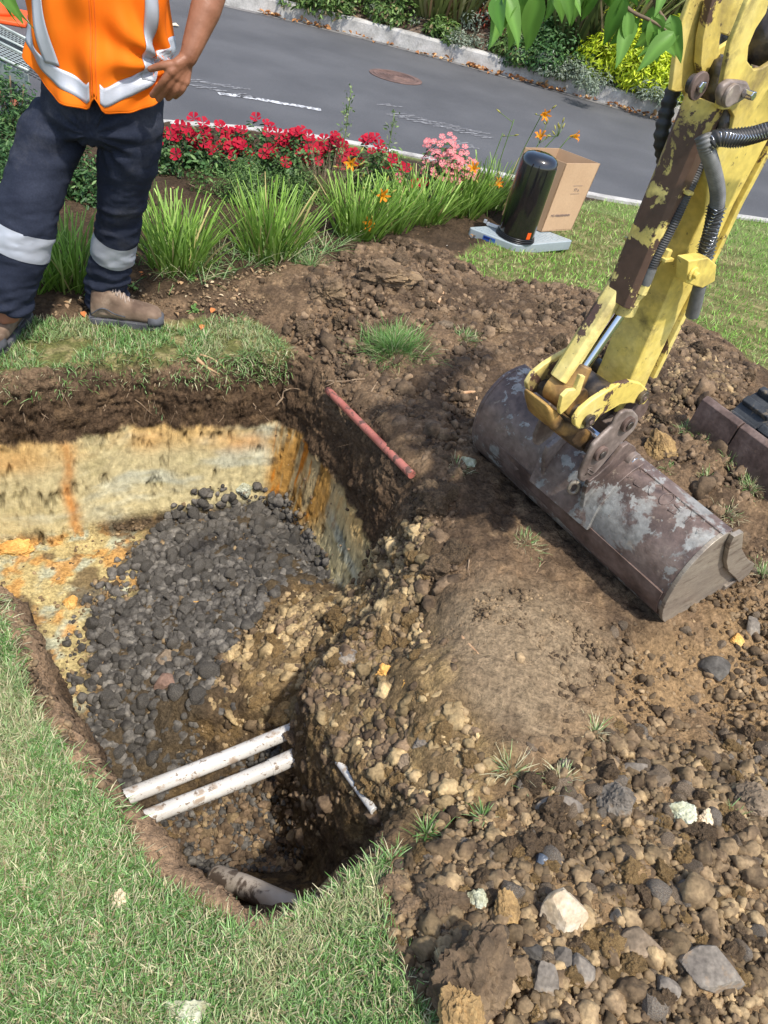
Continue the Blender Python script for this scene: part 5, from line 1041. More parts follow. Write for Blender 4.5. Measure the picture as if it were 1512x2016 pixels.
root('splinter', 'bundle of orange torn root fibres on the thrown soil near the lawn', [(862,598),(880,570),(905,610)], .006, 'splinter', 'wood'); root('splinter', 'pale split stick on the smooth brown flap of soil', [(908,1252),(922,1268),(940,1288)], .007, 'splinter', 'wood')
root('twig', 'thin upright rootlet at the back of the spoil', [(768,575),(770,548),(805,528)], .0025, cat='twig')
for i in range(46):
    x = r5.uniform(5, 560); y = 712+r5.uniform(20, 95); dx = r5.normal(0, 14); L_ = r5.uniform(20, 60); root('rootlet', 'fine rootlet hanging from the dark topsoil of the pit wall', 'x' and [(x, y), (x+dx*.5, y+L_*.5), (x+dx+r5.normal(0, 5), y+L_)], r5.uniform(.0008, .0018), 'root', 'root', 'fine rootlets in the topsoil wall', .006, 1)
for i in range(34):
    x, y = [(r5.uniform(680, 900), r5.uniform(640, 900)), (r5.uniform(880, 1200), r5.uniform(1050, 1400)), (r5.uniform(800, 1500), r5.uniform(1480, 1980))][i % 3]; a = r5.uniform(0, 6.28); L_ = r5.uniform(18, 45)
    root('rootlet', 'thin pale rootlet lying loose on the thrown soil', [(x, y), (x+L_*.5*math.cos(a)+r5.normal(0, 5), y+L_*.5*math.sin(a)+r5.normal(0, 5)), (x+L_*math.cos(a), y+L_*math.sin(a))], r5.uniform(.0008, .0016), 'root', 'root', 'loose rootlets on the thrown soil', .006, 1)
# ================================================================ grass and plants
def leafmat(name, rough=.5, trans=.35, spec=.3, objvar=.0):
    return material(name, rough=rough, attr=True, trans=trans, spec=spec, objvar=objvar)
MAT['grass'] = leafmat('grass_blades', .6, .3, .25); MAT['leaf'] = leafmat('leaves', .45, .35, .35); MAT['petal'] = leafmat('petals', .6, .35, .2); MAT['twig'] = material('twig', rough=.9, cols=[(.10, .07, .045), (.20, .14, .09)], scale=30)
r6 = np.random.default_rng(66)
def blades(P, L, Wd, az, lean, curl, segs=3, cols=None, tip=.15, r=r6, tipcol=None, twist=None):
    n = len(P); t = np.linspace(0, 1, segs+1); dh = np.column_stack([np.cos(az), np.sin(az), np.zeros(n)]); pos = P.copy(); V = np.zeros((n, segs+1, 2, 3)); 
    tw = az+math.pi/2+(r.normal(0, .5, n) if twist is None else twist); wd = np.column_stack([np.cos(tw), np.sin(tw), np.zeros(n)])
    for i in range(segs+1):
        w = Wd*(1-(1-tip)*t[i]**1.6) if i else Wd*.75
        V[:, i, 0] = pos-wd*w[:, None]/2; V[:, i, 1] = pos+wd*w[:, None]/2
        a = lean+curl*(t[i]+.5/segs); pos = pos+(dh*np.sin(a)[:, None]+UZ*np.cos(a)[:, None])*(L/segs)[:, None]
    k = (segs+1)*2; base = (np.arange(n)*k)[:, None, None]; q = np.array([[2*i, 2*i+1, 2*i+3, 2*i+2] for i in range(segs)])[None]
    F = (base+q).reshape(-1, 4); C = np.repeat(cols, k, axis=0).reshape(n, segs+1, 2, 3).copy()
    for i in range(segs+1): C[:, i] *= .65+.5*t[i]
    if tipcol is not None: C[:, -1] = tipcol
    return V.reshape(-1, 3), F, C.reshape(-1, 3)
def palette(n, cols, wts, r=r6, var=.25):
    c = np.array(cols)[r.choice(len(cols), n, p=np.array(wts)/sum(wts))]; return c*r.uniform(1-var, 1+var, (n, 1))
GR = [(.10,.22,.05), (.19,.34,.10), (.31,.48,.20), (.60,.56,.35), (.36,.29,.17)]
GRR = [(.13,.30,.04), (.21,.42,.06), (.33,.56,.12), (.52,.54,.24), (.30,.29,.12)]
def lawn_patch(name, poly, n, L, Wd, wts, edge=0.0, label=None, dens=None, seed=0, pal=None):
    Qp = scatter(poly, n, r6); 
    if dens is not None: Qp = Qp[dens(Qp)]
    n = len(Qp); P = np.column_stack([Qp, ground_z(Qp)-.004]); straw = fbm(P, 5, 3, 400+seed)
    c = palette(n, pal or GR, wts, var=.35); c = lerp(c, [.55, .49, .30], sstep(straw, .02, .35)*.65*r6.uniform(0, 1, n))
    V, F, C = blades(P, r6.uniform(L*.5, L*1.35, n), r6.uniform(Wd*.6, Wd*1.3, n), r6.uniform(0, 6.28, n), r6.uniform(.1, .95, n), r6.uniform(0, .9, n), 3, c)
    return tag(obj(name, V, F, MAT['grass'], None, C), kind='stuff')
def vis(Q): # keep dense growth where a camera near the photograph's could see it
    return np.ones(len(Q), bool)
nearl = np.vstack([M_lawnL[:0], Gs([(-160,1000),(-30,1165),(12,1240),(47,1345),(90,1420),(137,1502),(192,1567),(252,1624),(280,1670),(314,1724),(364,1750),(416,1776),(452,1808),(490,1838),(560,1818),(602,1788),(642,1768),(692,1728),(745,1690),(755,1850),(795,1960),(870,2100),(-200,2200)])])
lawn_patch('grass', nearl, 62000, .034, .0031, [4, 5, 4, 4.6, 2.2], dens=lambda Q: (sdf(Q, nearl) > .0))
lawn_patch('grass', Gs([(-300,760),(-300,630),(0,636),(170,634),(330,648),(360,655),(400,643),(480,643),(560,690),(565,702),(500,706),(400,704),(330,712),(250,706),(130,724),(60,736),(0,738)]), 13000, .038, .0036, [3, 6, 4, 2, 1], seed=1, dens=lambda Q: fbm(np.column_stack([Q, Q[:, 0]*0]), 9, 3, 91) > -.3)
lr_ = np.vstack([M_lawnR])
lawn_patch('grass', lr_, 80000, .036, .0060, [2, 6, 5, 1.5, .5], seed=2, pal=GRR, dens=lambda Q: (Q[:, 0] < 4.6) & (Q[:, 1] < KERB_N(Q[:, 0])-.03))
# overhanging edge grass along the far rim
e_ = spline(np.column_stack([Gs([(0,736),(60,745),(90,752),(130,726),(250,708),(330,706),(400,708),(470,706),(520,704),(570,704)]), np.zeros(10)]), 60); n = 2600; P = e_[r6.integers(0, len(e_), n)]+r6.normal(0, .018, (n, 3))*np.array([1, 1, .3]); P[:, 2] = ground_z(P)
P = P[P[:, 2] > -.12]; n = len(P)
V, F, C = blades(P, r6.uniform(.02, .06, n), r6.uniform(.0025, .005, n), r6.normal(-1.2, .8, n), r6.uniform(.6, 1.5, n), r6.uniform(.3, 1.2, n), 3, palette(n, GR, [4, 5, 4, 3, 2])); tag(obj('grass', V, F, MAT['grass'], None, C), kind='stuff')
e_ = spline(np.column_stack([Gs([(-20,1175),(14,1240),(50,1345),(92,1420),(140,1502),(195,1567),(255,1624),(284,1670),(318,1724),(368,1750),(418,1776),(455,1808),(490,1836),(560,1816),(602,1788),(642,1768),(692,1728),(745,1690),(756,1850),(795,1950)]), np.zeros(20)]), 40); n = 3600; P = e_[r6.integers(0, len(e_), n)]+r6.normal(0, .016, (n, 3))*np.array([1, 1, 0]); P[:, 2] = ground_z(P); P = P[(P[:, 2] > -.09) & (fbm(P, 7, 2, 55) > -.25)]; n = len(P)
V, F, C = blades(P, r6.uniform(.02, .05, n), r6.uniform(.002, .0042, n), r6.uniform(0, 6.28, n), r6.uniform(.5, 1.5, n), r6.uniform(.2, 1.0, n), 3, palette(n, GR, [4, 5, 4, 5, 3], var=.35)); tag(obj('grass', V, F, MAT['grass'], None, C), kind='stuff')
# tufts on the thrown soil
def tuft(px, py, rad, n, L, label, group=None, wts=(5, 5, 2, 2, 1), Wd=.003, dz=0, cat='grass'):
    c = hit(px, py); a = r6.uniform(0, 6.28, n); d = np.abs(r6.normal(0, rad*.5, n)); Q_ = np.column_stack([c[0]+d*np.cos(a), c[1]+d*np.sin(a)]); P = np.column_stack([Q_, ground_z(Q_)+dz])
    V, F, C = blades(P, r6.uniform(L*.4, L*1.2, n), r6.uniform(Wd*.6, Wd*1.4, n), a+r6.normal(0, .7, n), r6.uniform(.1, 1.2, n), r6.uniform(0, 1.2, n), 3, palette(n, GR, wts))
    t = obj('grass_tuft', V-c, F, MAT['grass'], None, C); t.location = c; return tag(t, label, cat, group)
TF = [(778,690,.13,2600,.09,'thick green turf tuft lying on the thrown soil behind the pit',(7,4,1,1,1)), (915,668,.06,300,.05,'small turf tuft left of the bucket on the dark soil',(3,4,3,3,1)), (1398,865,.05,260,.055,'bright turf tuft in front of the blade joint',(3,5,5,2,1)), (1436,905,.04,160,.05,'turf tuft on the ridge under the second blade section',(3,5,5,3,1)),
      (1475,965,.05,240,.05,'straw coloured turf on the ridge near the right frame edge',(1,2,3,6,3)), (1390,945,.03,90,.04,'small green tuft below the turf ridge',(2,5,4,3,1)), (1355,850,.04,160,.045,'pale turf at the upper end of the ridge',(1,4,5,3,1)), (1310,930,.03,90,.04,'small dark tuft beside the ochre slab',(5,4,2,1,1)),
      (900,925,.05,140,.045,'dry grass tuft left of the bucket shell',(1,2,2,5,3)), (1035,1075,.06,160,.045,'thin dry grass below the bucket shell',(1,2,3,5,3)), (1430,1015,.05,150,.04,'dry matted turf right of the bucket',(1,1,2,6,3)), (1500,1130,.04,110,.05,'dry tuft at the right frame edge beside the bucket corner',(1,2,3,5,2)),
      (1170,1445,.03,60,.05,'single pale grass tuft above the stone row',(0,1,3,7,2)), (1005,1520,.035,120,.07,'wilted pale grass plant at the top of the hole edge',(0,1,3,8,2)), (1100,1545,.035,90,.055,'wilted grass beside the flat grey stone',(0,2,3,7,2)), (840,1640,.03,60,.045,'green tuft on the near right rim of the pipe hole',(4,5,3,1,0)),
      (770,1695,.03,70,.045,'green tuft at the corner of the pipe hole rim',(4,5,3,1,0)), (950,1610,.025,50,.04,'tiny green tuft between hole rim and flat grey stone',(4,5,3,1,0)), (1440,1615,.02,40,.04,'tiny tuft among the stones right of the green faced stone',(3,4,4,3,0)), (880,1940,.03,50,.05,'thin weed growing beside the big dark clod',(2,4,4,3,0)),
      (405,665,.03,120,.05,'turf clump on the rim right of the boot',(3,5,4,2,0)), (610,525,.05,140,.10,'loose long grass at the edge of the thrown soil',(3,5,4,3,1))]
for (px, py, rd, n, L_, lb_, wt) in TF: tuft(px, py, rd, n, L_, lb_, wts=wt)
# strap leaved daylily clumps
LY = [(.11,.21,.025), (.18,.32,.045), (.27,.44,.08), (.37,.52,.13), (.46,.38,.16)]
def clump(px, py, rad, n, H, label, tipw=.45, dirb=None, group='daylily clumps along the bed edge', cols=LY, wts=(3, 5, 4, 2, .5), stalks=0, name='daylily_clump', Wd=.010, base=None):
    c = G(px, py, .02) if base is None else np.array(base); c[2] = ground_z(c[None])[0] if base is None else c[2]; a = r6.uniform(0, 6.28, n); d = rad*np.sqrt(r6.uniform(0, 1, n)); P = np.column_stack([c[0]+d*np.cos(a), c[1]+d*np.sin(a), np.full(n, c[2]-.01)])
    if base is None: P[:, 2] = ground_z(P)-.01
    ln = np.clip(r6.normal(.38, .22, n)+d/rad*.35, .0, 1.3); az = np.where(r6.uniform(0, 1, n) < .75, a+r6.normal(0, .5, n), r6.uniform(0, 6.28, n))
    L_ = r6.uniform(H*.65, H*1.12, n); V, F, C = blades(P, L_, r6.uniform(Wd*.6, Wd*1.3, n), az, ln*.62, r6.uniform(.05, .5, n), 5, palette(n, cols, wts), tip=tipw)
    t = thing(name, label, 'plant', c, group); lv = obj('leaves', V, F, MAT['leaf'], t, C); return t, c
CL = [(140,555,.10,190,.36,'daylily clump growing between the worker\'s legs'), (350,532,.13,260,.36,'daylily clump just right of the worker\'s boot'), (528,522,.13,260,.38,'broad daylily clump in the middle of the bed edge'), (700,482,.13,240,.36,'daylily clump below the dry brown plant'), (768,462,.10,150,.33,'daylily clump between the broad ones near the pink flowers'), (830,440,.12,220,.34,'daylily clump in front of the pink flower mound'), (905,415,.13,220,.36,'daylily clump left of the canister with orange blooms'), (955,395,.13,220,.36,'daylily clump directly behind the canister'), (60,560,.08,60,.30,'thin daylily clump beside the left trouser leg')]
for a_ in CL: clump(a_[0], a_[1]+6, a_[2], a_[3], a_[4]*.90, a_[5])
# loose long grass on the bed edge
n = 500; Qe = scatter(Gs([(260,540),(400,530),(640,520),(700,500),(640,545),(480,570),(420,590),(300,570)]), n, r6); P = np.column_stack([Qe, ground_z(Qe)])
V, F, C = blades(P, r6.uniform(.08, .22, n), r6.uniform(.003, .006, n), r6.uniform(0, 6.28, n), r6.uniform(.5, 1.4, n), r6.uniform(.1, .8, n), 4, palette(n, GR, [2, 5, 5, 4, 1])); tag(obj('long_grass', V, F, MAT['grass'], None, C), kind='stuff')
# leafy shrub: leaf quads through a mound
def leaves_mb(P, Nn, L, Wd, cols, fold=.25, r=r6):
    """little pointed leaves with a fold: 6 points each"""
    n = len(P); Nn = Nn/np.linalg.norm(Nn, axis=1)[:, None]; t = r.normal(size=(n, 3)); t -= Nn*(t*Nn).sum(1)[:, None]; t /= np.linalg.norm(t, axis=1)[:, None]; s = np.cross(Nn, t)
    q = [(0, 0, 0), (.35, .5, fold), (.75, .38, fold), (1, 0, 0), (.75, -.38, fold), (.35, -.5, fold)]
    V = np.stack([P+t*(a*L)[:, None]+s*(b*Wd)[:, None]+Nn*(c*Wd)[:, None] for a, b, c in q], 1).reshape(-1, 3)
    base = (np.arange(n)*6)[:, None, None]; F = (base+np.array([[0, 1, 2, 3], [0, 3, 4, 5]])[None]).reshape(-1, 4); return V, F, np.repeat(cols, 6, axis=0)
def mound_pts(n, c, rad, r=r6, shell=.55, lumps=9, seed=0):
    """points through a lumpy dome; clumps stand out and gaps stay between them"""
    rr_ = np.random.default_rng(seed); u = rr_.normal(size=(lumps, 3)); u[:, 2] = np.abs(u[:, 2])*.8+.1; u /= np.linalg.norm(u, axis=1)[:, None]; cen = u*rr_.uniform(.45, .78, (lumps, 1)); rad = np.array(rad)
    k = r.integers(0, lumps, n); v = r.normal(size=(n, 3)); v /= np.linalg.norm(v, axis=1)[:, None]; q = cen[k]+v*(rr_.uniform(.26, .46, lumps)[k]*r.uniform(shell, 1, n)**.5)[:, None]
    q[:, 2] = np.maximum(q[:, 2], .02); N_ = v*.7+q*.5+UZ*.5+r.normal(0, .35, (n, 3)); return np.array(c)+q*rad, N_
def shrub(name, label, c, rad, n, L, Wd, cols, wts, group=None, cat='shrub', seed=0, lumps=10, stems=10, var=.3, mat='leaf', kindname='foliage'):
    c = np.array(c, float); t = thing(name, label, cat, c, group); P, N_ = mound_pts(n, c, rad, seed=seed, lumps=lumps); V, F, C = leaves_mb(P, N_, r6.uniform(L*.6, L*1.3, n), r6.uniform(Wd*.7, Wd*1.2, n), palette(n, cols, wts, var=var))
    obj(kindname, V, F, MAT[mat], t, C)
    if stems:
        m = MB()
        for i in range(stems):
            e = P[r6.integers(0, n)]; mid = c*.5+e*.5+np.array([0, 0, -.1*rad[2]]); V, F = tube(spline([c+r6.normal(0, .02, 3)*np.array([1, 1, 0]), mid, e], 3), .004 if rad[2] < .6 else .01, 5); m.add(V, F)
        m.build('stems', MAT['twig'], t, smooth=True)
    return t
# flowers
def flower_mesh(name, petals, rad, col, centre, cup=.25, ruf=.0, width=.9):
    V = [(0, 0, -cup*rad*.6)]; C = [centre]; F = []
    for i in range(petals):
        a = 2*math.pi*i/petals; w = math.pi/petals*width; b = len(V)
        for (rr_, da, z) in ((.45, -w*.7, 0), (.95, -w*.9, cup*.7), (1.0, 0, cup), (.95, w*.9, cup*.7), (.45, w*.7, 0)):
            V.append((rad*rr_*math.cos(a+da), rad*rr_*math.sin(a+da), rad*(z+ruf*random.uniform(-1, 1)))); C.append(tuple(np.array(col)*random.uniform(.8, 1.15)) if rr_ > .5 else tuple(np.array(col)*.7+np.array(centre)*.3))
        F += [(0, b, b+1, b+2), (0, b+2, b+3, b+4)]
    me = mesh_np(V, np.array(F), name, np.array(C)); me.materials.append(MAT['petal']); return me
red_fl = [flower_mesh('flower', 5, .037, (.52, .010, .035), (.25, .01, .03), .25, .10) for _ in range(4)]
pink_fl = [flower_mesh('flower', 5, .021, (.80, .22, .24), (.75, .45, .42), .1, .05) for _ in range(3)]; hot_fl = [flower_mesh('flower', 5, .030, (.75, .10, .24), (.60, .05, .12), .25, .1)]
def put_flowers(t, P, N_, meshes, name='flower', s=(.8, 1.15)):
    b = root_loc(t)
    for i in range(len(P)):
        o = bpy.data.objects.new(name, meshes[i % len(meshes)]); link(o, t); q = Vector(N_[i]).to_track_quat('Z', 'Y'); o.rotation_euler = (q @ Vector((0, 0, 1)).rotation_difference(Vector((0, 0, 1)))).to_euler(); sc_ = r6.uniform(*s); o.scale = (sc_, sc_, sc_); o.location = P[i]-b
DG = [(.035,.085,.025), (.06,.14,.04), (.10,.20,.06), (.17,.28,.09)]
def bed_z(c): c = np.array(c); c[2] = ground_z(c[None])[0]; return c
def petunia(px, py, rad, nf, label, fl, seed, group='red petunias along the kerb', cols=DG, nl=900, H=.30, name='petunia_plant'):
    c = bed_z(G(px, py, .03)); t = shrub(name, label, c, (rad, rad*.8, H), nl, .035, .018, cols, (3, 4, 3, 1), group, 'flower plant', seed, 9, 6)
    P, N_ = mound_pts(nf*4, c, (rad*1.08, rad*.9, H*1.12), seed=seed); k = np.argsort(-(P[:, 2]+r6.uniform(0, .12, len(P))))[:nf]; N2 = N_[k]*.5+UZ*.6+np.array([0, -.9, 0]); put_flowers(t, P[k], N2, fl)
for i, (px, py, rd, nf, lb_) in enumerate([(352,335,.26,17,'red petunia plant right beside the worker\'s hip pocket'), (425,332,.26,17,'red petunia plant second from the worker'), (500,345,.26,16,'red petunia plant behind the feathery green bush'), (575,352,.26,18,'red petunia plant in the middle of the flower row'), (645,360,.25,20,'densely blooming red petunia above the dry brown plant'), (705,372,.2,9,'red petunia at the right end of the dense row')]):
    petunia(px, py, rd, int(nf*1.7), lb_, red_fl, 500+i)
petunia(752,392,.2,7,'leafy plant with few red blooms between the dense row and the pink mound', red_fl+hot_fl, 520, None, [(.08,.16,.04), (.14,.25,.06), (.22,.34,.10), (.30,.42,.14)], 700, .36)
petunia(808,400,.12,4,'small red petunia touching the pink flower mound', red_fl, 521, None, DG, 250, .2)
petunia(866,396,.30,150,'round mound of small pink flowers left of the canister', pink_fl, 522, None, [(.04,.09,.03), (.07,.14,.04), (.12,.2,.06), (.2,.12,.06)], 1500, .36, 'pink_flower_mound')
shrub('feathery_bush', 'feathery green marigold bush in front of the red petunias', bed_z(G(478,395,.03)), (.30,.24,.27), 4200, .022, .006, [(.05,.10,.025), (.09,.17,.04), (.15,.25,.07), (.22,.32,.10)], (3, 4, 3, 1), seed=530)
shrub('feathery_bush', 'feathery green marigold bush right of its twin and left of the dry plant', bed_z(G(572,402,.03)), (.24,.2,.24), 3000, .022, .006, [(.05,.10,.025), (.09,.17,.04), (.15,.25,.07), (.22,.32,.10)], (3, 4, 3, 1), seed=531)
# dry brown plant
c = bed_z(G(640,400,.03)); t = thing('dry_plant', 'dried brown plant standing between green bush and red blooms', 'plant', c); n = 260; a = r6.uniform(0, 6.28, n); P = np.column_stack([c[0]+.05*np.cos(a), c[1]+.05*np.sin(a), np.full(n, c[2])])
V, F, C = blades(P, r6.uniform(.14, .32, n), r6.uniform(.002, .006, n), a+r6.normal(0, .6, n), r6.uniform(0, .7, n), r6.uniform(0, .5, n), 4, palette(n, [(.25,.18,.11), (.36,.27,.17), (.14,.10,.06)], (3, 3, 2))); obj('stalks', V, F, MAT['grass'], t, C)
# tall weeds sticking up above the flowers
for px, py, h_, lb_ in ((658,380,.62,'tall thin weed rising above the red petunias'), (742,395,.52,'tall leafy weed right of the red petunias'), (300,420,.5,'seedy grass stalk beside the worker\'s knee')):
    c = bed_z(G(px, py, .03)); t = thing('tall_weed', lb_, 'weed', c); m = MB(); e = c+np.array([.01, 0, h_]); V, F = tube(spline([c, (c+e)/2+np.array([.01, 0, 0]), e], 4), .003, 5); m.add(V, F, (.2, .28, .1)); m.build('stem', MAT['leaf'], t, smooth=True)
    n = 90; P = c+np.outer(r6.uniform(.35, 1, n), e-c)+r6.normal(0, .018, (n, 3)); V, F, C = leaves_mb(P, r6.normal(size=(n, 3))+UZ, r6.uniform(.015, .035, n), r6.uniform(.008, .014, n), palette(n, [(.14,.22,.08), (.22,.30,.12), (.3,.34,.18)], (3, 3, 1))); obj('foliage', V, F, MAT['leaf'], t, C)
# lily blooms on stalks
def lily_mesh():
    V = []; F = []; C = []
    for i in range(6):
        a = 2*math.pi*i/6; w = .42 if i % 2 else .30; b = len(V)
        for rr_, z, ww in ((.004, 0, .3), (.012, .03, .9), (.032, .05, 1), (.05, .048, .1)):
            for s_ in (-1, 1): V.append((rr_*math.cos(a)-s_*ww*w*.024*math.sin(a), rr_*math.sin(a)+s_*ww*w*.024*math.cos(a), z)); C.append((.85, .26+.14*(rr_ < .02), .02))
        F += [(b, b+1, b+3, b+2), (b+2, b+3, b+5, b+4), (b+4, b+5, b+7, b+6)]
    me = mesh_np(V, np.array(F), 'bloom', np.array(C)); me.materials.append(MAT['petal']); return me
lily_me = lily_mesh()
def lily(px0, py0, tip, label, nb=1, buds=3, face=(0, -.8, .4)):
    c = bed_z(G(px0, py0, .03)); e = VY(tip[0], tip[1], c[1]+.02); t = thing('orange_lily', label, 'flower', c); P = spline([c, c*.5+e*.5+np.array([-.02, 0, .02]), e], 6); V, F = tube(P, .0032, 6); m = MB(); m.add(V, F, (.16, .26, .07)); m.build('stalk', MAT['leaf'], t, smooth=True)
    for i in range(nb):
        o = bpy.data.objects.new('bloom', lily_me); link(o, t); o.location = e-root_loc(t)+r6.normal(0, .025, 3)*(i > 0); o.rotation_euler = Vector(np.array(face)+r6.normal(0, .35, 3)).to_track_quat('Z', 'Y').to_euler(); o.scale = (.85, .85, 1.15)
    for i in range(buds):
        p = e+r6.normal(0, .035, 3); d_ = (p-e)+UZ*.03; d_ /= np.linalg.norm(d_); V, F = tube([p, p+d_*.015, p+d_*.035], [.002, .006, .002], 6); m = MB(); m.add(V, F, (.45, .42, .10)); V, F = tube([e-UZ*.02, p], .0018, 4); m.add(V, F, (.2, .3, .08)); m.build('bud', MAT['leaf'], t, smooth=True)
lily(985,415,(1068,222),'orange lily on the tallest stalk behind the carton'); lily(1000,420,(1064,276),'orange lily low behind the carton opening', buds=4); lily(1010,425,(1122,268),'orange lily leaning right above the carton', buds=1, face=(.9, -.4, .1))
lily(975,418,(1100,262),'budding lily stalk among the blooms above the carton', 0, 7); lily(965,415,(1012,235),'lily stalk with one closed bud left of the canister top', 0, 1); lily(950,415,(990,262),'short lily stalk with green buds left of the canister top', 0, 2)
lily(690,455,(692,322),'orange lily between the red petunias and the dry plant'); lily(720,480,(714,350),'drooping orange lily bud above the middle clump', 0, 2); lily(925,432,(932,335),'upright orange lily right of the pink mound'); lily(960,425,(972,365),'orange lily just left of the canister'); lily(740,490,(748,385),'small orange lily half open above the bed edge'); lily(735,505,(737,440),'low orange bloom inside the daylily leaves')
# bushes at the left edge behind the worker
for i, (px, py, rd, H, lb_) in enumerate([(28,300,.30,.42,'dark green bush at the left frame edge behind the worker'), (-60,300,.35,.5,'dark bush beyond the left frame edge'), (20,370,.26,.3,'low dark green plant below the left bush'), (175,395,.2,.3,'leafy plant seen between the worker\'s legs'), (5,225,.3,.35,'green bush with salmon flowers under the metal ramp')]):
    c = bed_z(G(px, py, .03)); t = shrub('green_bush', lb_, c, (rd, rd, H), 1900, .032, .012, DG, (4, 4, 2, 1), None, 'bush', 540+i)
    if i in (0, 4): P, N_ = mound_pts(10, c, (rd*1.05, rd*1.05, H*1.05), seed=540+i); put_flowers(t, P[:4], N_[:4]*.3+UZ*.4+np.array([0, -.9, 0]), [flower_mesh('flower', 5, .022, (.75, .20, .12), (.6, .3, .2), .2, .1)])
# little weeds and dry leaves on the bed edge
for px, py, lb_ in ((370,565,'small weed seedling on the soil right of the boot'), (258,575,'fern like weed right behind the boot'), (378,620,'pale seedling at the turf edge')):
    c = bed_z(G(px, py, .02)); n = 40; P = c+np.abs(r6.normal(0, .012, (n, 3))); V, F, C = leaves_mb(P-c, r6.normal(size=(n, 3))*.5+UZ, r6.uniform(.015, .035, n), r6.uniform(.008, .014, n), palette(n, [(.16,.30,.08), (.24,.38,.12)], (1, 1))); w_ = obj('weed', V, F, MAT['leaf'], None, C); w_.location = c; tag(w_, lb_, 'weed')
# fallen leaves
MAT['dryleaf'] = leafmat('dry_leaf', .8, .15, .1)
def fallen(name, Pq, Lr, cols, wts, z=None, curl=.35):
    n = len(Pq); P = np.column_stack([Pq, ground_z(Pq)+.012]) if z is None else np.column_stack([Pq, z]); N_ = UZ+r6.normal(0, .3, (n, 3)); return leaves_mb(P, N_, r6.uniform(*Lr, n), r6.uniform(*Lr, n)*.6, palette(n, cols, wts), curl)
kxs = r6.uniform(-3.2, 4.2, 420); kys = KERB_F(kxs)-np.abs(r6.normal(0, .06, 420))-.02; kz = np.full(420, RZ+.012)+r6.uniform(0, .02, 420)
keep = (fbm(np.column_stack([kxs, kys*0, kys*0]), 1.6, 2, 9) > .0) | (r6.uniform(0, 1, 420) < .3); V, F, C = fallen('x', np.column_stack([kxs, kys])[keep], (.04, .10), [(.42,.20,.08), (.30,.14,.06), (.50,.32,.16)], (3, 2, 2), kz[keep]); tag(obj('fallen_leaves', V, F, MAT['dryleaf'], None, C), kind='stuff')
Qd = scatter(M_bed[:8], 260, r6) if False else scatter(Gs([(100,600),(250,560),(560,560),(640,540),(480,620),(330,640),(100,620)]), 90, r6); V, F, C = fallen('x', Qd, (.012, .035), [(.40,.26,.14), (.30,.20,.12), (.50,.40,.26)], (3, 3, 2)); tag(obj('leaf_litter', V, F, MAT['dryleaf'], None, C), kind='stuff')
Qd = scatter(M_bed, 900, r6); V, F, C = fallen('x', Qd, (.008, .03), [(.22,.14,.08), (.16,.10,.06), (.45,.40,.33)], (4, 4, 1)); tag(obj('leaf_litter', V, F, MAT['dryleaf'], None, C), kind='stuff')
for px, py, lb_ in ((353,54,'pale fallen leaf lying on the road beside the worker\'s arm'), (272,548,'orange brown leaf beside the daylily clump'), (395,655,'orange leaf scrap on the turf'), (168,630,'orange leaf scrap at the boot heel'), (422,612,'orange leaf on the bed soil')):
    c = G(px, py, RZ) if py < 210 else hit(px, py); V, F, C = leaves_mb(np.zeros((1, 3)), np.array([[.1, -.3, 1.0]]), np.array([.09 if py < 210 else .035]), np.array([.06 if py < 210 else .025]), np.array([[.62, .55, .42] if py < 210 else [.55, .20, .07]]), .35); o = obj('fallen_leaf', V, F, MAT['dryleaf'], None, C); o.location = c+np.array([0, 0, .012]); tag(o, lb_, 'leaf')
# ================================================================ far bank planting
def bank_pt(px, py):
    d = ray(px, py); t = np.arange(8, 40, .02); q = np.array([0, 0, CAM_H])+d[None]*t[:, None]; zz = np.array([bank_z(a, b) for a, b in q[:, :2]]); k = np.argmax(q[:, 2] <= zz); return q[k] if (q[:, 2] <= zz).any() else q[-1]
SG = [(.16,.20,.14), (.24,.29,.21), (.33,.38,.29), (.14,.17,.09)]
sil = [(735,42),(800,62),(850,72),(905,95),(945,105),(985,112),(1030,128),(1075,150),(1130,172),(1165,185),(1200,168),(1230,190),(1270,195),(1295,215),(1335,225),(1375,240),(1420,262),(1470,280),(1170,160),(1110,160),(700,30)]
for i, (px, py) in enumerate(sil):
    c = bank_pt(px, py+4); c = c+np.array([0, .22+.2*(i % 3), .07]); shrub('silver_shrub', 'silver grey low shrub growing over the soil behind the far kerb', c-UZ*.05, (.27+.06*(i % 3), .24, .24), 520, .05, .016, SG, (3, 4, 3, 1), 'silver shrubs behind the far kerb', 'shrub', 600+i, 9, 0)
gb = [(650,12,.45,.5,0),(690,5,.5,.6,0),(610,0,.4,.4,0),(770,25,.4,.35,0),(870,60,.3,.25,0),(1055,118,.5,.45,1),(1090,125,.5,.6,1),(1010,100,.4,.35,0),(1070,80,.5,.5,1),(1130,140,.35,.35,0)]
for i, (px, py, rd, H, k_) in enumerate(gb):
    c = bank_pt(px, py+10); shrub('green_shrub', 'mid green leafy shrub on the bank behind the far kerb', c-UZ*.03, (rd, rd, H), 1100, .07, .028, DG if k_ else [(.07,.13,.03), (.13,.22,.05), (.20,.31,.09), (.26,.2,.1)], (3, 4, 3, 1), 'green shrubs on the bank', 'shrub', 640+i, 9, 0)
c = bank_pt(1262, 160); shrub('golden_shrub', 'bright yellow green conifer shrub on the bank left of the digger arm', c-UZ*.05, (.95, .65, 1.0), 9000, .085, .022, [(.40,.50,.02), (.55,.65,.03), (.68,.76,.06), (.25,.36,.02)], (3, 5, 3, 1), None, 'shrub', 660, 16, 0)
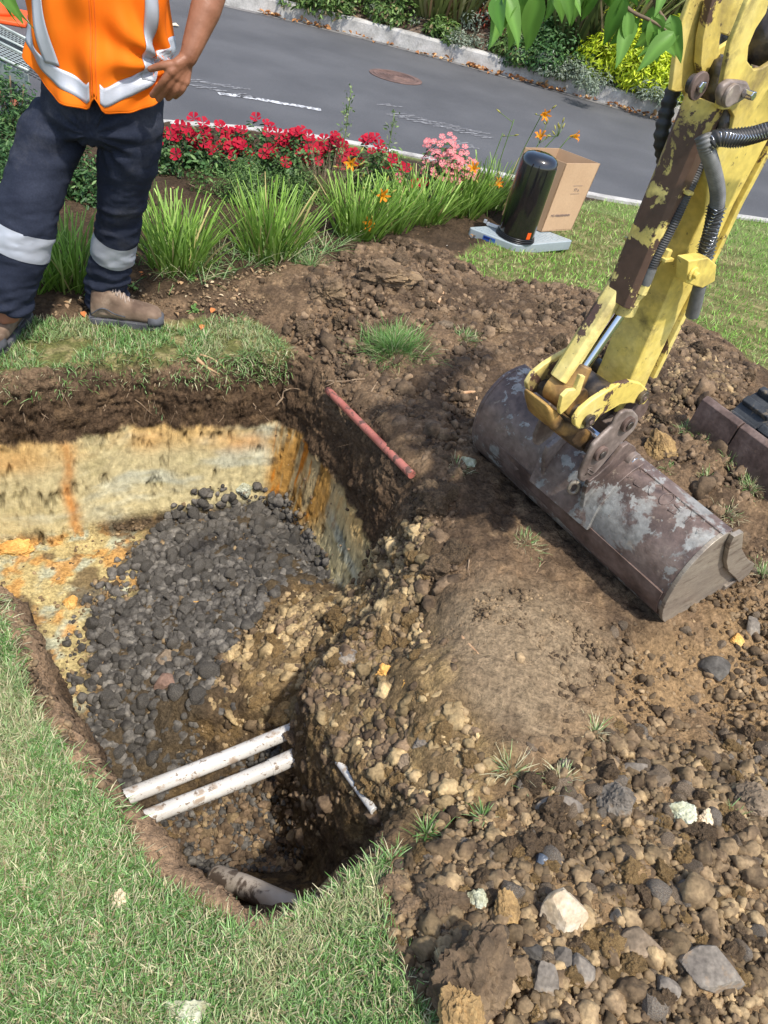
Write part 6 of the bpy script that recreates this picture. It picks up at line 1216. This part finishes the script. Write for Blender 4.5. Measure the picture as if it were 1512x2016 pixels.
c = bank_pt(1400, 175); shrub('golden_shrub', 'smaller part hidden yellow green shrub behind the digger arm', c-UZ*.05, (.6, .5, .6), 2200, .085, .022, [(.40,.50,.02), (.55,.65,.03), (.68,.76,.06), (.25,.36,.02)], (3, 5, 3, 1), None, 'shrub', 661, 10, 0)
FX = [(.16,.20,.06), (.26,.30,.09), (.42,.42,.16), (.34,.22,.12), (.52,.50,.26)]
def flax(px, py, n, H, label, seed, wd=.05, cols=FX, wts=(2, 3, 2, 2, 2), rad=.25, dn=0):
    c = bank_pt(px, py); clump(0, 0, rad, n, H, label, .2, group='strap leaved flax on the bank', cols=cols, wts=wts, name='flax_plant', Wd=wd, base=c-UZ*dn)
flax(850,32,110,1.7,'yellow striped flax clump behind the far kerb near the top middle',1); flax(905,38,80,1.6,'yellow striped flax clump right beside its twin at the top middle',2); flax(800,5,60,1.4,'flax clump at the top edge left of the yellow striped ones',3)
for i, (px, py, lb_) in enumerate([(1125,95,'dark drooping flax clump behind the hanging leaves'), (1180,110,'tall flax with dry brown skirt behind the golden shrub'), (1010,50,'flax clump behind the big hanging leaf'), (1330,60,'dense flax clump above the golden shrub'), (1400,70,'flax clump behind the top of the digger arm'), (1240,60,'shadowed flax clump above the golden shrub')]): flax(px, py, 150, 1.6, lb_, 5+i, .045, [(.08,.11,.04), (.14,.18,.06), (.30,.24,.14), (.24,.28,.10)], (3, 3, 2, 2), .3)
c = bank_pt(962, 62); shrub('red_plant', 'plant with rust red leaves between flax and hanging leaves', c, (.35, .3, .5), 900, .04, .015, [(.35,.05,.02), (.45,.09,.04), (.2,.08,.04)], (3, 2, 2), None, 'shrub', 670, 8, 0)
# big dark bushes at the top of the bank so that the view ends in foliage
for i in range(13):
    x = -7+1.55*i; y = KERB_F(np.array([x]))[0]+3.0+(i % 3)*.7; shrub('background_bush', 'big dark green bush at the top of the far bank', (x, y, bank_z(x, y)-.1), (1.25, 1.0, 1.7), 2300, .13, .05, DG, (4, 4, 2, 1), 'big bushes at the top of the bank', 'bush', 680+i, 14, 0)
n = 2200; gx = r6.uniform(-4, 6.5, n); gt = r6.uniform(.03, 2.6, n); gy = KERB_F(gx)+.14+gt; P = np.column_stack([gx, gy, [bank_z(a, b)+.02 for a, b in zip(gx, gy)]])
V, F, C = leaves_mb(P, UZ+r6.normal(0, .6, (n, 3)), r6.uniform(.03, .12, n), r6.uniform(.01, .03, n), palette(n, [(.14,.10,.07), (.28,.20,.12), (.42,.30,.18), (.12,.16,.06)], (3, 3, 2, 2)), .3); tag(obj('bank_litter', V, F, MAT['dryleaf'], None, C), kind='stuff')
for i in range(40):
    x = r6.uniform(-3.5, 5.5); y = KERB_F(np.array([x]))[0]+r6.uniform(.5, 2.6); shrub('ground_cover', 'low green filler plant between the shrubs of the bank', (x, y, bank_z(x, y)-.03), (.38, .34, .3), 380, .06, .022, DG if i % 2 else SG, (3, 4, 3, 1), 'filler plants of the bank', 'plant', 720+i, 7, 0)
# ================================================================ cherry branches hanging into the view
LV = [(.055,.15,.022), (.085,.21,.03), (.14,.29,.05)]
def cherry_leaf(L, W_, seed, droop=.5):
    r_ = np.random.default_rng(seed); t = np.linspace(0, 1, 9); V = []; C = []; col = np.array(LV[r_.integers(0, 3)])
    for x in t:
        w = W_*math.sin(math.pi*min(x**.75, 1))**.85*(1-.35*x) if 0 < x < 1 else .0004
        z = -droop*L*x*x*.6
        for s_ in (-1, -.5, 0, .5, 1): V.append((x*L, s_*w/2+.0008*math.sin(x*60), z+abs(s_)*w*.16+(.0012*math.sin(x*46+abs(s_)*2.2) if s_ else 0))); C.append(col*(1.15 if s_ == 0 else 1)*(1+.10*math.sin(x*52-abs(s_)*3)))
    F = np.array([[i*5+j, (i+1)*5+j, (i+1)*5+j+1, i*5+j+1] for i in range(8) for j in range(4)]); me = mesh_np(V, F, 'leaf', np.array(C), True); me.materials.append(MAT['leaf']); return me
leafs = [cherry_leaf(.064, .030, s, r6.uniform(.2, .7)) for s in range(6)]
def branch(name, label, pts, nl, r0=.005, spread=.5, extra=(), group=None, size=(.8, 1.2)):
    """pts: (px, py, distance forward) along the twig"""
    P = np.array([VY(a, b, y) for a, b, y in pts]); P = spline(P, 8); t = thing(name, label, 'branch', P[0], group); V, F = tube(P, np.linspace(r0, .0015, len(P)), 7); m = MB(); m.add(V, F); m.build('twig', MAT['twig'], t, smooth=True)
    for i in range(nl):
        k = int(len(P)*(.12+.88*(i+.5)/nl)); k = min(k, len(P)-1); p = P[k]; d_ = np.array([r6.normal(.0, .55), r6.normal(-.1, .4), -1.0+r6.uniform(-.1, .75)]); o = bpy.data.objects.new('leaf', leafs[r6.integers(0, 6)]); link(o, t); o.location = p+r6.normal(0, .006, 3)-root_loc(t)
        d_ /= np.linalg.norm(d_); nrm = np.array([r6.normal(0, .5), -1.0, r6.uniform(.1, .9)]); nrm -= d_*(nrm@d_); nrm /= np.linalg.norm(nrm); s_ = np.cross(nrm, d_); M_ = Matrix(np.column_stack([d_, s_, nrm]).tolist()); o.rotation_euler = M_.to_euler(); q = r6.uniform(*size); o.scale = (q, q, q)
    return t
branch('cherry_branch', 'leafy cherry branch hanging in at the top right, left twig with the biggest leaf', [(1160,-110,1.45),(1080,-50,1.45),(1020,-28,1.45),(985,-15,1.45)], 9, size=(1.0, 1.4))
branch('cherry_branch', 'cherry twig whose leaves hang right of the biggest leaf at the top edge', [(1180,-120,1.5),(1120,-50,1.5),(1070,-20,1.5),(1048,-5,1.5)], 10, size=(.8, 1.1))
branch('cherry_branch', 'cherry twig with thin leaves against the dark flax at the top edge', [(1290,-110,1.6),(1220,-50,1.6),(1170,-30,1.6),(1140,-25,1.6)], 9, size=(.8, 1.0))
branch('cherry_branch', 'cherry twig hanging over the golden shrub', [(1190,-100,1.5),(1210,-20,1.5),(1240,20,1.5),(1290,45,1.5),(1330,75,1.5)], 13, size=(.75, 1.15))
branch('cherry_branch', 'cherry twig with the lowest leaves beside the black hose', [(1300,-100,1.55),(1290,0,1.55),(1310,40,1.55),(1335,70,1.55)], 9, size=(.75, 1.1))
branch('cherry_branch', 'bright green leaf sprig in the top left corner before the cone', [(-60,-90,1.25),(-20,-50,1.25),(10,-25,1.25)], 4, size=(.9, 1.15))
# ================================================================ the worker
MAT['skin'] = material('skin', rough=.5, cols=[(.20, .080, .040), (.25, .105, .055), (.30, .13, .072)], scale=14, spec=.4, bump=((120, .0008, 5), (40, .0015, 3)))
MAT['denim'] = material('navy_work_trousers', rough=.85, cols=[(.016, .020, .034), (.024, .029, .046)], scale=10, spec=.15, finevar=.15, finescale=160, bump=((500, .0006, 2),),
                        patches=[((.085, .085, .095), 2.6, .52, .72, .75), ((.35, .35, .36), 34, .735, .75, .8)])
MAT['hivis'] = material('orange_hi_vis', rough=.7, cols=[(.86, .16, .006), (.92, .20, .01)], scale=6, spec=.15, trans=.12, bump=((600, .0004, 2),), patches=[((.25, .08, .03), 22, .70, .74, .5)])
MAT['tape'] = material('reflective_tape', rough=.5, metal=.25, cols=[(.36, .38, .42), (.46, .48, .52)], scale=8, spec=.6, patches=[((.18, .18, .19), 16, .66, .72, .8)], bump=((300, .0004, 2),))
MAT['boot'] = material('brown_boot_leather', rough=.8, cols=[(.10, .065, .045), (.19, .13, .09), (.27, .20, .145)], scale=9, spec=.2, bump=((90, .001, 5),), patches=[((.36, .28, .20), 12, .56, .7, .6)])
MAT['sole'] = material('boot_rubber', rough=.7, cols=[(.045, .045, .05), (.10, .10, .11)], scale=14, bump=((80, .001, 4),))
MAT['lace'] = material('boot_lace', rough=.8, base=(.33, .26, .21)); MAT['zip'] = material('zip_tape', rough=.7, base=(.70, .12, .01)); MAT['dirt_zip'] = material('seam', rough=.8, base=(.012, .014, .02))
MAT['hair'] = material('black_hair', rough=.6, base=(.012, .010, .009), bump=((90, .003, 4),)); MAT['eye'] = material('eye_white', rough=.2, base=(.7, .68, .65)); MAT['iris'] = material('iris', rough=.15, base=(.03, .015, .01))
def remeshed(mb, voxel, smooth=4, name='tmp'):
    V = np.concatenate(mb.V); me = mesh_np(V, mb.F, name); o = bpy.data.objects.new(name, me); COL.objects.link(o)
    r_ = o.modifiers.new('r', 'REMESH'); r_.mode = 'VOXEL'; r_.voxel_size = voxel
    s_ = o.modifiers.new('s', 'SMOOTH'); s_.iterations = smooth; s_.factor = .5
    dg = bpy.context.evaluated_depsgraph_get(); dg.update(); ev = o.evaluated_get(dg); m2 = ev.to_mesh(); n = len(m2.vertices)
    V2 = np.zeros(n*3); m2.vertices.foreach_get('co', V2); N2 = np.zeros(n*3); m2.vertices.foreach_get('normal', N2); F2 = [tuple(p.vertices) for p in m2.polygons]
    ev.to_mesh_clear(); bpy.data.objects.remove(o); return V2.reshape(-1, 3), N2.reshape(-1, 3), F2
YAW = math.radians(17); fd = np.array([math.sin(YAW), -math.cos(YAW), 0]); sd = np.array([math.cos(YAW), math.sin(YAW), 0])
TC_ = np.array([-1.254, 2.72, 0])
wk = thing('person', 'worker in orange hi vis vest and navy trousers standing with a hand on the hip', 'person', (-1.36, 2.7, 0))
def legrow(y, x0, x1, Y): a, b = VY(x0, y, Y), VY(x1, y, Y); return (a+b)/2, np.linalg.norm(b-a)/2
legL = [legrow(*q) for q in [(225,72,176,2.71),(262,44,166,2.69),(300,33,150,2.67),(347,20,132,2.63),(400,3,117,2.58),(452,-9,104,2.55),(520,-19,82,2.52),(570,-24,66,2.50),(606,-27,56,2.49)]]
legR = [legrow(*q) for q in [(225,196,312,2.73),(262,190,322,2.75),(300,194,314,2.76),(360,194,294,2.79),(410,193,281,2.81),(450,190,275,2.83),(500,181,265,2.85),(550,170,251,2.87),(596,170,246,2.88)]]
mb = MB()
for lg in (legL, legR):
    P = spline([c for c, r in lg], 5); rr_ = np.interp(np.linspace(0, len(lg)-1, len(P)), range(len(lg)), [r*.92 for c, r in lg]); V, F = tube(P, np.column_stack([rr_, rr_*1.02]), 24, ref=(1, 0, 0)); mb.add(V, F)
hp = [(TC_+UZ*1.00, .178, .122), (TC_+UZ*.93, .190, .13), (TC_+UZ*.86, .200, .14), (TC_+UZ*.80, .196, .135), (TC_+UZ*.76, .15, .10)]
V, F = tube([h[0] for h in hp], np.array([(h[1], h[2]) for h in hp]), 32, ref=sd); mb.add(V, F)
V, N_, F = remeshed(mb, .0085, 6)
# wrinkles: bunching at the hem and behind the knee, drag lines from the crotch
zz = V[:, 2]; isL = (V[:, 0] < -1.30-.0*zz) 
q = V*np.array([3, 3, 11]); hem = sstep(-zz, -.36, -.12); kn_ = np.exp(-((zz-.50)/.09)**2); wr_ = fbm(q, 1.9, 4, 801, .55)*(.009+.013*hem+.004*kn_)+np.sin((zz+.35*fbm(V, 6, 2, 805)*.12)*150+fbm(V, 9, 2, 803)*3)*.0045*hem
cr = VY(186, 262, 2.62); dd_ = V-cr; ang = np.arctan2(dd_[:, 2], dd_[:, 0]); ds = np.linalg.norm(dd_, axis=1); wr_ += .0065*np.sin(ang*13+fbm(V, 5, 2, 806)*2.0)*np.exp(-(ds/.17)**2)*sstep(ds, .02, .07)
wr_ += .0055*(np.maximum(fbm(V*np.array([1, 1, 2.2])+fbm(V, 4, 2, 811)[:, None]*.06, 9, 3, 812, .5, ridged=True), .1)-.1)*(.5+hem+kn_)
V = V+N_*wr_[:, None]
tr = obj('trousers', V, F, MAT['denim'], wk, smooth=True)
def shin_tape(lg, i0, f0, f1):
    P = np.array([c for c, r in lg]); a = P[i0]*(1-f0)+P[i0+1]*f0; b = P[i0]*(1-f1)+P[i0+1]*f1; dr = (b-a)/np.linalg.norm(b-a); other = legR if lg is legL else legL
    bm = bmesh.new(); bm.from_mesh(tr.data); rl = root_loc(wk)
    for v in bm.verts: v.co = v.co+v.normal*.0022
    for p_, n_ in ((a, -dr), (b, dr)): bmesh.ops.bisect_plane(bm, geom=bm.verts[:]+bm.edges[:]+bm.faces[:], plane_co=Vector(p_-rl), plane_no=Vector(n_), clear_outer=True)
    cen_ = (a+b)/2-rl; bmesh.ops.delete(bm, geom=[v for v in bm.verts if (np.array(v.co)-cen_)@(np.array(v.co)-cen_) > .12**2], context='VERTS')
    me = bpy.data.meshes.new('reflective_band'); bm.to_mesh(me); bm.free(); me.materials.append(MAT['tape']); return link(bpy.data.objects.new('reflective_band', me), tr)
shin_tape(legL, 5, -.10, .62); shin_tape(legR, 5, .28, 1.12)
m = MB(); bl = [TC_+sd*(.205*math.sin(t))+fd*(.148*math.cos(t)) for t in np.linspace(-math.pi, math.pi, 49)]
for P_ in ([VY(186, 262, 2.60), VY(196, 238, 2.585), VY(212, 212, 2.575)],): V, F = tube(spline(P_, 4), .0022, 5); m.add(V, F)
m.build('fly_seam', MAT['dirt_zip'], tr, smooth=True)
# ---- vest
def vest_ring(z): t = (z-.90)/.5; a = .200+.004*t+.012*math.sin(max(t, 0)*3)+(max(t-.85, 0))*-.35; b = .158+.006*math.sin(t*3)-(max(t-.8, 0))*.20; return a, b
def hemz(u): uu = abs(((u+math.pi) % (2*math.pi))-math.pi); return .900+.105*sstep(np.array(uu), .45, 1.7)+.045*math.exp(-(u/.055)**2)-.006*math.cos(2*uu)
HANDP = VY(330, 150, 2.6)
def vest_pt(u, v, off=0.0):
    z0 = hemz(u); z = z0+(1.44-z0)*v; a, b = vest_ring(z); su, cu = math.sin(u), math.cos(u); n = sd*su*b+fd*cu*a; n /= np.linalg.norm(n)
    p = TC_+sd*(a*np.sign(su)*abs(su)**.9)+fd*(b*np.sign(cu)*abs(cu)**.9)+UZ*z
    d = p-HANDP; rr_ = np.linalg.norm(d); an = math.atan2(d[2], -(d@sd)); w = .0085*math.sin(an*10+1.3)*math.exp(-(rr_/.26)**2)*min(rr_/.06, 1)
    w += .006*math.sin(u*9+z*14)*math.exp(-((z-.97)/.10)**2)+.005*math.sin(u*5-z*19+1)+.003*math.sin(u*14+z*8)+.010*math.exp(-(u/.10)**2)*math.exp(-((z-1.02)/.15)**2)
    w -= .010*math.exp(-((abs(u)-.02)/.02)**2)*0; fl = .012*math.exp(-((z-z0)/.05)**2)
    return p+n*(w*1.7+off+fl)
def vest_patch(name, us, vs, off, mat, parent, thick=.0, closed=False):
    """us: list of u; vs(u) -> list of v"""
    V = []; nv = None
    for u in us:
        vv_ = vs(u); nv = len(vv_)
        for v in vv_: V.append(vest_pt(u, v, off))
    F = [(i*nv+j, i*nv+j+1, (i+1)*nv+j+1, (i+1)*nv+j) for i in range(len(us)-1) for j in range(nv-1)]
    if closed: n = len(us); F += [((n-1)*nv+j, (n-1)*nv+j+1, j+1, j) for j in range(nv-1)]
    o = obj(name, V, F, mat, parent, smooth=True); s_ = o.modifiers.new('thick', 'SOLIDIFY'); s_.thickness = thick or .002; s_.offset = 0; return o
us = np.linspace(-math.pi, math.pi, 181)[:-1]; vest = vest_patch('vest', us, lambda u: np.linspace(0, 1, 56), 0, MAT['hivis'], wk, .003, True)
def vz(u, z): z0 = hemz(u); return (z-z0)/(1.44-z0)
for (ua, ub) in ((-3.1, -.055), (.055, 3.1)): vest_patch('reflective_band', np.linspace(ua, ub, 70), lambda u: np.linspace(vz(u, hemz(u)+.045-.030*math.exp(-(u/.3)**2)+.02*math.exp(-((u-.9)/.5)**2)), vz(u, hemz(u)+.098-.030*math.exp(-(u/.3)**2)+.02*math.exp(-((u-.9)/.5)**2)), 6), .0034, MAT['tape'], vest, .0010)
for (uc, hw, tilt) in ((-.62, .15, -.55), (.80, .13, .0)):
    def vp(k, i): pass
    V = []; nz = 44; nu = 6
    for j in range(nz):
        z = 1.00+.43*j/(nz-1)
        for i in range(nu): u = uc+hw*(i/(nu-1)-.5)*1.7+tilt*(j/(nz-1)); V.append(vest_pt(u, vz(u, z), .0056))
    F = [(j*nu+i, j*nu+i+1, (j+1)*nu+i+1, (j+1)*nu+i) for j in range(nz-1) for i in range(nu-1)]; o = obj('reflective_band', V, F, MAT['tape'], vest, smooth=True); s_ = o.modifiers.new('t', 'SOLIDIFY'); s_.thickness = .0008; s_.offset = 0
for uo in (-.022, .022): 
    V, F = tube([vest_pt(uo, v, .0015) for v in np.linspace(.015, 1, 50)], .0014, 5); m = MB(); m.add(V, F); m.build('zip', MAT['zip'], vest, smooth=True)
V, F = tube([vest_pt(0, v, .001) for v in np.linspace(.015, 1, 50)], .0032, 6); m = MB(); m.add(V, F); m.build('zip', MAT['hivis'], vest, smooth=True)
V, F = tube([vest_pt(u, .006, .000) for u in np.linspace(-math.pi, math.pi, 181)], .0024, 6, cap=False); m = MB(); m.add(V, F); m.build('hem_piping', MAT['hivis'], vest, smooth=True)
# ---- body: one continuous surface
b = MB()
def T_(P, r, k=16, ref=None): V, F = tube(spline(P, 5), np.interp(np.linspace(0, 1, (len(P)-1)*5+1), np.linspace(0, 1, len(r)), r), k); b.add(V, F)
V, F = tube([TC_+UZ*z for z in (.85, 1.0, 1.15, 1.30, 1.40, 1.46)], np.array([(.17,.11), (.17,.115), (.185,.12), (.19,.12), (.15,.09), (.07,.06)]), 24, ref=sd); b.add(V, F)
T_([TC_+UZ*1.42, TC_+UZ*1.50+fd*.01, TC_+UZ*1.60+fd*.02], [.062, .058, .058])
shR = TC_+sd*.20+UZ*1.41; elR = VY(424, -34, 2.74); wrR = VY(374, 104, 2.63)
T_([TC_+sd*.10+UZ*1.42, shR, (shR+elR)/2+np.array([.01, 0, 0]), elR], [.06, .062, .052, .045]); T_([elR, (elR*.6+wrR*.4), wrR], [.045, .047, .030])
shL = TC_-sd*.20+UZ*1.41; elL = np.array([-1.66, 2.62, 1.24]); wrL = np.array([-1.50, 2.46, 1.43])
T_([TC_-sd*.10+UZ*1.42, shL, (shL+elL)/2, elL], [.06, .062, .05, .044]); T_([elL, elL*.6+wrL*.4, wrL], [.044, .045, .030])
for lg in (legL, legR): T_([c for c, r in lg[::2]]+[lg[-1][0]-UZ*.05], [.085, .075, .05, .04, .04])
hc = TC_+UZ*1.70+fd*.035
D, FI = ico(4); hd = D*np.array([.074, .095, .118]); hd[:, 1] += np.where(D[:, 2] < -.2, 0, .0); R_ = np.column_stack([sd, -fd, UZ]); b.add(hd@R_.T+hc, FI)
for px_, f_, z_, rr_ in ((0, .095, -.025, (.013, .020, .020)), (0, .088, -.068, (.024, .012, .008)), (0, .078, -.105, (.026, .022, .020)), (-.074, .0, -.015, (.008, .018, .030)), (.074, .0, -.015, (.008, .018, .030)), (-.03, .083, .012, (.022, .010, .008)), (.03, .083, .012, (.022, .010, .008))):
    b.add((D*np.array(rr_))@R_.T+hc+sd*px_+fd*f_+UZ*z_, FI)
V, N_, F = remeshed(b, .0075, 3); body = None
# right hand, on the hip; fine voxels, joined to the same surface
h = MB()
def Tf(P, r): V, F = tube(spline(P, 5), np.interp(np.linspace(0, 1, (len(P)-1)*5+1), np.linspace(0, 1, len(r)), r), 14); h.add(V, F); D_, F_3 = ico(2); h.add(D_*r[-1]*1.02+P[-1], F_3)
def hpt(x, y, Y): return VY(x, y, Y)
kn = [((337,141), (319,164), (300,187)), ((345,149), (329,173), (312,195)), ((354,157), (345,178), (331,193)), ((364,160), (358,177), (345,190))]
for i, (a, c, e) in enumerate(kn):
    Y0 = 2.585+.012*i; Tf([hpt(370-2*i+4, 108+3*i, 2.625+.004*i), hpt(*a, Y0-.006)], [.021, .0165]); Tf([hpt(*a, Y0-.006), hpt(*c, Y0-.012), hpt(*e, Y0+.010)], [.0145, .0120, .0100] if i < 3 else [.0125, .0105, .009])
Tf([hpt(368,114,2.62), hpt(348,126,2.59)], [.022, .017]); Tf([hpt(348,127,2.59), hpt(322,129,2.575), hpt(296,136,2.578)], [.0155, .0125, .0098])
Tf([elR*.5+wrR*.5, wrR, hpt(366,118,2.625)], [.041, .029, .026])
V2, N2, F2 = remeshed(h, .0034, 2)
# left hand raised near the collar
h = MB(); fdL = np.array([.45, -.5, .75]); fdL /= np.linalg.norm(fdL); s2 = np.cross(fdL, [0, 0, 1.0]); s2 /= np.linalg.norm(s2); n2 = np.cross(s2, fdL)
Tf([elL*.3+wrL*.7, wrL, wrL+fdL*.03], [.036, .029, .028])
for i, L_ in enumerate((.072, .08, .074, .058)):
    k0 = wrL+fdL*.085+s2*(.034-.0225*i); Tf([wrL+s2*(.014-.009*i)+fdL*.01, k0], [.021, .0155]); Tf([k0, k0+fdL*L_*.5-n2*.010, k0+fdL*L_*.85-n2*.035], [.0125, .0110, .0090])
Tf([wrL+s2*.02, wrL+s2*.05+fdL*.04-n2*.01, wrL+s2*.058+fdL*.085-n2*.025], [.018, .0135, .010])
V3, N3, F3 = remeshed(h, .0034, 2)
m = MB(); m.add(V, F); m.add(V2, F2); m.add(V3, F3); body = m.build('body', MAT['skin'], wk, smooth=True)
# nails
for a, Y in (((299,190), 2.582), ((311,198), 2.594), ((292,138), 2.566)):
    pass
# hair cap and eyes
hv = D*np.array([.082, .103, .122]); keep = (D[:, 2] > .25) | ((D[:, 1] > .25) & (D[:, 2] > -.35)); FH = np.array([f for f in FI if keep[list(f)].all()]); o = obj('hair', hv@R_.T+hc+UZ*.006, FH, MAT['hair'], wk, smooth=True); s_ = o.modifiers.new('t', 'SOLIDIFY'); s_.thickness = .008
for q in (-.03, .03):
    m = MB(); m.add((ico(3)[0]*.0125)@R_.T+hc+sd*q+fd*.080-UZ*.004, ico(3)[1]); e_ = m.build('eye', MAT['eye'], wk, smooth=True); m = MB(); m.add((ico(2)[0]*np.array([.006, .003, .006]))@R_.T+hc+sd*q+fd*.0915-UZ*.004, ico(2)[1]); m.build('iris', MAT['iris'], e_, smooth=True)
# ---- boots
def boot(heel, toe, ankle, z0=.0):
    heel = np.array([*heel[:2], z0]); toe = np.array([*toe[:2], z0]); x = toe-heel; L = np.linalg.norm(x); x /= L; y = np.array([-x[1], x[0], 0]); fp = lambda a, b_, c: heel+x*a*L+y*b_+UZ*c
    mb = MB()
    secs = [(0.03, .030, .036, .055), (.12, .038, .040, .058), (.30, .038, .042, .050), (.48, .043, .044, .040), (.64, .049, .040, .030), (.80, .051, .034, .020), (.92, .045, .029, .016), (.985, .028, .022, .012)]
    V = []; k = 20
    for t, w, h_, _ in secs:
        for j in range(k):
            a = 2*math.pi*j/k; cy, sy = math.cos(a), math.sin(a); V.append(fp(t, w*np.sign(cy)*abs(cy)**.8, .022+h_+h_*np.sign(sy)*abs(sy)**.75))
    F = [(i*k+j, i*k+(j+1) % k, (i+1)*k+(j+1) % k, (i+1)*k+j) for i in range(len(secs)-1) for j in range(k)]+[tuple(range(k))[::-1], tuple((len(secs)-1)*k+j for j in range(k))]; mb.add(np.array(V), F)
    an = np.array(ankle); V, F = tube(spline([fp(.20, 0, .05), fp(.21, 0, .10), fp(.22, 0, .15)*.6+np.array([an[0], an[1], .15+z0])*.4], 4), np.column_stack([np.linspace(.055, .050, 9), np.linspace(.044, .048, 9)]), 20, ref=x); mb.add(V, F)
    V, F = tube([fp(.24, 0, .125), fp(.40, 0, .098), fp(.58, 0, .070)], [.040, .037, .030], 16); mb.add(V, F)
    V, N_, F = remeshed(mb, .0055, 5); V += N_*(fbm(V, 26, 3, 820)*.0022)[:, None]; bt = obj('boot', V, F, MAT['boot'], wk, smooth=True)
    out = [(0.0,.026),(.04,.036),(.16,.042),(.32,.040),(.48,.045),(.66,.054),(.82,.056),(.94,.047),(1.0,.028),(1.012,0)]; ol = [fp(a, b_, 0) for a, b_ in out]+[fp(a, -b_, 0) for a, b_ in out[:-1][::-1]]
    V, F = prism(spline(ol+[ol[0]], 3)[:-1]+UZ*0, UZ*.030); m = MB(); m.add(V, F); m.build('sole', MAT['sole'], bt, bevel=.006)
    mc_ = []; V = []
    for t, w, h_ in ((.80, .053, .036), (.88, .050, .034), (.95, .042, .029), (1.0, .026, .022)):
        for j in range(13): a = math.pi*j/12; V.append(fp(t, w*math.cos(a), .020+(h_*1.55)*math.sin(a)**.8*(1 if t < .85 else .95)))
    F = [(i*13+j, i*13+j+1, (i+1)*13+j+1, (i+1)*13+j) for i in range(3) for j in range(12)]+[tuple(39+j for j in range(13))]; m = MB(); m.add(np.array(V), F); o = m.build('toe_cap', MAT['sole'], bt, smooth=True); s_ = o.modifiers.new('t', 'SOLIDIFY'); s_.thickness = .006; s_.offset = 1
    m = MB()
    for i in range(5):
        t = .33+.06*i; zt = .158-.0155*i
        for s_1 in (1, -1): V, F = tube(spline([fp(t, -.026*s_1, zt-.012), fp(t+.025, 0, zt+.006), fp(t+.05, .026*s_1, zt-.022)], 4), .0034, 6); m.add(V, F)
    V, F = tube(spline([fp(.36, 0, .150), fp(.40, .03, .158), fp(.46, .05, .12)], 4), .003, 6); m.add(V, F); m.build('laces', MAT['lace'], bt, smooth=True)
    m = MB(); V, F = tube(spline([fp(.04, -.043, .05), fp(.20, -.052, .085), fp(.36, -.048, .062), (fp(.50, -.052, .055))], 5), .003, 6); m.add(V, F); V, F = tube(spline([fp(.04, .043, .05), fp(.20, .052, .085), fp(.36, .048, .062), (fp(.50, .052, .055))], 5), .003, 6); m.add(V, F); m.build('seam', MAT['sole'], bt, smooth=True)
    return bt
boot(G(176, 628, .01), G(320, 640, .01), legR[-1][0], .005)
boot(G(52, 622, .01), G(-30, 700, .01), legL[-1][0], .005)
